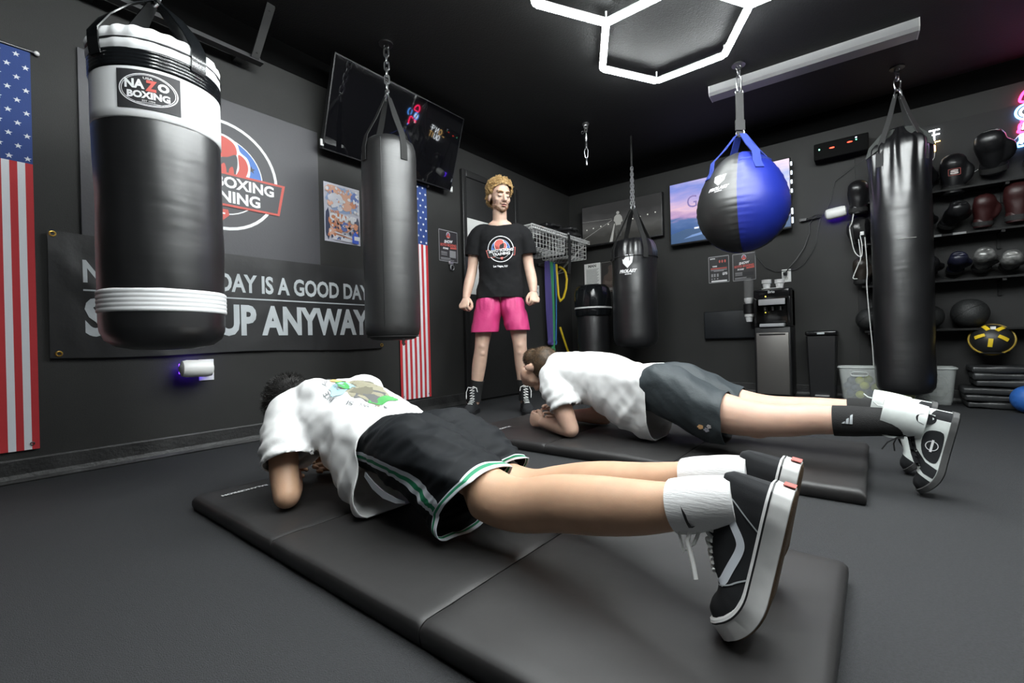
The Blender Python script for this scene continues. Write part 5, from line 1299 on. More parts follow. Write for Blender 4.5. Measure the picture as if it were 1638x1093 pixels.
for y in (.13, .055):
    mb = MB(); mb.ribbon([(4.64, y, 1.46), (4.60, y + .005, 1.40), (4.615, y, 1.32), (4.65, y - .01, 1.27)], .03, .006, (0, 1, .2)); obj('strap', mb, M_STRAP, hg)
mb = MB(); mb.box((4.60, .062, 1.343), (.012, .026, .03), bev=.003); obj('buckle', mb, M_WHITEP, hg)
for i, (pts, lab) in enumerate((([(4.66, .115, 1.52), (4.60, .125, 1.44), (4.60, .14, 1.40), (4.61, .13, 1.30), (4.62, .11, 1.20), (4.60, .07, 1.16), (4.61, .065, 1.25), (4.60, .075, 1.33)], 'white looping lace'),
        ([(4.60, .085, 1.30), (4.60, .075, 1.15), (4.60, .09, 1.10), (4.61, .12, 1.02), (4.61, .125, .99), (4.60, .10, .985)], 'white lace'),
        ([(4.60, .045, 1.31), (4.598, .035, 1.05), (4.555, .04, .93), (4.535, .03, .70), (4.530, .015, .45), (4.530, .01, .285)], 'long white cord hanging straight down to the left tub'))):
    mb = MB(); C = []
    for k in range(len(pts) - 1):
        for t in range(5): C.append(cr([V(p) for p in pts], k, t / 5))
    C.append(V(pts[-1])); mb.tube(C, .0035, 6)
    if i < 2: obj('lace', mb, M_LACEW, hg, label=lab)
    else: obj('white_cord', mb, M_LACEW, loc=pts[0], label=lab, cat='cable')  # plain white cord, purpose unknown
for i, (y, z, r, lab) in enumerate(((-.325, .656, .09, 'black medicine ball half hidden behind the tall bag'), (-.545, .671, .105, 'large black medicine ball on the lowest rack left of the yellow ball'), (.03, .656, .09, 'black medicine ball on the lowest rack left of the tall bag'))):
    mb = MB(); mb.sphere((4.67, y, z), r, 36, 20)
    t = thing('medicine_ball', lab, 'medicine ball', (4.67, y, z - r), 'medicine balls on the lowest rack'); obj('shell', mb, mat('pebbled rubber', (.018, .019, .019), .5, bump=.4, bscale=180), t)
    mb = MB(); mb.torus((4.67, y, z), (.3, .5, .8), r + .0005, .002, 48, 6); obj('seam', mb, M_BLACKP, t)
yb = thing('medicine_ball', 'black medicine ball with yellow handles and yellow ring at right', 'medicine ball', (4.66, -.65, .355))
mb = MB(); mb.sphere((4.66, -.65, .47), .115, 40, 24); obj('shell', mb, mat('ball black', (.014, .014, .014), .45), yb)
yn = V((-.90, .10, .42)).normalized(); yu = V((0, -1, -.2)); yu = (yu - yn * yu.dot(yn)).normalized(); yw = yn.cross(yu)
if yw.z < 0: yw = -yw
for k in range(5):
    a = -PI / 2 + k * 2 * PI / 5; d = yu * math.cos(a) + yw * math.sin(a); tn = -yu * math.sin(a) + yw * math.cos(a)
    q = [V((4.66, -.65, .47)) + (yn * math.cos(t) + d * math.sin(t)) * .1185 for t in (.30, .45, .60, .72, .80)]
    mb = MB(); mb.ribbon(q, .024, .005, tn); obj('yellow_handle', mb, M_YEL, yb)
mb = MB(); rr_ = [V((4.66, -.65, .47)) + (yn * .022 + (yu * math.cos(t) + yw * math.sin(t)) * .1155) for t in [2 * PI * i / 48 for i in range(48)]]; mb.tube(rr_, .006, 6, closed=True); obj('yellow_ring', mb, mat('dull yellow ring', (.30, .20, .02), .6), yb)
mb = MB(); c = V((4.66, -.65, .47)) + (yn * math.cos(.45) + yw * math.sin(.45)) * .117; mb.box(c, (.016, .026, .020)); obj('tag', mb, M_WHITEP, yb, smooth=0)
mb = MB(); mb.torus((4.66, -.65, .383), (0, 0, 1), .084, .005, 36); mb.box((4.773, -.65, .383), (.055, .03, .012)); obj('ball_cradle', mb, M_RACK, loc=(4.79, -.65, .38), label='black wall ring carrying the yellow handled medicine ball', cat='holder')
# ---- stacked folded mats
for k in range(2):
    t = thing('folded_mat', ('folded black exercise mat lying on the floor under another at the right edge', 'folded black exercise mat on top of the stack at the right edge')[k], 'exercise mat', (4.60, -.9, .004 + k * .145), 'folded mats at the right edge')
    for j in range(3):
        mb = MB(); mb.box((4.63, -.9 + .01 * j, .026 + k * .150 + j * .048), (.30 - .02 * k, .80 - .09 * k, .044), bev=.012); mb.subdiv(.07, 4)
        wrinkle(mb, lambda p: .010 * nz(p, (8, 8, 3), (k, j, 0)) + .005 * nz(p, (5, 30, 10))); obj('mat_fold', mb, mat('stack vinyl', (.022, .023, .024), .36, bump=.2, bscale=26), t, smooth=60)
mb = MB(); mb.sphere((4.375, -.775, .0905), .09, 32, 20); obj('exercise_ball', mb, mat('blue rubber ball', (.02, .10, .36), .5), loc=(4.375, -.775, 0), label='small blue exercise ball on the floor at the right edge', cat='ball')

# ---- neon signs
def neon(name, c, s=NEON_STRENGTH): return emitm('neon ' + name, c, s)
NW, NO_, NR, NB = neon('white', (.9, .95, 1)), neon('amber', (1, .62, .22), 5), neon('red', (1, .02, .12), 14), neon('blue', (.10, .36, 1), 11)
dq = thing('neon_sign', 'white and amber neon word sign half hidden behind the tall bag', 'neon sign', (4.78, -.2, 1.92))
STRK = {'D': [[(0, 0), (0, 1), (.5, .95), (.8, .5), (.5, .05), (0, 0)]], 'O': [[(.4 + .4 * math.cos(a), .5 + .5 * math.sin(a)) for a in [k * PI / 10 for k in range(21)]]], 'N': [[(0, 0), (0, 1), (.8, 0), (.8, 1)]], "'": [[(.2, 1), (.2, .72)]], 'T': [[(0, 1), (.85, 1)], [(.42, 1), (.42, 0)]], 't2': [[(0, 1), (.85, 1)], [(.42, 1), (.42, 0)], [(-.15, .55), (.85, .55)]],
        'Q': [[(.4 + .4 * math.cos(a), .5 + .5 * math.sin(a)) for a in [k * PI / 10 for k in range(21)]], [(.5, .25), (.85, -.05)]], 'U': [[(0, 1), (0, .3), (.2, .02), (.6, .02), (.8, .3), (.8, 1)]], 'I': [[(.1, 0), (.1, 1)]]}
def neon_word(seq, y0, z0, w, h, parent):
    for ch, x, m in seq:
        mb = MB()
        for st in STRK[ch]: mb.tube([(4.772, y0 - (x + px * w), z0 + py * h) for px, py in st], .0045, 6)
        obj('neon_letter', mb, m, parent)
neon_word([('D', 0, NO_), ('O', .085, NO_), ('N', .175, NW), ("'", .262, NW), ('t2', .30, NW)], -.058, 2.010, .072, .078, dq)
neon_word([('Q', .09, NW), ('U', .17, NW), ('I', .262, NO_), ('T', .302, NO_)], -.058, 1.925, .072, .072, dq)
nb = thing('neon_sign', 'red and blue neon boxer sign cut off by the right edge of the photo', 'neon sign', (4.78, -.95, 1.84))
def ntube(name, pts, m, closed=False, r=.006):
    P_ = [V((4.772, y, z)) for y, z in pts]; C = []
    n = len(P_)
    if closed:
        for k in range(n):
            for t in range(4): C.append(cr([P_[k - 1], P_[k], P_[(k + 1) % n], P_[(k + 2) % n]], 1, t / 4))
    else:
        for k in range(n - 1):
            for t in range(4): C.append(cr(P_, k, t / 4))
        C.append(P_[-1])
    mb = MB(); mb.tube(C, r, 6, closed=closed); obj(name, mb, m, nb)
circ = lambda cy, cz, r, n=16: [(cy + r * math.cos(2 * PI * k / n), cz + r * math.sin(2 * PI * k / n)) for k in range(n)]
ntube('neon_cap', [(-.838, 2.15), (-.842, 2.19), (-.87, 2.225), (-.92, 2.23), (-.965, 2.19), (-.965, 2.15), (-.9, 2.145)], NR, True, .008)
ntube('neon_glove', circ(-.865, 2.075, .052), NB, True, .007); ntube('neon_glove_inner', circ(-.865, 2.075, .030), NW, True, .007); ntube('neon_wrist', [(-.835, 2.02), (-.86, 2.005), (-.90, 2.01)], NR)
ntube('neon_trunk', [(-.84, 2.0), (-.828, 1.955), (-.825, 1.94), (-.88, 1.925), (-.95, 1.935), (-1.0, 1.925), (-1.0, 2.03), (-.92, 2.02)], NR, True, .008); ntube('neon_trunk_stripe', [(-.855, 2.0), (-.845, 1.955)], NW)
ntube('neon_boot', [(-.835, 1.915), (-.832, 1.88), (-.815, 1.855), (-.815, 1.842), (-.84, 1.838), (-.87, 1.855), (-.88, 1.915)], NB, True, .007); ntube('neon_boot_inner', [(-.85, 1.91), (-.845, 1.875), (-.835, 1.856)], NW, False, .007)
ntube('neon_boot', [(-.96, 1.915), (-.97, 1.86), (-.96, 1.84), (-1.02, 1.84), (-1.03, 1.86), (-1.01, 1.915)], NB, True, .007)
ntube('neon_glove', circ(-1.06, 2.09, .05), NB, True, .007)
mb = MB(); mb.tube([(4.786, -.835, 1.93), (4.785, -.74, 1.81), (4.784, -.62, 1.73), (4.782, -.555, 1.69)], .0022, 5); obj('sign_cord', mb, M_LACEW, loc=(4.7, -.7, 1.7), label='thin white cord running from the neon boxer down to the top rack', cat='cord')
mb = MB(); mb.tube([(4.775, -.39, 1.925), (4.772, -.385, 1.88), (4.74, -.355, 1.82), (4.72, -.345, 1.74), (4.70, -.36, 1.60)], .0022, 5); obj('sign_cord', mb, M_LACEW, loc=(4.75, -.38, 1.8), label='thin white cord hanging from the neon word sign behind the tall bag', cat='cord')

# ================================================================== exercise mats
def folding_mat(x0, x1, y0, y1, z1, label, seam_mode):
    t = thing('folding_mat', label, 'exercise mat', ((x0 + x1) / 2, (y0 + y1) / 2, 0), 'unfolded floor mats')
    n = 3; L = (y1 - y0) / n; th = z1
    for i in range(n):
        a, b = y0 + L * i + .0015, y0 + L * (i + 1) - .0015
        mb = MB(); nx_, ny_ = 26, 24; top = []
        def H(u, v):
            e = min(u, 1 - u) * (x1 - x0); g = min(v, 1 - v) * L
            k = min(1, e / .016); q = min(1, g / .016)
            ed = .009 if (v < .5 and i == 0) or (v > .5 and i == n - 1) else .004
            return th - .008 * (1 - math.sin(k * PI / 2)) - ed * (1 - math.sin(q * PI / 2)) + .0035 * nz((u, v, i + seam_mode), (4, 4, 1)) * k * q + .0016 * nz((u, v, 7 + i), (14, 9, 1)) * k
        us = [0, .004, .010, .022] + [.06 + .88 * k / 18 for k in range(19)] + [.978, .99, .996, 1]
        vs_ = [0, .004, .012, .026] + [.07 + .86 * k / 16 for k in range(17)] + [.974, .988, .996, 1]
        G = [[mb.bm.verts.new((x0 + (x1 - x0) * u, a + (b - a) * v, H(u, v))) for u in us] for v in vs_]
        for j in range(len(vs_) - 1):
            for k in range(len(us) - 1): mb.face([G[j][k], G[j][k + 1], G[j + 1][k + 1], G[j + 1][k]])
        loop = G[0] + [r[-1] for r in G[1:]] + list(reversed(G[-1][:-1])) + [r[0] for r in reversed(G[1:-1])]
        prev = loop
        for z, o in ((th * .62, .003), (th * .35, .003), (.004, -.001), (.0005, -.004)):
            cur = []
            for v in loop:
                cx, cy = (x0 + x1) / 2, (a + b) / 2; dx = 1 if v.co.x > x1 - .001 else (-1 if v.co.x < x0 + .001 else 0); dy = 1 if v.co.y > b - .0005 else (-1 if v.co.y < a + .0005 else 0)
                oo = o + (.0025 * nz((v.co.x, v.co.y, z * 30), (9, 9, 1)) if o > 0 else 0)
                cur.append(mb.bm.verts.new((v.co.x + dx * oo, v.co.y + dy * oo * (.2 if 0 < i < 2 else .6), z)))
            for k in range(len(loop)): mb.face([prev[k], cur[k], cur[(k + 1) % len(loop)], prev[(k + 1) % len(loop)]])
            prev = cur
        mb.face(list(reversed(prev)))
        obj('mat_panel', mb, M_MAT, t, smooth=60)
    return t
m1 = folding_mat(.530, 1.238, .055, 1.840, .050, 'black folding exercise mat under the nearest plank, closest to the camera', 0)
m2 = folding_mat(1.815, 2.625, .030, 1.880, .050, 'black folding exercise mat under the farther plank', 5)
def mat_word(x0, x1, y, t, z=.0535):
    mb = MB(); put_text(mb, 'BALANCEFROM', 0, 0, x1 - x0, .017, lambda u, v: V((x1 - u, y - v, z)), bold=.04); obj('lettering', mb, M_PRINTW, t, smooth=0, recalc=False)
mat_word(.583, .730, 1.742, m1); mat_word(1.918, 2.075, 1.69, m2)
# ================================================================== people
EX, EY = V((1, 0, 0)), V((0, 1, 0))
def join_hands(body, hands):
    """hands are fused finer, then stored in the same body mesh"""
    me = bpy.data.meshes.new('t'); hands.bm.to_mesh(me); hands.bm.free(); body.bm.from_mesh(me); bpy.data.meshes.remove(me)
    return body
def tuck(mb, fn):
    """draw the body in where clothing covers it; fn(point) -> depth"""
    return wrinkle(mb, lambda p: -fn(p))
def open_end(mb, co, no, r):
    """take the lid off a sleeve"""
    co, no = V(co), V(no).normalized(); mb.bm.normal_update()
    fs = [f for f in mb.bm.faces if (f.calc_center_median() - co).length < r and abs((f.calc_center_median() - co).dot(no)) < .016 and f.normal.dot(no) > .72]
    bmesh.ops.delete(mb.bm, geom=fs, context='FACES')
    bv = [v for v in mb.bm.verts if (v.co - co).length < r + .03 and any(len(e.link_faces) == 1 for e in v.link_edges)]
    for _ in range(10):
        new = {}
        for v in bv:
            nb = [e.other_vert(v).co for e in v.link_edges if len(e.link_faces) == 1]
            if len(nb) >= 2: new[v] = v.co * .4 + (nb[0] + nb[1]) * .3
        for v, c in new.items(): v.co = c - no * ((c - co).dot(no) + .004)
def ramp01(x, a, b): return max(0.0, min(1.0, (x - a) / (b - a)))
def band_rows(mb, rings, mi_of):
    R = [[mb.bm.verts.new(p) for p in r] for r in rings]; n = len(R[0])
    for i in range(len(R) - 1):
        for j in range(n):
            k = (j + 1) % n; mb.mi = mi_of(i, j, len(R) - 1, n); mb.face([R[i][j], R[i][k], R[i + 1][k], R[i + 1][j]])
def egg_rings(rows, u, w, ax, n=48, sub=6, p=2.0, warp=None):
    R = [V(r[:3]) for r in rows]; S = [V(r[3:6]) for r in rows]; out = []; u, w, ax = V(u), V(w), V(ax); C = []
    for i in range(len(rows) - 1):
        for k in range(sub): C.append((cr(R, i, k / sub), cr(S, i, k / sub)))
    C.append((R[-1], S[-1]))
    for c, q in C:
        r = ering(ax * c.x + u * c.y + w * c.z, u, w, q.x, q.y, q.z, n, p); out.append([warp(x) for x in r] if warp else r)
    return out

def shoe_frame(heel, X, Zhint, side):
    """local: x heel->toe, y outer side, z instep up"""
    X = V(X).normalized(); Z = V(Zhint); Z = (Z - X * Z.dot(X)).normalized(); Y = Z.cross(X) * side
    return lambda p: V(heel) + X * p[0] + Y * p[1] + Z * p[2]
def bend_toe(p, x0, ang, ln=0.07):
    x, y, z = p
    if x <= x0: return p
    k = min(1, (x - x0) / ln); a = ang * k * .5 if x - x0 < ln else ang
    # arc then straight
    r = ln / ang
    zz = r - z                       # bend upwards about a centre above the sole
    if x - x0 < ln:
        th = (x - x0) / r; return (x0 + math.sin(th) * zz, y, r - math.cos(th) * zz)
    th = ang; ex = x - x0 - ln
    return (x0 + math.sin(th) * zz + math.cos(th) * ex, y, r - math.cos(th) * zz + math.sin(th) * ex)
XS = [0, .04, .10, .2, .32, .45, .58, .70, .80, .88, .94, .98, 1.0]
WO = [.012, .026, .033, .036, .035, .036, .041, .047, .048, .044, .035, .022, .008]
WI = [.012, .026, .033, .035, .031, .029, .033, .040, .043, .041, .034, .022, .008]
def lerp_tab(x, xs, ys):
    for i in range(len(xs) - 1):
        if x <= xs[i + 1]:
            t = (x - xs[i]) / (xs[i + 1] - xs[i]); return ys[i] + (ys[i + 1] - ys[i]) * t
    return ys[-1]
def sole_outline(L, off, n=60):
    out = []
    for i in range(n): x = (1 - math.cos(PI * i / n)) / 2; out.append((x * L + (off * (2 * x - 1)), lerp_tab(x, XS, WO) + off))
    for i in range(n): x = (1 + math.cos(PI * i / n)) / 2; out.append((x * L + (off * (2 * x - 1)), -lerp_tab(x, XS, WI) - off))
    return out
def build_shoe(parent, F, L, hts, mats, bend=(.19, .6), side_marks=None, sole_h=(.030, .012), shaft=None, label=None, upper_fn=None, lace=None, foxline=True, heel_tag=None):
    T = lambda p: F(bend_toe(p, bend[0], bend[1])) if bend[1] else F(p)
    mb = MB(); nx_ = 44; rings = []; info = []
    for i in range(nx_ + 1):
        x = .004 + .992 * (1 - math.cos(PI * i / nx_)) / 2; wo, wi = lerp_tab(x, XS, WO), lerp_tab(x, XS, WI); h = lerp_tab(x, *hts); ring = []; inf = []
        for j in range(40):
            th = 2 * PI * j / 40; cs, sn = math.cos(th), math.sin(th); p_ = 2.6
            cc = abs(cs) ** (2 / p_) * math.copysign(1, cs); ss = abs(sn) ** (2 / p_) * math.copysign(1, sn)
            y = cc * (wo if cc > 0 else wi); z = .0 + (ss * h if ss > 0 else ss * .004)
            if ss > 0 and h > .05: y *= 1 - .32 * (ss ** 2) * min(1, (h - .05) / .045)
            ring.append(T((x * L, y, z))); inf.append((x, y, z, cc))
        rings.append(ring); info.append(inf)
    R = [[mb.bm.verts.new(p) for p in r] for r in rings]
    for i in range(nx_):
        for j in range(40):
            k = (j + 1) % 40; mb.mi = upper_fn(*info[i][j]) if upper_fn else 0
            mb.face([R[i][j], R[i][k], R[i + 1][k], R[i + 1][j]])
    mb.mi = 0; mb.face(list(reversed(R[0]))); mb.face(R[-1])
    if shaft:
        for c0, c1, rr in [shaft]: 
            rgs = []
            for t in range(9):
                f = t / 8; c = V(c0).lerp(V(c1), f); k = 1 + .05 * math.sin(f * PI) ; rgs.append([F((c.x + rr[0] * k * math.cos(a), c.y + rr[1] * k * math.sin(a), c.z)) for a in [2 * PI * q / 36 for q in range(36)]])
            RR = [[mb.bm.verts.new(p) for p in r] for r in rgs]
            for i in range(8):
                for j in range(36):
                    a = 2 * PI * (j + .5) / 36; mb.mi = upper_fn(.18 + .2 * math.cos(a), math.sin(a) * .03, .11 + .01 * i, math.sin(a)) if upper_fn else 0
                    mb.face([RR[i][j], RR[i][(j + 1) % 36], RR[i + 1][(j + 1) % 36], RR[i + 1][j]])
            mb.mi = 0
            for r_ in (list(reversed(RR[0])), RR[-1]): mb.face(r_)
    sh = obj('shoe', mb, mats['upper'], parent, smooth=55, label=label)
    bv = bvh_of(sh)
    # sole
    mb = MB(); lev = [(-sole_h[0], -.004, 2), (-sole_h[0] + .003, .001, 2), (-sole_h[0] + .004, .003, 0)]
    if foxline: lev += [(sole_h[1] * .45, .0045, 0), (sole_h[1] * .5, .0052, 1), (sole_h[1] * .72, .0052, 1), (sole_h[1] * .78, .0045, 0)]
    lev += [(sole_h[1], .0035, 0), (sole_h[1] + .001, .0, 0)]
    rings = [[T((x, y, z)) for x, y in sole_outline(L, o)] for z, o, m in lev]
    R = [[mb.bm.verts.new(p) for p in r] for r in rings]; n = len(R[0])
    for i in range(len(R) - 1):
        mb.mi = 2 if lev[i + 1][2] == 2 else (1 if lev[i][2] == 1 and lev[i + 1][2] == 1 else 0)
        for j in range(n): mb.face([R[i][j], R[i][(j + 1) % n], R[i + 1][(j + 1) % n], R[i + 1][j]])
    mb.mi = 2; mb.face(list(reversed(R[0]))); mb.mi = 0; mb.face(R[-1])
    obj('sole', mb, mats['sole'], sh, smooth=45)
    return sh, bv, T
def side_ribbon(pts, w, F, T, bv, side, lift=.0012):
    """strip following (x,z) points over the outer (+1) or inner side"""
    mb = MB(); q = []; P_ = [V((a, 0, b)) for a, b in pts]; C = []
    for k in range(len(P_) - 1):
        for t in range(8): C.append(cr(P_, k, t / 8))
    C.append(P_[-1]); prev = None; dirn = (F((0, side, 0)) - F((0, 0, 0))).normalized()
    for i, c in enumerate(C):
        t = (C[min(i + 1, len(C) - 1)] - C[max(i - 1, 0)]).normalized(); nrm = V((-t.z, 0, t.x)); row = []
        for s in (-.5, -.17, .17, .5):
            p = c + nrm * w * s; o = T((p.x, 0, p.z)) + dirn * .12; h = bv.ray_cast(o, -dirn); row.append(h[0] + dirn * lift if h[0] else T((p.x, .034 * side, p.z)))
        row = [mb.bm.verts.new(p) for p in row]
        if prev:
            for a in range(3): mb.face([prev[a], prev[a + 1], row[a + 1], row[a]])
        prev = row
    return mb
def side_patch(outline, F, T, bv, side, lift=.0012, step=.012):
    mb = MB(); mb.poly([V((a, 0, b)) for a, b in outline]); mb.subdiv(step); dirn = (F((0, side, 0)) - F((0, 0, 0))).normalized()
    for v in mb.bm.verts:
        o = T((v.co.x, 0, v.co.z)) + dirn * .12; h = bv.ray_cast(o, -dirn)
        v.co = h[0] + dirn * lift if h[0] else T((v.co.x, .034 * side, v.co.z))
    return mb
def lace_tubes(T, bv, F, xs, m, sh, r=.003, name='laces', up=.15):
    mb = MB(); upv = (F((0, 0, 1)) - F((0, 0, 0))).normalized()
    for k, x in enumerate(xs):
        for s in ((-1, 1) if k % 2 == 0 else (1, -1)):
            pts = []
            for i in range(7):
                y = s * (-.019 + .038 * i / 6); xx = x + .012 * (i / 6)
                o = T((xx, y, 0)) + upv * up; h = bv.ray_cast(o, -upv); pts.append((h[0] if h[0] else T((xx, y, .07))) + upv * .002)
            mb.tube(pts, r, 6)
    return mb

# ------------------------------------------------------------------ near plank
pa = thing('person', 'person in forearm plank nearest the camera, white t-shirt, black shorts with green trim', 'person', (.87, .95, .05), None)
mb = MB()
limb(mb, [(.875, 1.60, .345), (.885, 1.50, .325), (.90, 1.36, .30), (.908, 1.20, .25), (.908, 1.08, .25), (.91, .98, .24)], [(.10, .05), (.135, .075), (.135, .075), (.13, .06), (.13, .075), (.12, .07)], hint=(0, 0, 1), n=24)
limb(mb, [(.87, 1.60, .36), (.868, 1.69, .345), (.862, 1.755, .33)], [.058, .052, .05])
Rh = Matrix((V((-1, 0, 0)).normalized(), V((0, .30, -.954)), V((0, .954, .30)))).transposed()
# head local axes: right, forward(face down), up(crown ahead)
head(mb, (.858, 1.795, .305), Rh, .98)
armA = {'L': [(.735, 1.560, .335), (.705, 1.535, .26), (.675, 1.480, .17), (.657, 1.425, .093)], 'R': [(1.015, 1.560, .335), (1.05, 1.535, .26), (1.08, 1.48, .17), (1.095, 1.425, .093)]}
for s, P_ in armA.items(): limb(mb, P_, [.042, .044, .044, .039], hint=(1, 0, 0))
for e, h in (((.657, 1.425, .092), (.775, 1.625, .095)), ((1.095, 1.425, .092), (.965, 1.625, .095))):
    e, h = V(e), V(h); limb(mb, [e, e.lerp(h, .3) + V((0, 0, .004)), e.lerp(h, .7), h], [.040, .042, .033, .026], hint=(0, 0, 1))
legA = {'L': [(.85, 1.0, .245), (.848, .86, .200), (.846, .735, .166), (.845, .655, .165), (.842, .56, .190), (.838, .455, .208), (.834, .36, .225), (.832, .27, .247), (.835, .215, .262)],
        'R': [(.985, 1.0, .225), (1.005, .88, .158), (1.022, .77, .138), (1.030, .68, .148), (1.027, .60, .170), (1.022, .52, .188), (1.015, .43, .208), (1.008, .32, .240), (1.004, .25, .258)]}
rA = [.080, .070, .064, .062, .062, .060, .052, .040, .038]
for s, P_ in legA.items(): limb(mb, P_, [(r * (1.06 if i < 3 else 1) , r * (.80 if s == 'R' and i < 3 else 1)) for i, r in enumerate(rA)], hint=(0, 0, 1), n=20)
mb.sphere((.847, .665, .155), (.055, .06, .055)); mb.sphere((1.03, .67, .140), (.048, .055, .046))
body = fuse(mb, .0065, 8)
def tuckA(p):
    if p.y > 1.3 and not .75 < p.x < 1.02: return 0
    if p.y > 1.1 and p.z < .14: return 0
    lim = .80 if p.x < .93 else .86
    return .032 * ramp01(p.y, lim - .03, lim + .02) * ramp01(-p.y, -1.64, -1.58)
tuck(body, tuckA)
hm = MB()
for w_, n_ in (((.775, 1.625, .098), (1, -.25, 0)), ((.965, 1.625, .098), (-1, -.25, 0))):
    hand(hm, w_, (0.25 * (1 if n_[0] > 0 else -1), .95, -.02), n_, (0, .05, 1), curl=1.15, s=.95)
body = join_hands(body, fuse(hm, .0028, 4)); obj('body', body, M_SKA, pa, smooth=80, recalc=False)
# hair
hb = MB(); P = lambda x, y, z: V((.858, 1.795, .305)) + Rh @ (V((x, y, z)) * .98)
hb.sphere(P(0, -.022, .045), (.089, .106, .092), 40, 26, rot=Rh); hb.sphere(P(0, -.055, -.02), (.072, .065, .062), 32, 20, rot=Rh)
hb = fuse(hb, .008, 3); hb.bm.normal_update()
cut(hb, P(0, .075, .0), Rh @ V((0, 1, -.55)))
rnd = random.Random(11); sp_ = surf_points(hb, 5200, rnd, lambda c: True); bristles(hb, sp_, .016, .0011, .55, rnd)
obj('hair', hb, mat('black hair', (.008, .007, .006), .6), pa, smooth=30, recalc=False)
# t-shirt
mb = MB(); U, W_, AX = EX, UP, EY
rowsA = [(1.63, .870, .365, .075, .050, .05, 2), (1.595, .876, .345, .140, .080, .07, 2), (1.54, .885, .312, .176, .118, .09, 2), (1.47, .893, .294, .184, .138, .118, 2), (1.39, .900, .280, .180, .132, .15, 2.1), (1.31, .905, .265, .170, .112, .178, 2.3), (1.235, .908, .250, .166, .090, .185, 2.6), (1.17, .910, .246, .168, .078, .188, 2.8), (1.12, .912, .246, .170, .078, .19, 2.8)]
egg_loft(mb, rowsA, U, W_, AX, 40, 4, 2.15)
for x, y in ((.800, 1.51), (.985, 1.50)): mb.sphere((x, y, .385), (.062, .085, .054))
for s, Q in (('L', [(.79, 1.56, .345), (.735, 1.555, .325), (.706, 1.530, .265), (.694, 1.495, .250), (.676, 1.446, .183)]), ('R', [(.97, 1.56, .345), (1.03, 1.555, .325), (1.058, 1.525, .255), (1.070, 1.50, .215), (1.076, 1.485, .195)])):
    limb(mb, Q, [.070, .072, .072, .075, .078], hint=(1, 0, 0), n=24, cap='start')
t = fuse(mb, .0085, 7)
cut(t, (.88, 1.163, .2), (0, -1, .10))
cut(t, (.88, 1.655, .36), (0, 1, .15))
open_end(t, (.676, 1.446, .183), V((.676, 1.446, .183)) - V((.694, 1.495, .250)), .095)
for sx_, x0_ in ():
    cut(t, (x0_, 1.452, .203), (0, -.55, -.83), lambda c, sx_=sx_, x0_=x0_: ((c.x - (x0_ - sx_ * .065)) * sx_ > 0 and c.z < .30 and 1.35 < c.y < 1.60) or (c.x < .80 and c.z < .23 and c.y > 1.44))
def foldsA(p):
    side = max(0, min(1, (.36 - p.z) / .2)); wv_ = 0
    q = V((p.x, p.y * 1.0 + p.z * .55, p.z))
    wv_ += .0075 * side * nz((q.x, q.y, p.z), (5, 17, 5)) + .0055 * side * rid((p.x, p.y + p.z * .45, p.z), (3, 15, 3.5), (4, 4, 4)) + .0028 * rid((p.x, p.y - p.x * .5, p.z), (9, 14, 9), (2, 8, 1))
    wv_ += .0045 * nz((p.x, p.y + p.z * .8, p.z), (7, 26, 9), (3, 1, 0))
    wv_ += .0025 * nz(p, (30, 30, 30))
    if p.y < 1.26: wv_ += .004 * math.sin(p.x * 60 + p.z * 50) * (1.26 - p.y) / .1
    sp = math.exp(-((p.x - .893) / .02) ** 2) * (1 if p.z > .34 else 0); wv_ -= .012 * sp
    if p.x < .78 and 1.42 < p.y < 1.62: wv_ += .006 * math.sin((p.z * 1.0 + p.y * .8) * 120) * max(0, min(1, (.32 - p.z) / .1)) * .7
    return wv_
wrinkle(t, foldsA)
for v in t.bm.verts:                    # the loose belly cloth hangs towards the mat
    k = ramp01(-v.co.y, -1.40, -1.22) * ramp01(-v.co.z, -.26, -.10)
    v.co.z -= .028 * k
    if v.co.x < .93: v.co.x -= .045 * k * ramp01(-v.co.x, -.93, -.80); v.co.y -= .015 * k
for v in t.bm.verts:
    if v.co.z < .058: v.co.z = .058 + .1 * (v.co.z - .058) * .0
bvA = bvh_of(t)
tee = obj('t_shirt', t, M_TEE, pa, smooth=80, recalc=False); solid(tee, .003)
# print on the upper back: landscape blob and arcs of letters
def backA(x, y): return V((.885 - x, 1.47 - y, .60))      # picture plane seen from above, its top towards the head... reads from the head side
rnd = random.Random(4); mb = MB(); fz = lambda x, y: V((x, y, .55))
def pb(mi, cx, cy, rx, ry, wob=.2):
    mb.mi = mi; mb.poly([fz(*p) for p in blob(cx, cy, rx, ry, 18, wob, rnd)])
layers = []
for li, (mi, cx, cy, rx, ry) in enumerate(((0, .935, 1.420, .070, .080), (1, .960, 1.46, .04, .035), (1, .915, 1.40, .035, .025), (2, .925, 1.365, .05, .028), (3, .955, 1.335, .050, .014), (4, .862, 1.445, .040, .030), (5, .895, 1.510, .030, .022), (3, .875, 1.455, .014, .030))):
    mb = MB(); cx, cy, rx, ry = cx - .030, cy - .045, rx * 1.1, ry * 1.1; mb.poly([fz(cx + rx * math.cos(a) * (1 + .35 * nz((math.cos(a) * 2, math.sin(a) * 2, li * 3.1), (1, 1, 1)) + .15 * nz((math.cos(a) * 7, math.sin(a) * 7, li), (1, 1, 1))), cy + ry * math.sin(a) * (1 + .35 * nz((math.cos(a) * 2, math.sin(a) * 2, li * 3.1), (1, 1, 1)))) for a in [k * PI / 28 for k in range(56)]]); mb.subdiv(.010); conform(mb, bvA, (0, 0, -1), .0008 + .0004 * li)
    obj('back_print', mb, mat('tee ink %d' % mi, [(.30, .28, .20), (.16, .15, .11), (.12, .12, .12), (.08, .36, .10), (.36, .60, .70), (.80, .50, .18)][mi], .85), tee, smooth=60, recalc=False)
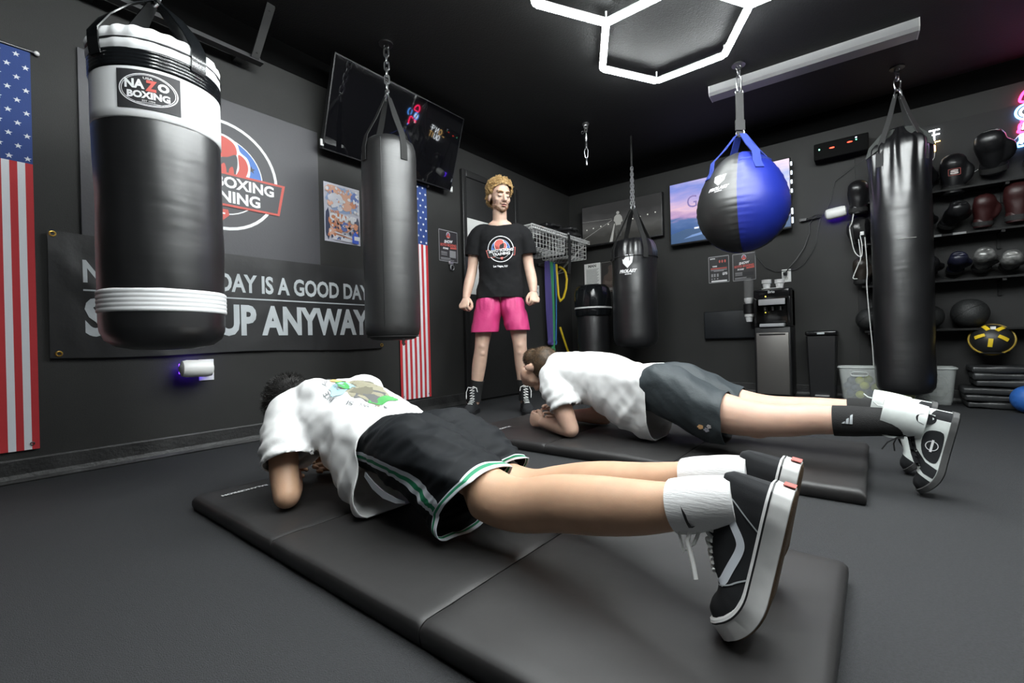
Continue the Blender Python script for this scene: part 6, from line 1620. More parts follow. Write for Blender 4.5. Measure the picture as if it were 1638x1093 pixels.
txt = 'ITY MY SI  JNCE AUTHOR'; ccx, ccy, rad_ = .897, 1.385, .118; pos_ = 0
for word in txt.split():
    pos_ = txt.index(word, pos_); mb = MB()
    for i, ch in enumerate(word, pos_):
        a = 4.75 - i * (2.9 / len(txt))
        px, py = ccx + rad_ * math.cos(a) * .95, ccy + rad_ * math.sin(a) * 1.05; ca, sa = math.cos(a - PI / 2), math.sin(a - PI / 2)
        put_text(mb, ch, -.007, -.008, .014 if ch != 'I' else .004, .017, lambda u, v: V((px + u * ca - v * sa, py + u * sa + v * ca, .55)), bold=.0)
    mb.subdiv(.01); conform(mb, bvA, (0, 0, -1), .0030)
    if len(mb.bm.verts) > 8: obj('back_word', mb, mat('tee ink letters', (.16, .17, .18), .85), tee, smooth=0, recalc=False)
mb = MB(); put_text(mb, 'WIND', 0, 0, .050, .017, lambda u, v: V((.832 - v * .9, 1.440 - u, .55)), bold=.0)
mb.subdiv(.01); conform(mb, bvA, (0, 0, -1), .0045); obj('back_word', mb, mat('tee ink letters', (.16, .17, .18), .85), tee, smooth=0, recalc=False)
# shorts: two flared jersey legs with trim
def trimA(lat):
    def mi(i, j, rows, n):
        d = rows - 1 - i
        if d < 3: return 2
        if d < 5: return 1
        if d < 6: return 2
        k = (j - lat) % n; k = k - n if k > n / 2 else k
        if k in (0, 1): return 1
        if -2 <= k <= 3: return 2
        return 0
    return mi
def jersey(rows, lat, ph):
    rg = egg_rings(rows, EX, UP, EY, n=120, sub=12, p=2.3)
    m = MB(); band_rows(m, rg, trimA(lat))
    def wf(p):
        a = .008 * nz((p.x + p.y * .35, p.y + p.z * .5, p.z), (9, 12, 6), (ph, 0, 0)) + .007 * rid((p.x + .35 * p.y, p.y, p.z - .25 * p.y), (13, 3.2, 13), (ph, 2, 0)) + .0035 * rid((p.x, p.y + p.z, p.z), (10, 24, 10), (ph, 5, 3))
        return a * (1 if p.y < 1.14 else .3) * (.55 if p.y < .80 else 1)
    wrinkle(m, wf); return m
SA = {'L': [(1.22, .838, .240, .078, .055, .070), (1.155, .836, .250, .090, .072, .085), (1.04, .834, .254, .106, .094, .105), (.95, .836, .240, .108, .090, .118), (.87, .838, .216, .106, .082, .125), (.80, .840, .190, .106, .074, .122), (.745, .842, .168, .106, .066, .108)],
      'R': [(1.22, .972, .240, .080, .055, .070), (1.155, .976, .250, .090, .072, .085), (1.04, .985, .252, .108, .092, .105), (.97, 1.0, .228, .106, .082, .11), (.90, 1.014, .192, .102, .070, .105), (.85, 1.024, .166, .100, .064, .10), (.81, 1.030, .150, .100, .060, .09)]}
mL = jersey(SA['L'], 63, 0); mR = jersey(SA['R'], 120 - 4, 5)
me = bpy.data.meshes.new('t'); mR.bm.to_mesh(me); mR.bm.free(); mL.bm.from_mesh(me); bpy.data.meshes.remove(me)
# slit flap of the near leg falling to the mat
for v in mL.bm.verts:
    c = v.co
    if c.z < .056: c.z = .056
    kk = ramp01(-c.y, -.96, -.76)
    if c.z < .225: c.y += kk * min(.085, .95 * (.225 - c.z))
    if kk > 0 and c.x < .80 and c.z < .13: c.x -= .035 * kk * min(1, (.13 - c.z) / .06)
sh_ = obj('shorts', mL, [M_BSHORT, M_GREEN, M_TRIMW], pa, smooth=70, recalc=False); solid(sh_, .0025)
mb = MB()
mb.ribbon([(.752, 1.150, .180), (.745, 1.10, .158), (.742, 1.05, .143), (.745, 1.00, .136), (.752, .97, .136)], [.016, .022, .020, .014, .006], .003, (0, .3, 1)); obj('waist_flap', mb, M_TRIMW, sh_, smooth=30)
# socks
def sock(P_, R_, m, nm='sock', hint=(0, 0, 1)):
    mb = MB(); C = [V(p) for p in P_]; limb(mb, C, R_, hint=hint, n=28, sub=6, cap=False)
    return mb
mb = sock([(.8325, .290, .242), (.832, .272, .247), (.832, .252, .254), (.8345, .222, .262), (.838, .19, .268)], [.0485, .0490, .0475, .045, .042], M_SOCKW); o = obj('sock', mb, M_SOCKW, pa, smooth=60)
sb_ = bvh_of(o); mk = MB(); F_ = lambda x, y: V((.5, .258 - x * 1.2, .243 + y * 1.2))
mk.poly([F_(*p) for p in ((-.006, .016), (-.0035, .010), (.0, -.004), (.003, -.014), (.008, -.013), (.012, -.009), (.0065, -.0105), (.0045, -.006), (.001, .006))]); mk.subdiv(.006); conform(mk, sb_, (1, 0, 0), .0030); obj('sock_mark', mk, M_BLACKP, o, smooth=0, recalc=False)
mb = sock([(1.0095, .325, .238), (1.008, .30, .245), (1.006, .275, .252), (1.003, .24, .262), (1.003, .20, .268)], [.047, .0475, .046, .043, .04], M_SOCKW); obj('sock', mb, M_SOCKW, pa, smooth=60)
# skate shoes standing on their toes
HT = ([0, .03, .10, .20, .30, .38, .48, .60, .72, .84, .93, .98, 1.0], [.070, .084, .086, .080, .082, .093, .086, .070, .056, .046, .038, .028, .012])
SHM = {'upper': [M_CANVAS, M_TRIMW], 'sole': [M_RUBW, M_BLACKP, M_GUM]}
for nm, heel, X, side in (('L', (.838, .122, .306), (-.10, .20, -.97), 1), ('R', (1.005, .132, .308), (-.02, .18, -.98), -1)):
    F = shoe_frame(heel, X, (0, 1, .2), 1)
    # outer side of the left foot faces -x
    yd = (F((0, 1, 0)) - F((0, 0, 0))).x
    if (nm == 'L' and yd > 0) or (nm == 'R' and yd < 0): F = shoe_frame(heel, X, (0, 1, .2), -1)
    sh, bv, T = build_shoe(pa, F, .268, HT, SHM, bend=(.168, .72), sole_h=(.024, .013))
    mb = side_ribbon([(.052, .062), (.075, .053), (.098, .036), (.115, .033), (.150, .041), (.190, .050)], .0125, F, T, bv, 1); obj('side_stripe', mb, M_TRIMW, sh, smooth=60, recalc=True)
    mb = side_ribbon([(.036, .074), (.042, .058), (.062, .03), (.075, .012)], .0022, F, T, bv, 1, .0016); obj('stitching', mb, M_GREYP, sh, smooth=60)
    mb = side_ribbon([(.150, .012), (.165, .03), (.185, .044), (.20, .05)], .0022, F, T, bv, 1, .0016); obj('stitching', mb, M_GREYP, sh, smooth=60)
    mb = lace_tubes(T, bv, F, (.105, .122, .139, .156), M_LACEW, sh, .0035); 
    a0 = T((.10, .012, .098))
    mb.tube([a0, a0 + V((-.012, .018, -.006)), a0 + V((-.022, .020, -.030)), a0 + V((-.030, .010, -.062)), a0 + V((-.036, .004, -.085))], .004, 6)
    mb.tube([a0, a0 + V((-.010, .030, -.002)), a0 + V((-.018, .036, -.022)), a0 + V((-.020, .028, -.050)), a0 + V((-.014, .012, -.035)), a0], .003, 6)
    obj('laces', mb, M_LACEW, sh)
    mb = MB(); Q = [T((-.0075, y, z)) for y, z in ((-.014, -.020), (.014, -.020), (.014, -.003), (-.014, -.003))]; Q2 = [T((-.006, y, z)) for y, z in ((-.014, -.020), (.014, -.020), (.014, -.003), (-.014, -.003))]
    mb.loft([Q2, Q]); obj('heel_tag', mb, mat('faded red rubber', (.50, .14, .12), .6), sh, smooth=0)

# ------------------------------------------------------------------ far plank
pb_ = thing('person', 'person on the farther mat holding a forearm plank in white t-shirt and slate grey shorts', 'person', (2.18, .75, .05), None)
mb = MB()
limb(mb, [(2.19, 1.38, .40), (2.2, 1.28, .375), (2.2, 1.10, .35), (2.2, .93, .33), (2.2, .80, .325), (2.2, .72, .31)], [(.12, .06), (.17, .085), (.165, .085), (.15, .07), (.165, .085), (.15, .08)], hint=(0, 0, 1), n=24)
limb(mb, [(2.19, 1.37, .415), (2.185, 1.45, .41), (2.18, 1.51, .40)], [.066, .058, .056])
Rb = Matrix((V((-.99, -.10, 0)), V((-.03, -.16, -.985)), V((.09, .98, -.16)))).transposed()
rb0 = Rb.col[0].normalized(); rb1 = (Rb.col[1] - rb0 * Rb.col[1].dot(rb0)).normalized(); rb2 = rb0.cross(rb1); Rb = Matrix((rb0, rb1, rb2)).transposed()
HB = V((2.165, 1.535, .390)); head(mb, HB, Rb, 1.04)
for P_ in ([(2.055, 1.35, .365), (2.015, 1.315, .28), (1.995, 1.26, .18), (1.995, 1.222, .098)], [(2.33, 1.35, .365), (2.37, 1.315, .28), (2.39, 1.27, .18), (2.395, 1.235, .098)]): limb(mb, P_, [.058, .055, .052, .043], hint=(1, 0, 0))
wB = (V((2.085, 1.455, .095)), V((2.355, 1.475, .100)))
for e, h in ((V((1.995, 1.222, .096)), wB[0]), (V((2.395, 1.235, .096)), wB[1])): limb(mb, [e, e.lerp(h, .3) + V((0, 0, .004)), e.lerp(h, .7), h], [.044, .047, .036, .028], hint=(0, 0, 1))
legB = {'L': [(2.105, .76, .30), (2.085, .60, .245), (2.070, .47, .216), (2.062, .36, .208), (2.055, .26, .215), (2.052, .18, .228), (2.05, .08, .230), (2.05, -.02, .235), (2.05, -.08, .238)],
        'R': [(2.295, .76, .30), (2.315, .62, .250), (2.325, .49, .216), (2.325, .38, .21), (2.325, .28, .215), (2.322, .21, .222), (2.32, .11, .228), (2.318, .02, .235), (2.318, -.04, .24)]}
rB = [.095, .088, .082, .068, .062, .057, .050, .040, .040]
for s, P_ in legB.items(): limb(mb, P_, rB, hint=(0, 0, 1), n=20)
mb.sphere((2.062, .38, .185), (.055, .06, .055)); mb.sphere((2.325, .40, .19), (.055, .06, .055))
body = fuse(mb, .0065, 7); hm = MB()
def tuckB(p):
    if p.y > 1.1 and (not 2.07 < p.x < 2.32 or p.z < .15): return 0
    return .026 * ramp01(p.y, .53, .62) * ramp01(-p.y, -1.42, -1.37)
tuck(body, tuckB)
hand(hm, wB[0], (.22, .97, .12), (1, -.22, -.1), (0, -.1, 1), curl=1.2, s=1.08)
hand(hm, wB[1], (-.10, .97, .16), (-1, -.1, -.1), (0, -.1, 1), curl=.85, s=1.08)
body = join_hands(body, fuse(hm, .0028, 4)); obj('body', body, M_SKB, pb_, smooth=80, recalc=False)
hb = MB(); P = lambda x, y, z: HB + Rb @ (V((x, y, z)) * 1.04)
hb.sphere(P(0, -.018, .045), (.086, .103, .090), 40, 26, rot=Rb); hb.sphere(P(0, -.06, -.02), (.066, .058, .060), 32, 20, rot=Rb)
hb = fuse(hb, .007, 3); cut(hb, P(0, .085, .050), Rb @ V((0, 1, -.50))); cut(hb, P(0, .03, -.015), Rb @ V((0, .4, -1)), lambda c: (Rb.transposed() @ (c - HB)).y > -.02)
hb.bm.normal_update(); rnd = random.Random(12)
sp_ = surf_points(hb, 9000, rnd, lambda c: True); bristles(hb, sp_, .011, .0008, .45, rnd, droop=Rb @ V((0, .4, 0)))
obj('hair', hb, mat('brown hair', (.062, .036, .017), .55, var=.5, vscale=50), pb_, smooth=30, recalc=False)
mb = MB(); hbv = P(0, .070, .030)
for e in (-1, 1): limb(mb, [P(e * .014, .090, .024), P(e * .032, .088, .030), P(e * .048, .076, .024)], [.003, .0042, .002], hint=Rb.col[1], n=8)
obj('eyebrows', mb, MATS['brown hair'], pb_)
mb = MB()
rowsB = [(1.43, 2.188, .425, .078, .052, .055, 2), (1.395, 2.19, .412, .145, .070, .085, 2), (1.33, 2.195, .390, .190, .092, .12, 2.1), (1.24, 2.2, .372, .196, .112, .155, 2.1), (1.13, 2.2, .360, .196, .118, .195, 2.2), (1.03, 2.2, .345, .192, .103, .235, 2.5), (.94, 2.2, .332, .192, .086, .262, 2.8), (.86, 2.2, .325, .196, .100, .268, 2.8), (.78, 2.2, .32, .198, .106, .268, 2.8)]
egg_loft(mb, rowsB, U, W_, AX, 40, 4, 2.2)
for Q in ([(2.10, 1.36, .37), (2.05, 1.355, .35), (2.02, 1.318, .285), (2.008, 1.275, .250), (2.0, 1.252, .200)], [(2.29, 1.36, .37), (2.34, 1.355, .35), (2.365, 1.315, .275), (2.375, 1.29, .23), (2.378, 1.28, .21)]): limb(mb, Q, [.075, .078, .078, .079, .08], hint=(1, 0, 0), n=24, cap='start')
t = fuse(mb, .0085, 6)
cut(t, (2.2, .826, .3), (0, -1, 0)); cut(t, (2.19, 1.455, .43), (0, 1, .25))
open_end(t, (2.0, 1.252, .200), V((2.0, 1.252, .200)) - V((2.008, 1.275, .250)), .10)
for sx_, x0_ in (): cut(t, (x0_, 1.25, .205), (0, -.42, -.90), lambda c, sx_=sx_, x0_=x0_: ((c.x - (x0_ - sx_ * .066)) * sx_ > 0 and c.z < .30 and 1.12 < c.y < 1.40) or (c.x < 2.12 and c.z < .215 and c.y > 1.2))
def foldsB(p):
    k = max(0, min(1, (.42 - p.z) / .2)); w = .0055 * k * rid((p.x, p.y + p.z * .5, p.z), (3, 13, 3.5), (4, 9, 4)) + .0022 * rid((p.x, p.y - p.x * .5, p.z), (9, 14, 9), (2, 8, 1)) + .008 * k * nz((p.x, p.y + .5 * p.z, p.z), (5, 15, 6)) + .004 * nz((p.x, p.y - p.z * .7, p.z), (8, 24, 8), (1, 4, 0)) + .002 * nz(p, (30, 30, 30))
    if p.x < 2.08 and 1.2 < p.y < 1.4: w += .005 * math.sin((p.z + p.y * .7) * 110) * max(0, min(1, (.34 - p.z) / .1))
    return w
wrinkle(t, foldsB)
for v in t.bm.verts:
    if v.co.z < .058: v.co.z = .058
tee = obj('t_shirt', t, M_TEE, pb_, smooth=80, recalc=False); solid(tee, .003)
def shorts_legs(legs, m, n, fn, p=2.2, ax=EY, u=EX, w=UP):
    out = None
    for rows in legs:
        rg = egg_rings(rows, u, w, ax, n=64, sub=8, p=p); mm = MB(); band_rows(mm, rg, lambda *a: 0); wrinkle(mm, fn)
        if out is None: out = mm
        else:
            me = bpy.data.meshes.new('t'); mm.bm.to_mesh(me); mm.bm.free(); out.bm.from_mesh(me); bpy.data.meshes.remove(me)
    return out
fnB = lambda p: .006 * rid((p.x, p.y + .5 * p.z, p.z - .4 * p.y), (9, 5, 11), (3, 3, 3)) + .008 * nz((p.x, p.y + p.z * .6, p.z), (7, 11, 6), (2, 0, 0)) + .004 * nz((p.x, p.y - p.z, p.z), (18, 30, 14), (5, 2, 0))
mm = shorts_legs([[(.90, 2.105, .315, .085, .070, .10), (.82, 2.100, .325, .100, .092, .12), (.77, 2.098, .322, .110, .100, .135), (.70, 2.092, .305, .112, .100, .155), (.61, 2.084, .268, .112, .092, .16), (.545, 2.076, .235, .112, .090, .145), (.495, 2.07, .215, .112, .096, .118)],
                  [(.90, 2.285, .315, .085, .070, .10), (.82, 2.290, .325, .100, .092, .12), (.77, 2.294, .322, .110, .100, .135), (.70, 2.305, .305, .112, .100, .15), (.61, 2.315, .268, .112, .092, .15), (.54, 2.322, .238, .112, .088, .14), (.485, 2.326, .218, .112, .086, .12)]], None, 64, fnB)
for v in mm.bm.verts:
    if v.co.z < .056: v.co.z = .056
sh_ = obj('shorts', mm, M_GSHORT, pb_, smooth=70, recalc=False); solid(sh_, .0025); bs = bvh_of(sh_)
rnd = random.Random(2)
for nm, c, cy, cz, s in (('embroidered_bee', (.62, .36, .16), .575, .175, .013), ('embroidered_leaf', (.30, .30, .34), .552, .165, .012), ('embroidered_flower', (.55, .52, .50), .540, .180, .011)):
    mb = MB(); 
    for k in range(5): mb.poly([V((1.7, cy + s * .5 * math.cos(k * 1.26) - yy, cz + s * .5 * math.sin(k * 1.26) + zz)) for yy, zz in blob(0, 0, s * .5, s * .3, 8, .3, rnd)])
    conform(mb, bs, (1, 0, 0), .0045); obj(nm, mb, mat(nm, c, .8), sh_, smooth=0, recalc=False)
mb = sock([(2.051, .125, .228), (2.05, .07, .231), (2.05, .0, .235), (2.05, -.05, .238), (2.05, -.10, .24)], [.056, .055, .050, .048, .045], None); o = obj('sock', mb, M_SOCKB, pb_, smooth=60); sb_ = bvh_of(o)
mk = MB(); F_ = lambda x, y: V((1.8, .085 - x, .243 + y))
for k in range(3): mk.poly([F_(a, b) for a, b in ((-.013 + k * .011, -.014), (-.004 + k * .011, -.014), (-.004 + k * .011 + .001, -.006 + k * .012), (-.013 + k * .011 + .003, -.010 + k * .012))])
mk.subdiv(.008); conform(mk, sb_, (1, 0, 0), .0025); obj('sock_mark', mk, M_GREYP, o, smooth=0, recalc=False)
mb = sock([(2.320, .09, .229), (2.319, .03, .234), (2.318, -.03, .24), (2.318, -.08, .242)], [.056, .050, .048, .045], None); obj('sock', mb, M_SOCKB, pb_, smooth=60)
HTB = ([0, .03, .10, .20, .30, .40, .52, .64, .76, .86, .94, .98, 1.0], [.075, .088, .098, .104, .104, .098, .080, .064, .054, .046, .038, .028, .012])
SHB = {'upper': [M_SHOEW, M_CANVAS], 'sole': [mat('dark grey rubber', (.075, .075, .075), .6), M_BLACKP, mat('dark outsole', (.03, .03, .03), .6)]}
def upB(x, y, z, c): return 1 if (x > .80 or (x < .10 and z < .05)) else 0
for nm, heel, X, lab in (('L', (2.05, -.205, .279), (-.02, .22, -.97), 'white and black high wrestling shoe'), ('R', (2.318, -.175, .279), (.02, .20, -.98), 'white and black high wrestling shoe')):
    F = shoe_frame(heel, X, (0, 1, .2), 1); yd = (F((0, 1, 0)) - F((0, 0, 0))).x
    if (nm == 'L' and yd > 0) or (nm == 'R' and yd < 0): F = shoe_frame(heel, X, (0, 1, .2), -1)
    sh, bv, T = build_shoe(pb_, F, .290, HTB, SHB, bend=(.185, .52), sole_h=(.008, .011), upper_fn=upB, foxline=False, shaft=((.055, 0, .07), (.052, 0, .185), (.058, .050)))
    mb = side_patch(smooth2([(.070, .022), (.068, .050), (.085, .066), (.125, .066), (.160, .052), (.172, .030), (.160, .018), (.110, .016)], 3), F, T, bv, 1); pt_ = obj('side_panel', mb, M_CANVAS, sh, smooth=60)
    mb = side_patch(smooth2([(.022, .050), (.020, .080), (.030, .098), (.048, .092), (.054, .066), (.042, .048)], 3), F, T, bv, 1); obj('ankle_panel', mb, M_CANVAS, sh, smooth=60)
    mb = side_patch([(.190, .014), (.175, .045), (.140, .074), (.100, .088), (.110, .104), (.16, .085), (.205, .062), (.225, .040), (.225, .014)], F, T, bv, 1); obj('toe_panel', mb, M_CANVAS, sh, smooth=60)
    mb = MB(); P_ = side_ribbon([(.098, .041), (.138, .041)], .006, F, T, bv, 1, .003); obj('wing_mark', P_, M_PRINTW, sh, smooth=0)
    circ_ = [(.118 + .015 * math.cos(a), .041 + .015 * math.sin(a)) for a in [2 * PI * k / 24 for k in range(25)]]
    P_ = side_ribbon(circ_, .0022, F, T, bv, 1, .003); obj('ring_mark', P_, M_PRINTW, sh, smooth=0)
    mb = MB(); a0 = T((.105, .02, .105))
    for k in range(4): mb.tube([T((.085 + .02 * k, -.02, .112 - .012 * k)), T((.085 + .02 * k, .022, .110 - .012 * k))], .0025, 6)
    mb.tube([a0, a0 + V((-.02, .030, -.01)), a0 + V((-.025, .052, -.025)), a0 + V((-.03, .068, -.05))], .0022, 6); mb.tube([a0, a0 + V((-.01, .028, -.01)), a0 + V((-.012, .036, -.03)), a0 + V((-.014, .034, -.055))], .0022, 6)
    obj('laces', mb, M_BLACKP, sh)
    mb = MB(); mb.tube([T((.03, 0, .185)), T((.03, .01, .20)), T((.02, .01, .215))], .0025, 6); mb.ribbon([T((.118, 0, .11)), T((.125, 0, .15)), T((.120, 0, .185))], .05, .006, F((0, 1, 0)) - F((0, 0, 0))); obj('tongue', mb, M_SHOEW, sh)

# ------------------------------------------------------------------ standing coach
MO = V((2.66, 2.21, 0)); MF = V((-RT.y, RT.x, 0)) * -1
MF = V((-FW.x, -FW.y, 0)).normalized()
def Q(u, w, z): return MO + RT * u + MF * w + UP * z
pm_ = thing('person', 'standing coach with curly blond hair in black t-shirt and pink shorts by the door', 'person', (MO.x, MO.y, 0), None)
mb = MB(); wB_ = -.07
limb(mb, [Q(0, wB_, 1.44), Q(0, wB_, 1.34), Q(-.005, wB_, 1.18), Q(-.01, wB_, 1.05), Q(-.01, wB_, .95), Q(-.012, wB_, .86)], [(.10, .06), (.155, .095), (.15, .095), (.14, .085), (.15, .095), (.14, .09)], hint=MF, n=24)
limb(mb, [Q(0, wB_ - .005, 1.40), Q(0, wB_ + .0, 1.48), Q(.0, wB_ + .018, 1.56)], [.064, .056, .055], hint=MF)
fy = math.radians(24); fdir = (MF * math.cos(fy) + RT * math.sin(fy)); fdir = (fdir * math.cos(.18) - UP * math.sin(.18)).normalized()
hr = fdir.cross(UP).normalized(); hu = hr.cross(fdir).normalized(); Rm_ = Matrix((hr, fdir, hu)).transposed()
HM = Q(.004, wB_ + .03, 1.665); head(mb, HM, Rm_, 1.04)
armM = {'L': [Q(-.165, wB_, 1.385), Q(-.205, wB_ - .01, 1.27), Q(-.222, wB_ - .015, 1.13), Q(-.25, wB_ + .02, 1.0), Q(-.270, wB_ + .06, .895)], 'R': [Q(.17, wB_, 1.385), Q(.20, wB_ - .01, 1.27), Q(.216, wB_ - .015, 1.14), Q(.236, wB_ + .03, 1.02), Q(.243, wB_ + .07, .925)]}
for s, P_ in armM.items(): limb(mb, P_, [.054, .046, .040, .040, .028], hint=MF, sub=6)
legM = {'L': [Q(-.10, wB_, .86), Q(-.135, wB_ + .005, .70), Q(-.158, wB_ + .015, .56), Q(-.168, wB_ + .012, .49), Q(-.188, wB_ - .01, .38), Q(-.205, wB_ - .02, .27), Q(-.22, wB_ - .025, .15), Q(-.225, wB_ - .02, .09)],
        'R': [Q(.085, wB_, .86), Q(.115, wB_ + .005, .70), Q(.128, wB_ + .015, .56), Q(.133, wB_ + .012, .49), Q(.143, wB_ - .01, .38), Q(.150, wB_ - .02, .27), Q(.153, wB_ - .025, .15), Q(.155, wB_ - .02, .09)]}
for s, P_ in legM.items(): limb(mb, P_, [.086, .072, .057, .053, .055, .048, .037, .035], hint=MF, n=20)
for P_ in (Q(-.162, wB_ + .040, .525), Q(.130, wB_ + .040, .525)):
    mb.sphere(P_, (.034, .034, .040)); mb.sphere(P_ + V((0, 0, -.058)), (.026, .026, .03)); mb.sphere(P_ + RT * .022 + V((0, 0, .055)), (.026, .026, .04))
body = fuse(mb, .0055, 5); hm = MB()
def tuckM(p):
    u = (p - MO).dot(RT)
    if p.z > .95 and abs(u) > .15: return 0
    if p.z < .95 and abs(u) > .20: return 0
    return .024 * ramp01(p.z, .64, .70) * ramp01(-p.z, -1.44, -1.40)
tuck(body, tuckM)
hand(hm, armM['L'][-1], (armM['L'][-1] - armM['L'][-2]) + MF * .03, RT * .45 - MF * .85, RT * .85 + MF * .45, curl=1.25, s=1.08, fr=.0102)
hand(hm, armM['R'][-1], (armM['R'][-1] - armM['R'][-2]) + MF * .03, -RT * .45 - MF * .85, -RT * .85 + MF * .45, curl=1.25, s=1.08, fr=.0102)
body = join_hands(body, fuse(hm, .0028, 4)); obj('body', body, M_SKM, pm_, smooth=80, recalc=False)
PH = lambda x, y, z: HM + Rm_ @ (V((x, y, z)) * 1.04)
M_HAIRM = mat('blond hair', (.46, .30, .125), .55, var=.45, vscale=70)
M_BEARD = mat('ginger beard', (.22, .105, .042), .6, var=.35, vscale=90)
hb = MB(); hb.sphere(PH(0, -.018, .060), (.097, .110, .084), 40, 26, rot=Rm_); hb.sphere(PH(0, -.05, -.01), (.086, .075, .07), 32, 20, rot=Rm_)
hb = fuse(hb, .007, 3); cut(hb, PH(0, .066, .066), Rm_ @ V((0, 1, -.85))); cut(hb, PH(0, .035, -.012), Rm_ @ V((0, .5, -1)), lambda c: (Rm_.transposed() @ (c - HM)).y > -.012)
wrinkle(hb, lambda p: .012 * nz(p, (38, 38, 38)) + .006 * nz(p, (80, 80, 80))); hb.bm.normal_update(); rnd = random.Random(13)
base_pts = surf_points(hb, 900, rnd, lambda c: True)
base_pts = surf_points(hb, 2200, rnd, lambda c: True)
for p, nrm in base_pts:        # loose curls
    u = (nrm.orthogonal().normalized()); u = Matrix.Rotation(rnd.uniform(0, 2 * PI), 3, nrm) @ u; w = nrm.cross(u); R_ = rnd.uniform(.0035, .0085)
    pts = [p - nrm * .003 + u * R_ * (math.cos(a) - 1) * .8 + nrm * (R_ * math.sin(a) * 1.1 + .0022 * a) + w * .003 * a for a in [k * .6 for k in range(6)]]
    hb.tube(pts, .0013, 4, cap=False)
obj('hair', hb, M_HAIRM, pm_, smooth=50, recalc=False)
mb = MB()
for e in (-1, 1): limb(mb, [PH(e * .012, .094, .021), PH(e * .030, .092, .027), PH(e * .048, .080, .021)], [.0038, .0058, .003], hint=fdir, n=8)
obj('eyebrows', mb, mat('sandy brow', (.26, .14, .06), .7), pm_)
mb = MB()
for e in (-1, 1): limb(mb, [PH(e * .018, .0855, -.007), PH(e * .031, .0885, -.0095), PH(e * .044, .081, -.006)], [.0022, .0036, .0022], hint=fdir, n=8)
obj('eyelashes', mb, mat('lash dark', (.07, .04, .03), .7), pm_)
mb = MB(); limb(mb, [PH(-.019, .094, -.0655), PH(0, .1005, -.0635), PH(.019, .094, -.0655)], [.0022, .0038, .0022], hint=fdir, n=8); obj('mouth', mb, mat('mouth dark', (.10, .025, .022), .6), pm_)
mb = MB(); limb(mb, [PH(-.017, .0935, -.0725), PH(0, .0985, -.0735), PH(.017, .0935, -.0725)], [.0028, .0042, .0028], hint=fdir, n=8); obj('lower_lip', mb, mat('lip', (.50, .22, .18), .5), pm_)
bb = MB(); head(bb, HM, Rm_, 1.045); bb = fuse(bb, .006, 3); bb.bm.normal_update(); rnd = random.Random(14); RmT = Rm_.transposed()
def inbeard(c):
    q = RmT @ (c - HM) / 1.04
    if q.y < .0 or q.z > -.040: return False
    lip = abs(q.x) < .021 and -.080 < q.z < -.056 and q.y > .07
    mous = abs(q.x) < .030 and q.z > -.060 and q.y > .07 and q.z < -.045
    jaw = q.z < -.078 or (abs(q.x) > .036 and q.z < -.052)
    return (mous or jaw) and not (lip and not mous)
pts_ = surf_points(bb, 6000, rnd, inbeard); bb.bm.free(); bb = MB(); bristles(bb, pts_, .0075, .0009, .6, rnd, droop=V((0, 0, -.6)))
obj('beard', bb, M_BEARD, pm_, smooth=30, recalc=False)
# tee
mb = MB()
rowsM = [(1.475, 0, wB_, .070, .062, .062), (1.445, 0, wB_, .115, .072, .07), (1.415, 0, wB_, .168, .086, .085), (1.36, 0, wB_, .185, .105, .10), (1.26, -.002, wB_, .172, .118, .112), (1.14, -.005, wB_, .164, .116, .11), (1.03, -.008, wB_, .165, .110, .105), (.95, -.010, wB_, .182, .124, .12), (.87, -.012, wB_, .188, .130, .125)]
def egg_loftM(mb, rows, n=40, sub=4, p=2.2):
    R = [V(r[:3]) for r in rows]; S = [V(r[3:6]) for r in rows]; rings = []
    for i in range(len(rows)):
        for k in range(sub if i < len(rows) - 1 else 1):
            c, q = cr(R, i, k / sub), cr(S, i, k / sub); rings.append(ering(Q(c.y, c.z, c.x), RT, MF, q.x, q.y, q.z, n, p))
    mb.loft(rings)
egg_loftM(mb, rowsM)
for sgn, P_ in ((-1, [Q(-.12, wB_, 1.40), Q(-.172, wB_, 1.375), Q(-.203, wB_ - .005, 1.29), Q(-.209, wB_ - .007, 1.25), Q(-.2135, wB_ - .008, 1.215)]), (1, [Q(.12, wB_, 1.40), Q(.176, wB_, 1.375), Q(.200, wB_ - .005, 1.29), Q(.206, wB_ - .007, 1.25), Q(.2105, wB_ - .008, 1.215)])):
    limb(mb, P_, [.062, .067, .067, .067, .067], hint=MF, n=24, cap='start')
t = fuse(mb, .008, 5)
cut(t, Q(0, 0, .885), (0, 0, -1)); cut(t, Q(0, wB_, 1.462), UP + MF * .35)
for sgn in (-1, 1): open_end(t, Q(sgn * .212, wB_ - .008, 1.215), -UP + RT * sgn * .1, .09)
def foldsM(p):
    u = (p - MO).dot(RT); return .004 * rid((u, p.z + u * .7, p.y), (5, 8, 4), (1, 1, 6)) + .006 * nz((u, p.z + u * .4, p.y), (7, 11, 4)) + .004 * nz((u, p.z - u * .6, p.y), (16, 24, 8), (2, 2, 2)) + .0015 * nz(p, (40, 40, 40))
wrinkle(t, foldsM); bvM = bvh_of(t); tee = obj('t_shirt', t, M_BTEE, pm_, smooth=80, recalc=False); solid(tee, .003)
mb = MB(); soto_logo(mb, lambda x, y, l: Q(.004 + x - y * .10, .35 - l, 1.245 + y + x * .10), .098, .0008)
mb.mi = 0; put_text(mb, 'Las Vegas, NV', -.054, 1.105, .108, .020, lambda x, y: Q(x, .35, y), bold=.03)
d0 = -MF; bad = []
for v in mb.bm.verts:
    l = .35 - (v.co - MO).dot(MF); h = bvM.ray_cast(v.co + MF * .3, d0)
    if h[0] is not None: v.co = h[0] + MF * (.0035 + l * 1.0)
obj('chest_print', mb, [M_PRINTW, M_LOGORED, M_LOGOBLUE, mat('tee print black', (.016, .016, .017), .8)], tee, smooth=0, recalc=False)
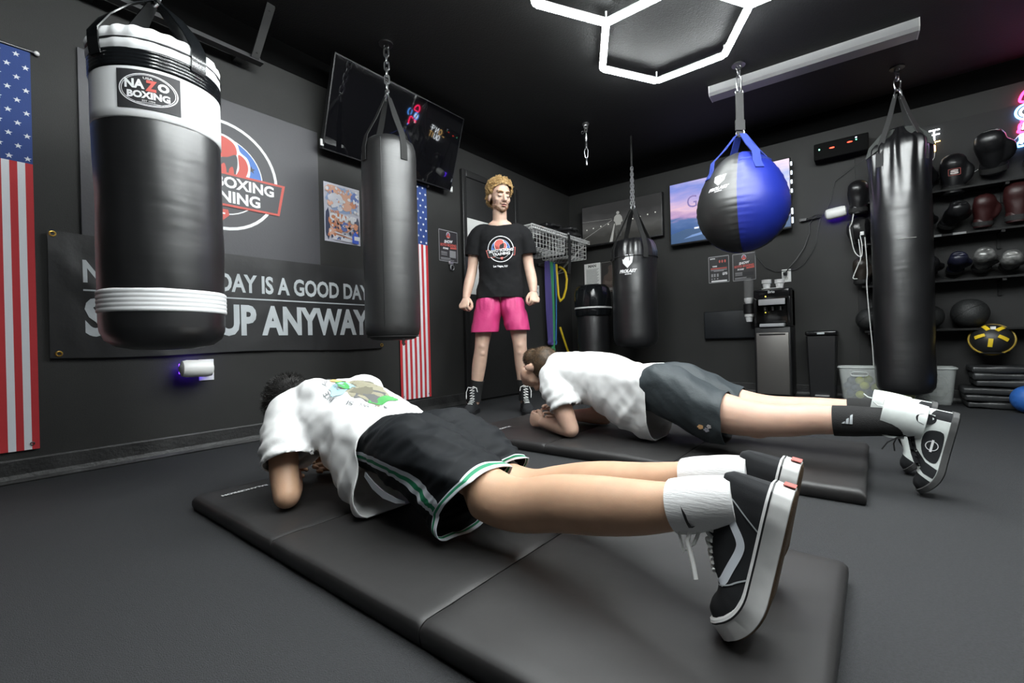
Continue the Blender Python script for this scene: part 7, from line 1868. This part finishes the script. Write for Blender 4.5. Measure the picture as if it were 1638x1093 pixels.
# shorts
def ringsM(rows, n=64, sub=8, p=2.3):
    R = [V(r[:3]) for r in rows]; S = [V(r[3:6]) for r in rows]; out = []
    for i in range(len(rows)):
        for k in range(sub if i < len(rows) - 1 else 1):
            c, q = cr(R, i, k / sub), cr(S, i, k / sub); out.append(ering(Q(c.y, c.z, c.x), RT, MF, q.x, q.y, q.z, n, p))
    return out
mm = None
fnM = lambda p: .005 * rid(((p - MO).dot(RT) * 1.0 - p.z * .5, p.z, p.y), (9, 6, 4), (4, 4, 4)) + .006 * nz(((p - MO).dot(RT) * 1.0 + p.z * .4, p.z, p.y), (11, 9, 4), (7, 0, 0)) + .004 * nz(((p - MO).dot(RT), p.z, p.x), (30, 14, 10), (1, 5, 0)) + (.003 * math.sin((p - MO).dot(RT) * 190) if .80 < p.z < .87 else 0)
for rows in ([(.925, -.086, wB_, .070, .085, .08), (.885, -.094, wB_, .090, .106, .104), (.80, -.106, wB_, .104, .116, .122), (.71, -.122, wB_ + .005, .104, .112, .112), (.625, -.136, wB_ + .01, .104, .110, .104)],
             [(.925, .064, wB_, .070, .085, .08), (.885, .072, wB_, .090, .106, .104), (.80, .088, wB_, .102, .116, .122), (.71, .106, wB_ + .005, .098, .112, .112), (.635, .120, wB_ + .01, .092, .108, .104)]):
    m_ = MB(); band_rows(m_, ringsM(rows), lambda *a: 0); wrinkle(m_, fnM)
    if mm is None: mm = m_
    else:
        me = bpy.data.meshes.new('t'); m_.bm.to_mesh(me); m_.bm.free(); mm.bm.from_mesh(me); bpy.data.meshes.remove(me)
sh_ = obj('shorts', mm, M_PINK, pm_, smooth=70); solid(sh_, .002)
for P_ in ([Q(-.205, wB_ - .018, .255), Q(-.214, wB_ - .022, .20), Q(-.221, wB_ - .022, .14), Q(-.225, wB_ - .02, .09)], [Q(.150, wB_ - .018, .255), Q(.152, wB_ - .022, .20), Q(.154, wB_ - .022, .14), Q(.155, wB_ - .02, .09)]):
    mb = MB(); limb(mb, P_, [.053, .047, .042, .042], hint=MF, n=24, sub=5, cap=False); obj('sock', mb, M_SOCKB, pm_, smooth=60)
SHC = {'upper': [M_CANVAS], 'sole': [M_BLACKP, M_BLACKP, M_BLACKP]}
for heel, X, out_ in ((Q(-.222, wB_ - .085, .022), MF + RT * -.20, -1), (Q(.155, wB_ - .085, .022), MF + RT * .10, 1)):
    F = shoe_frame(heel, X, UP, 1); yd = (F((0, 1, 0)) - F((0, 0, 0))).dot(RT)
    if yd * out_ < 0: F = shoe_frame(heel, X, UP, -1)
    sh, bv, T = build_shoe(pm_, F, .29, HTB, SHC, bend=(.2, 0), sole_h=(.022, .010), foxline=False, shaft=((.066, 0, .07), (.066, 0, .185), (.054, .046)))
    mb = MB(); fwd = (F((1, 0, 0)) - F((0, 0, 0))).normalized(); ys = (F((0, 1, 0)) - F((0, 0, 0))).normalized()
    prev = None
    for k in range(8):
        x, z = (.195 - .0125 * k, .070 + .0145 * k); pts = []
        for i in range(6):
            y = -.018 + .036 * i / 5; o = F((x + .2, y, z + .1)); d_ = (F((x - .1, y, z - .05)) - o).normalized(); h = bv.ray_cast(o, d_); pts.append((h[0] if h[0] else F((x, y, z))) - d_ * .003)
        mb.tube(pts if k % 2 else pts[::-1], .0028, 6)
        if prev: mb.tube([prev[-1], pts[0]], .0026, 6)
        prev = pts
    a0 = prev[3]; mb.tube([a0, a0 + ys * -.02 + fwd * .02 + UP * .012, a0 + ys * -.045 + fwd * .015 - UP * .0, a0 + ys * -.05 + fwd * .01 - UP * .03], .003, 6); mb.tube([a0, a0 + ys * .02 + fwd * .02 + UP * .006, a0 + ys * .035 + fwd * .02 - UP * .03, a0 + ys * .03 + fwd * .04 - UP * .08], .003, 6)
    obj('laces', mb, M_LACEW, sh)
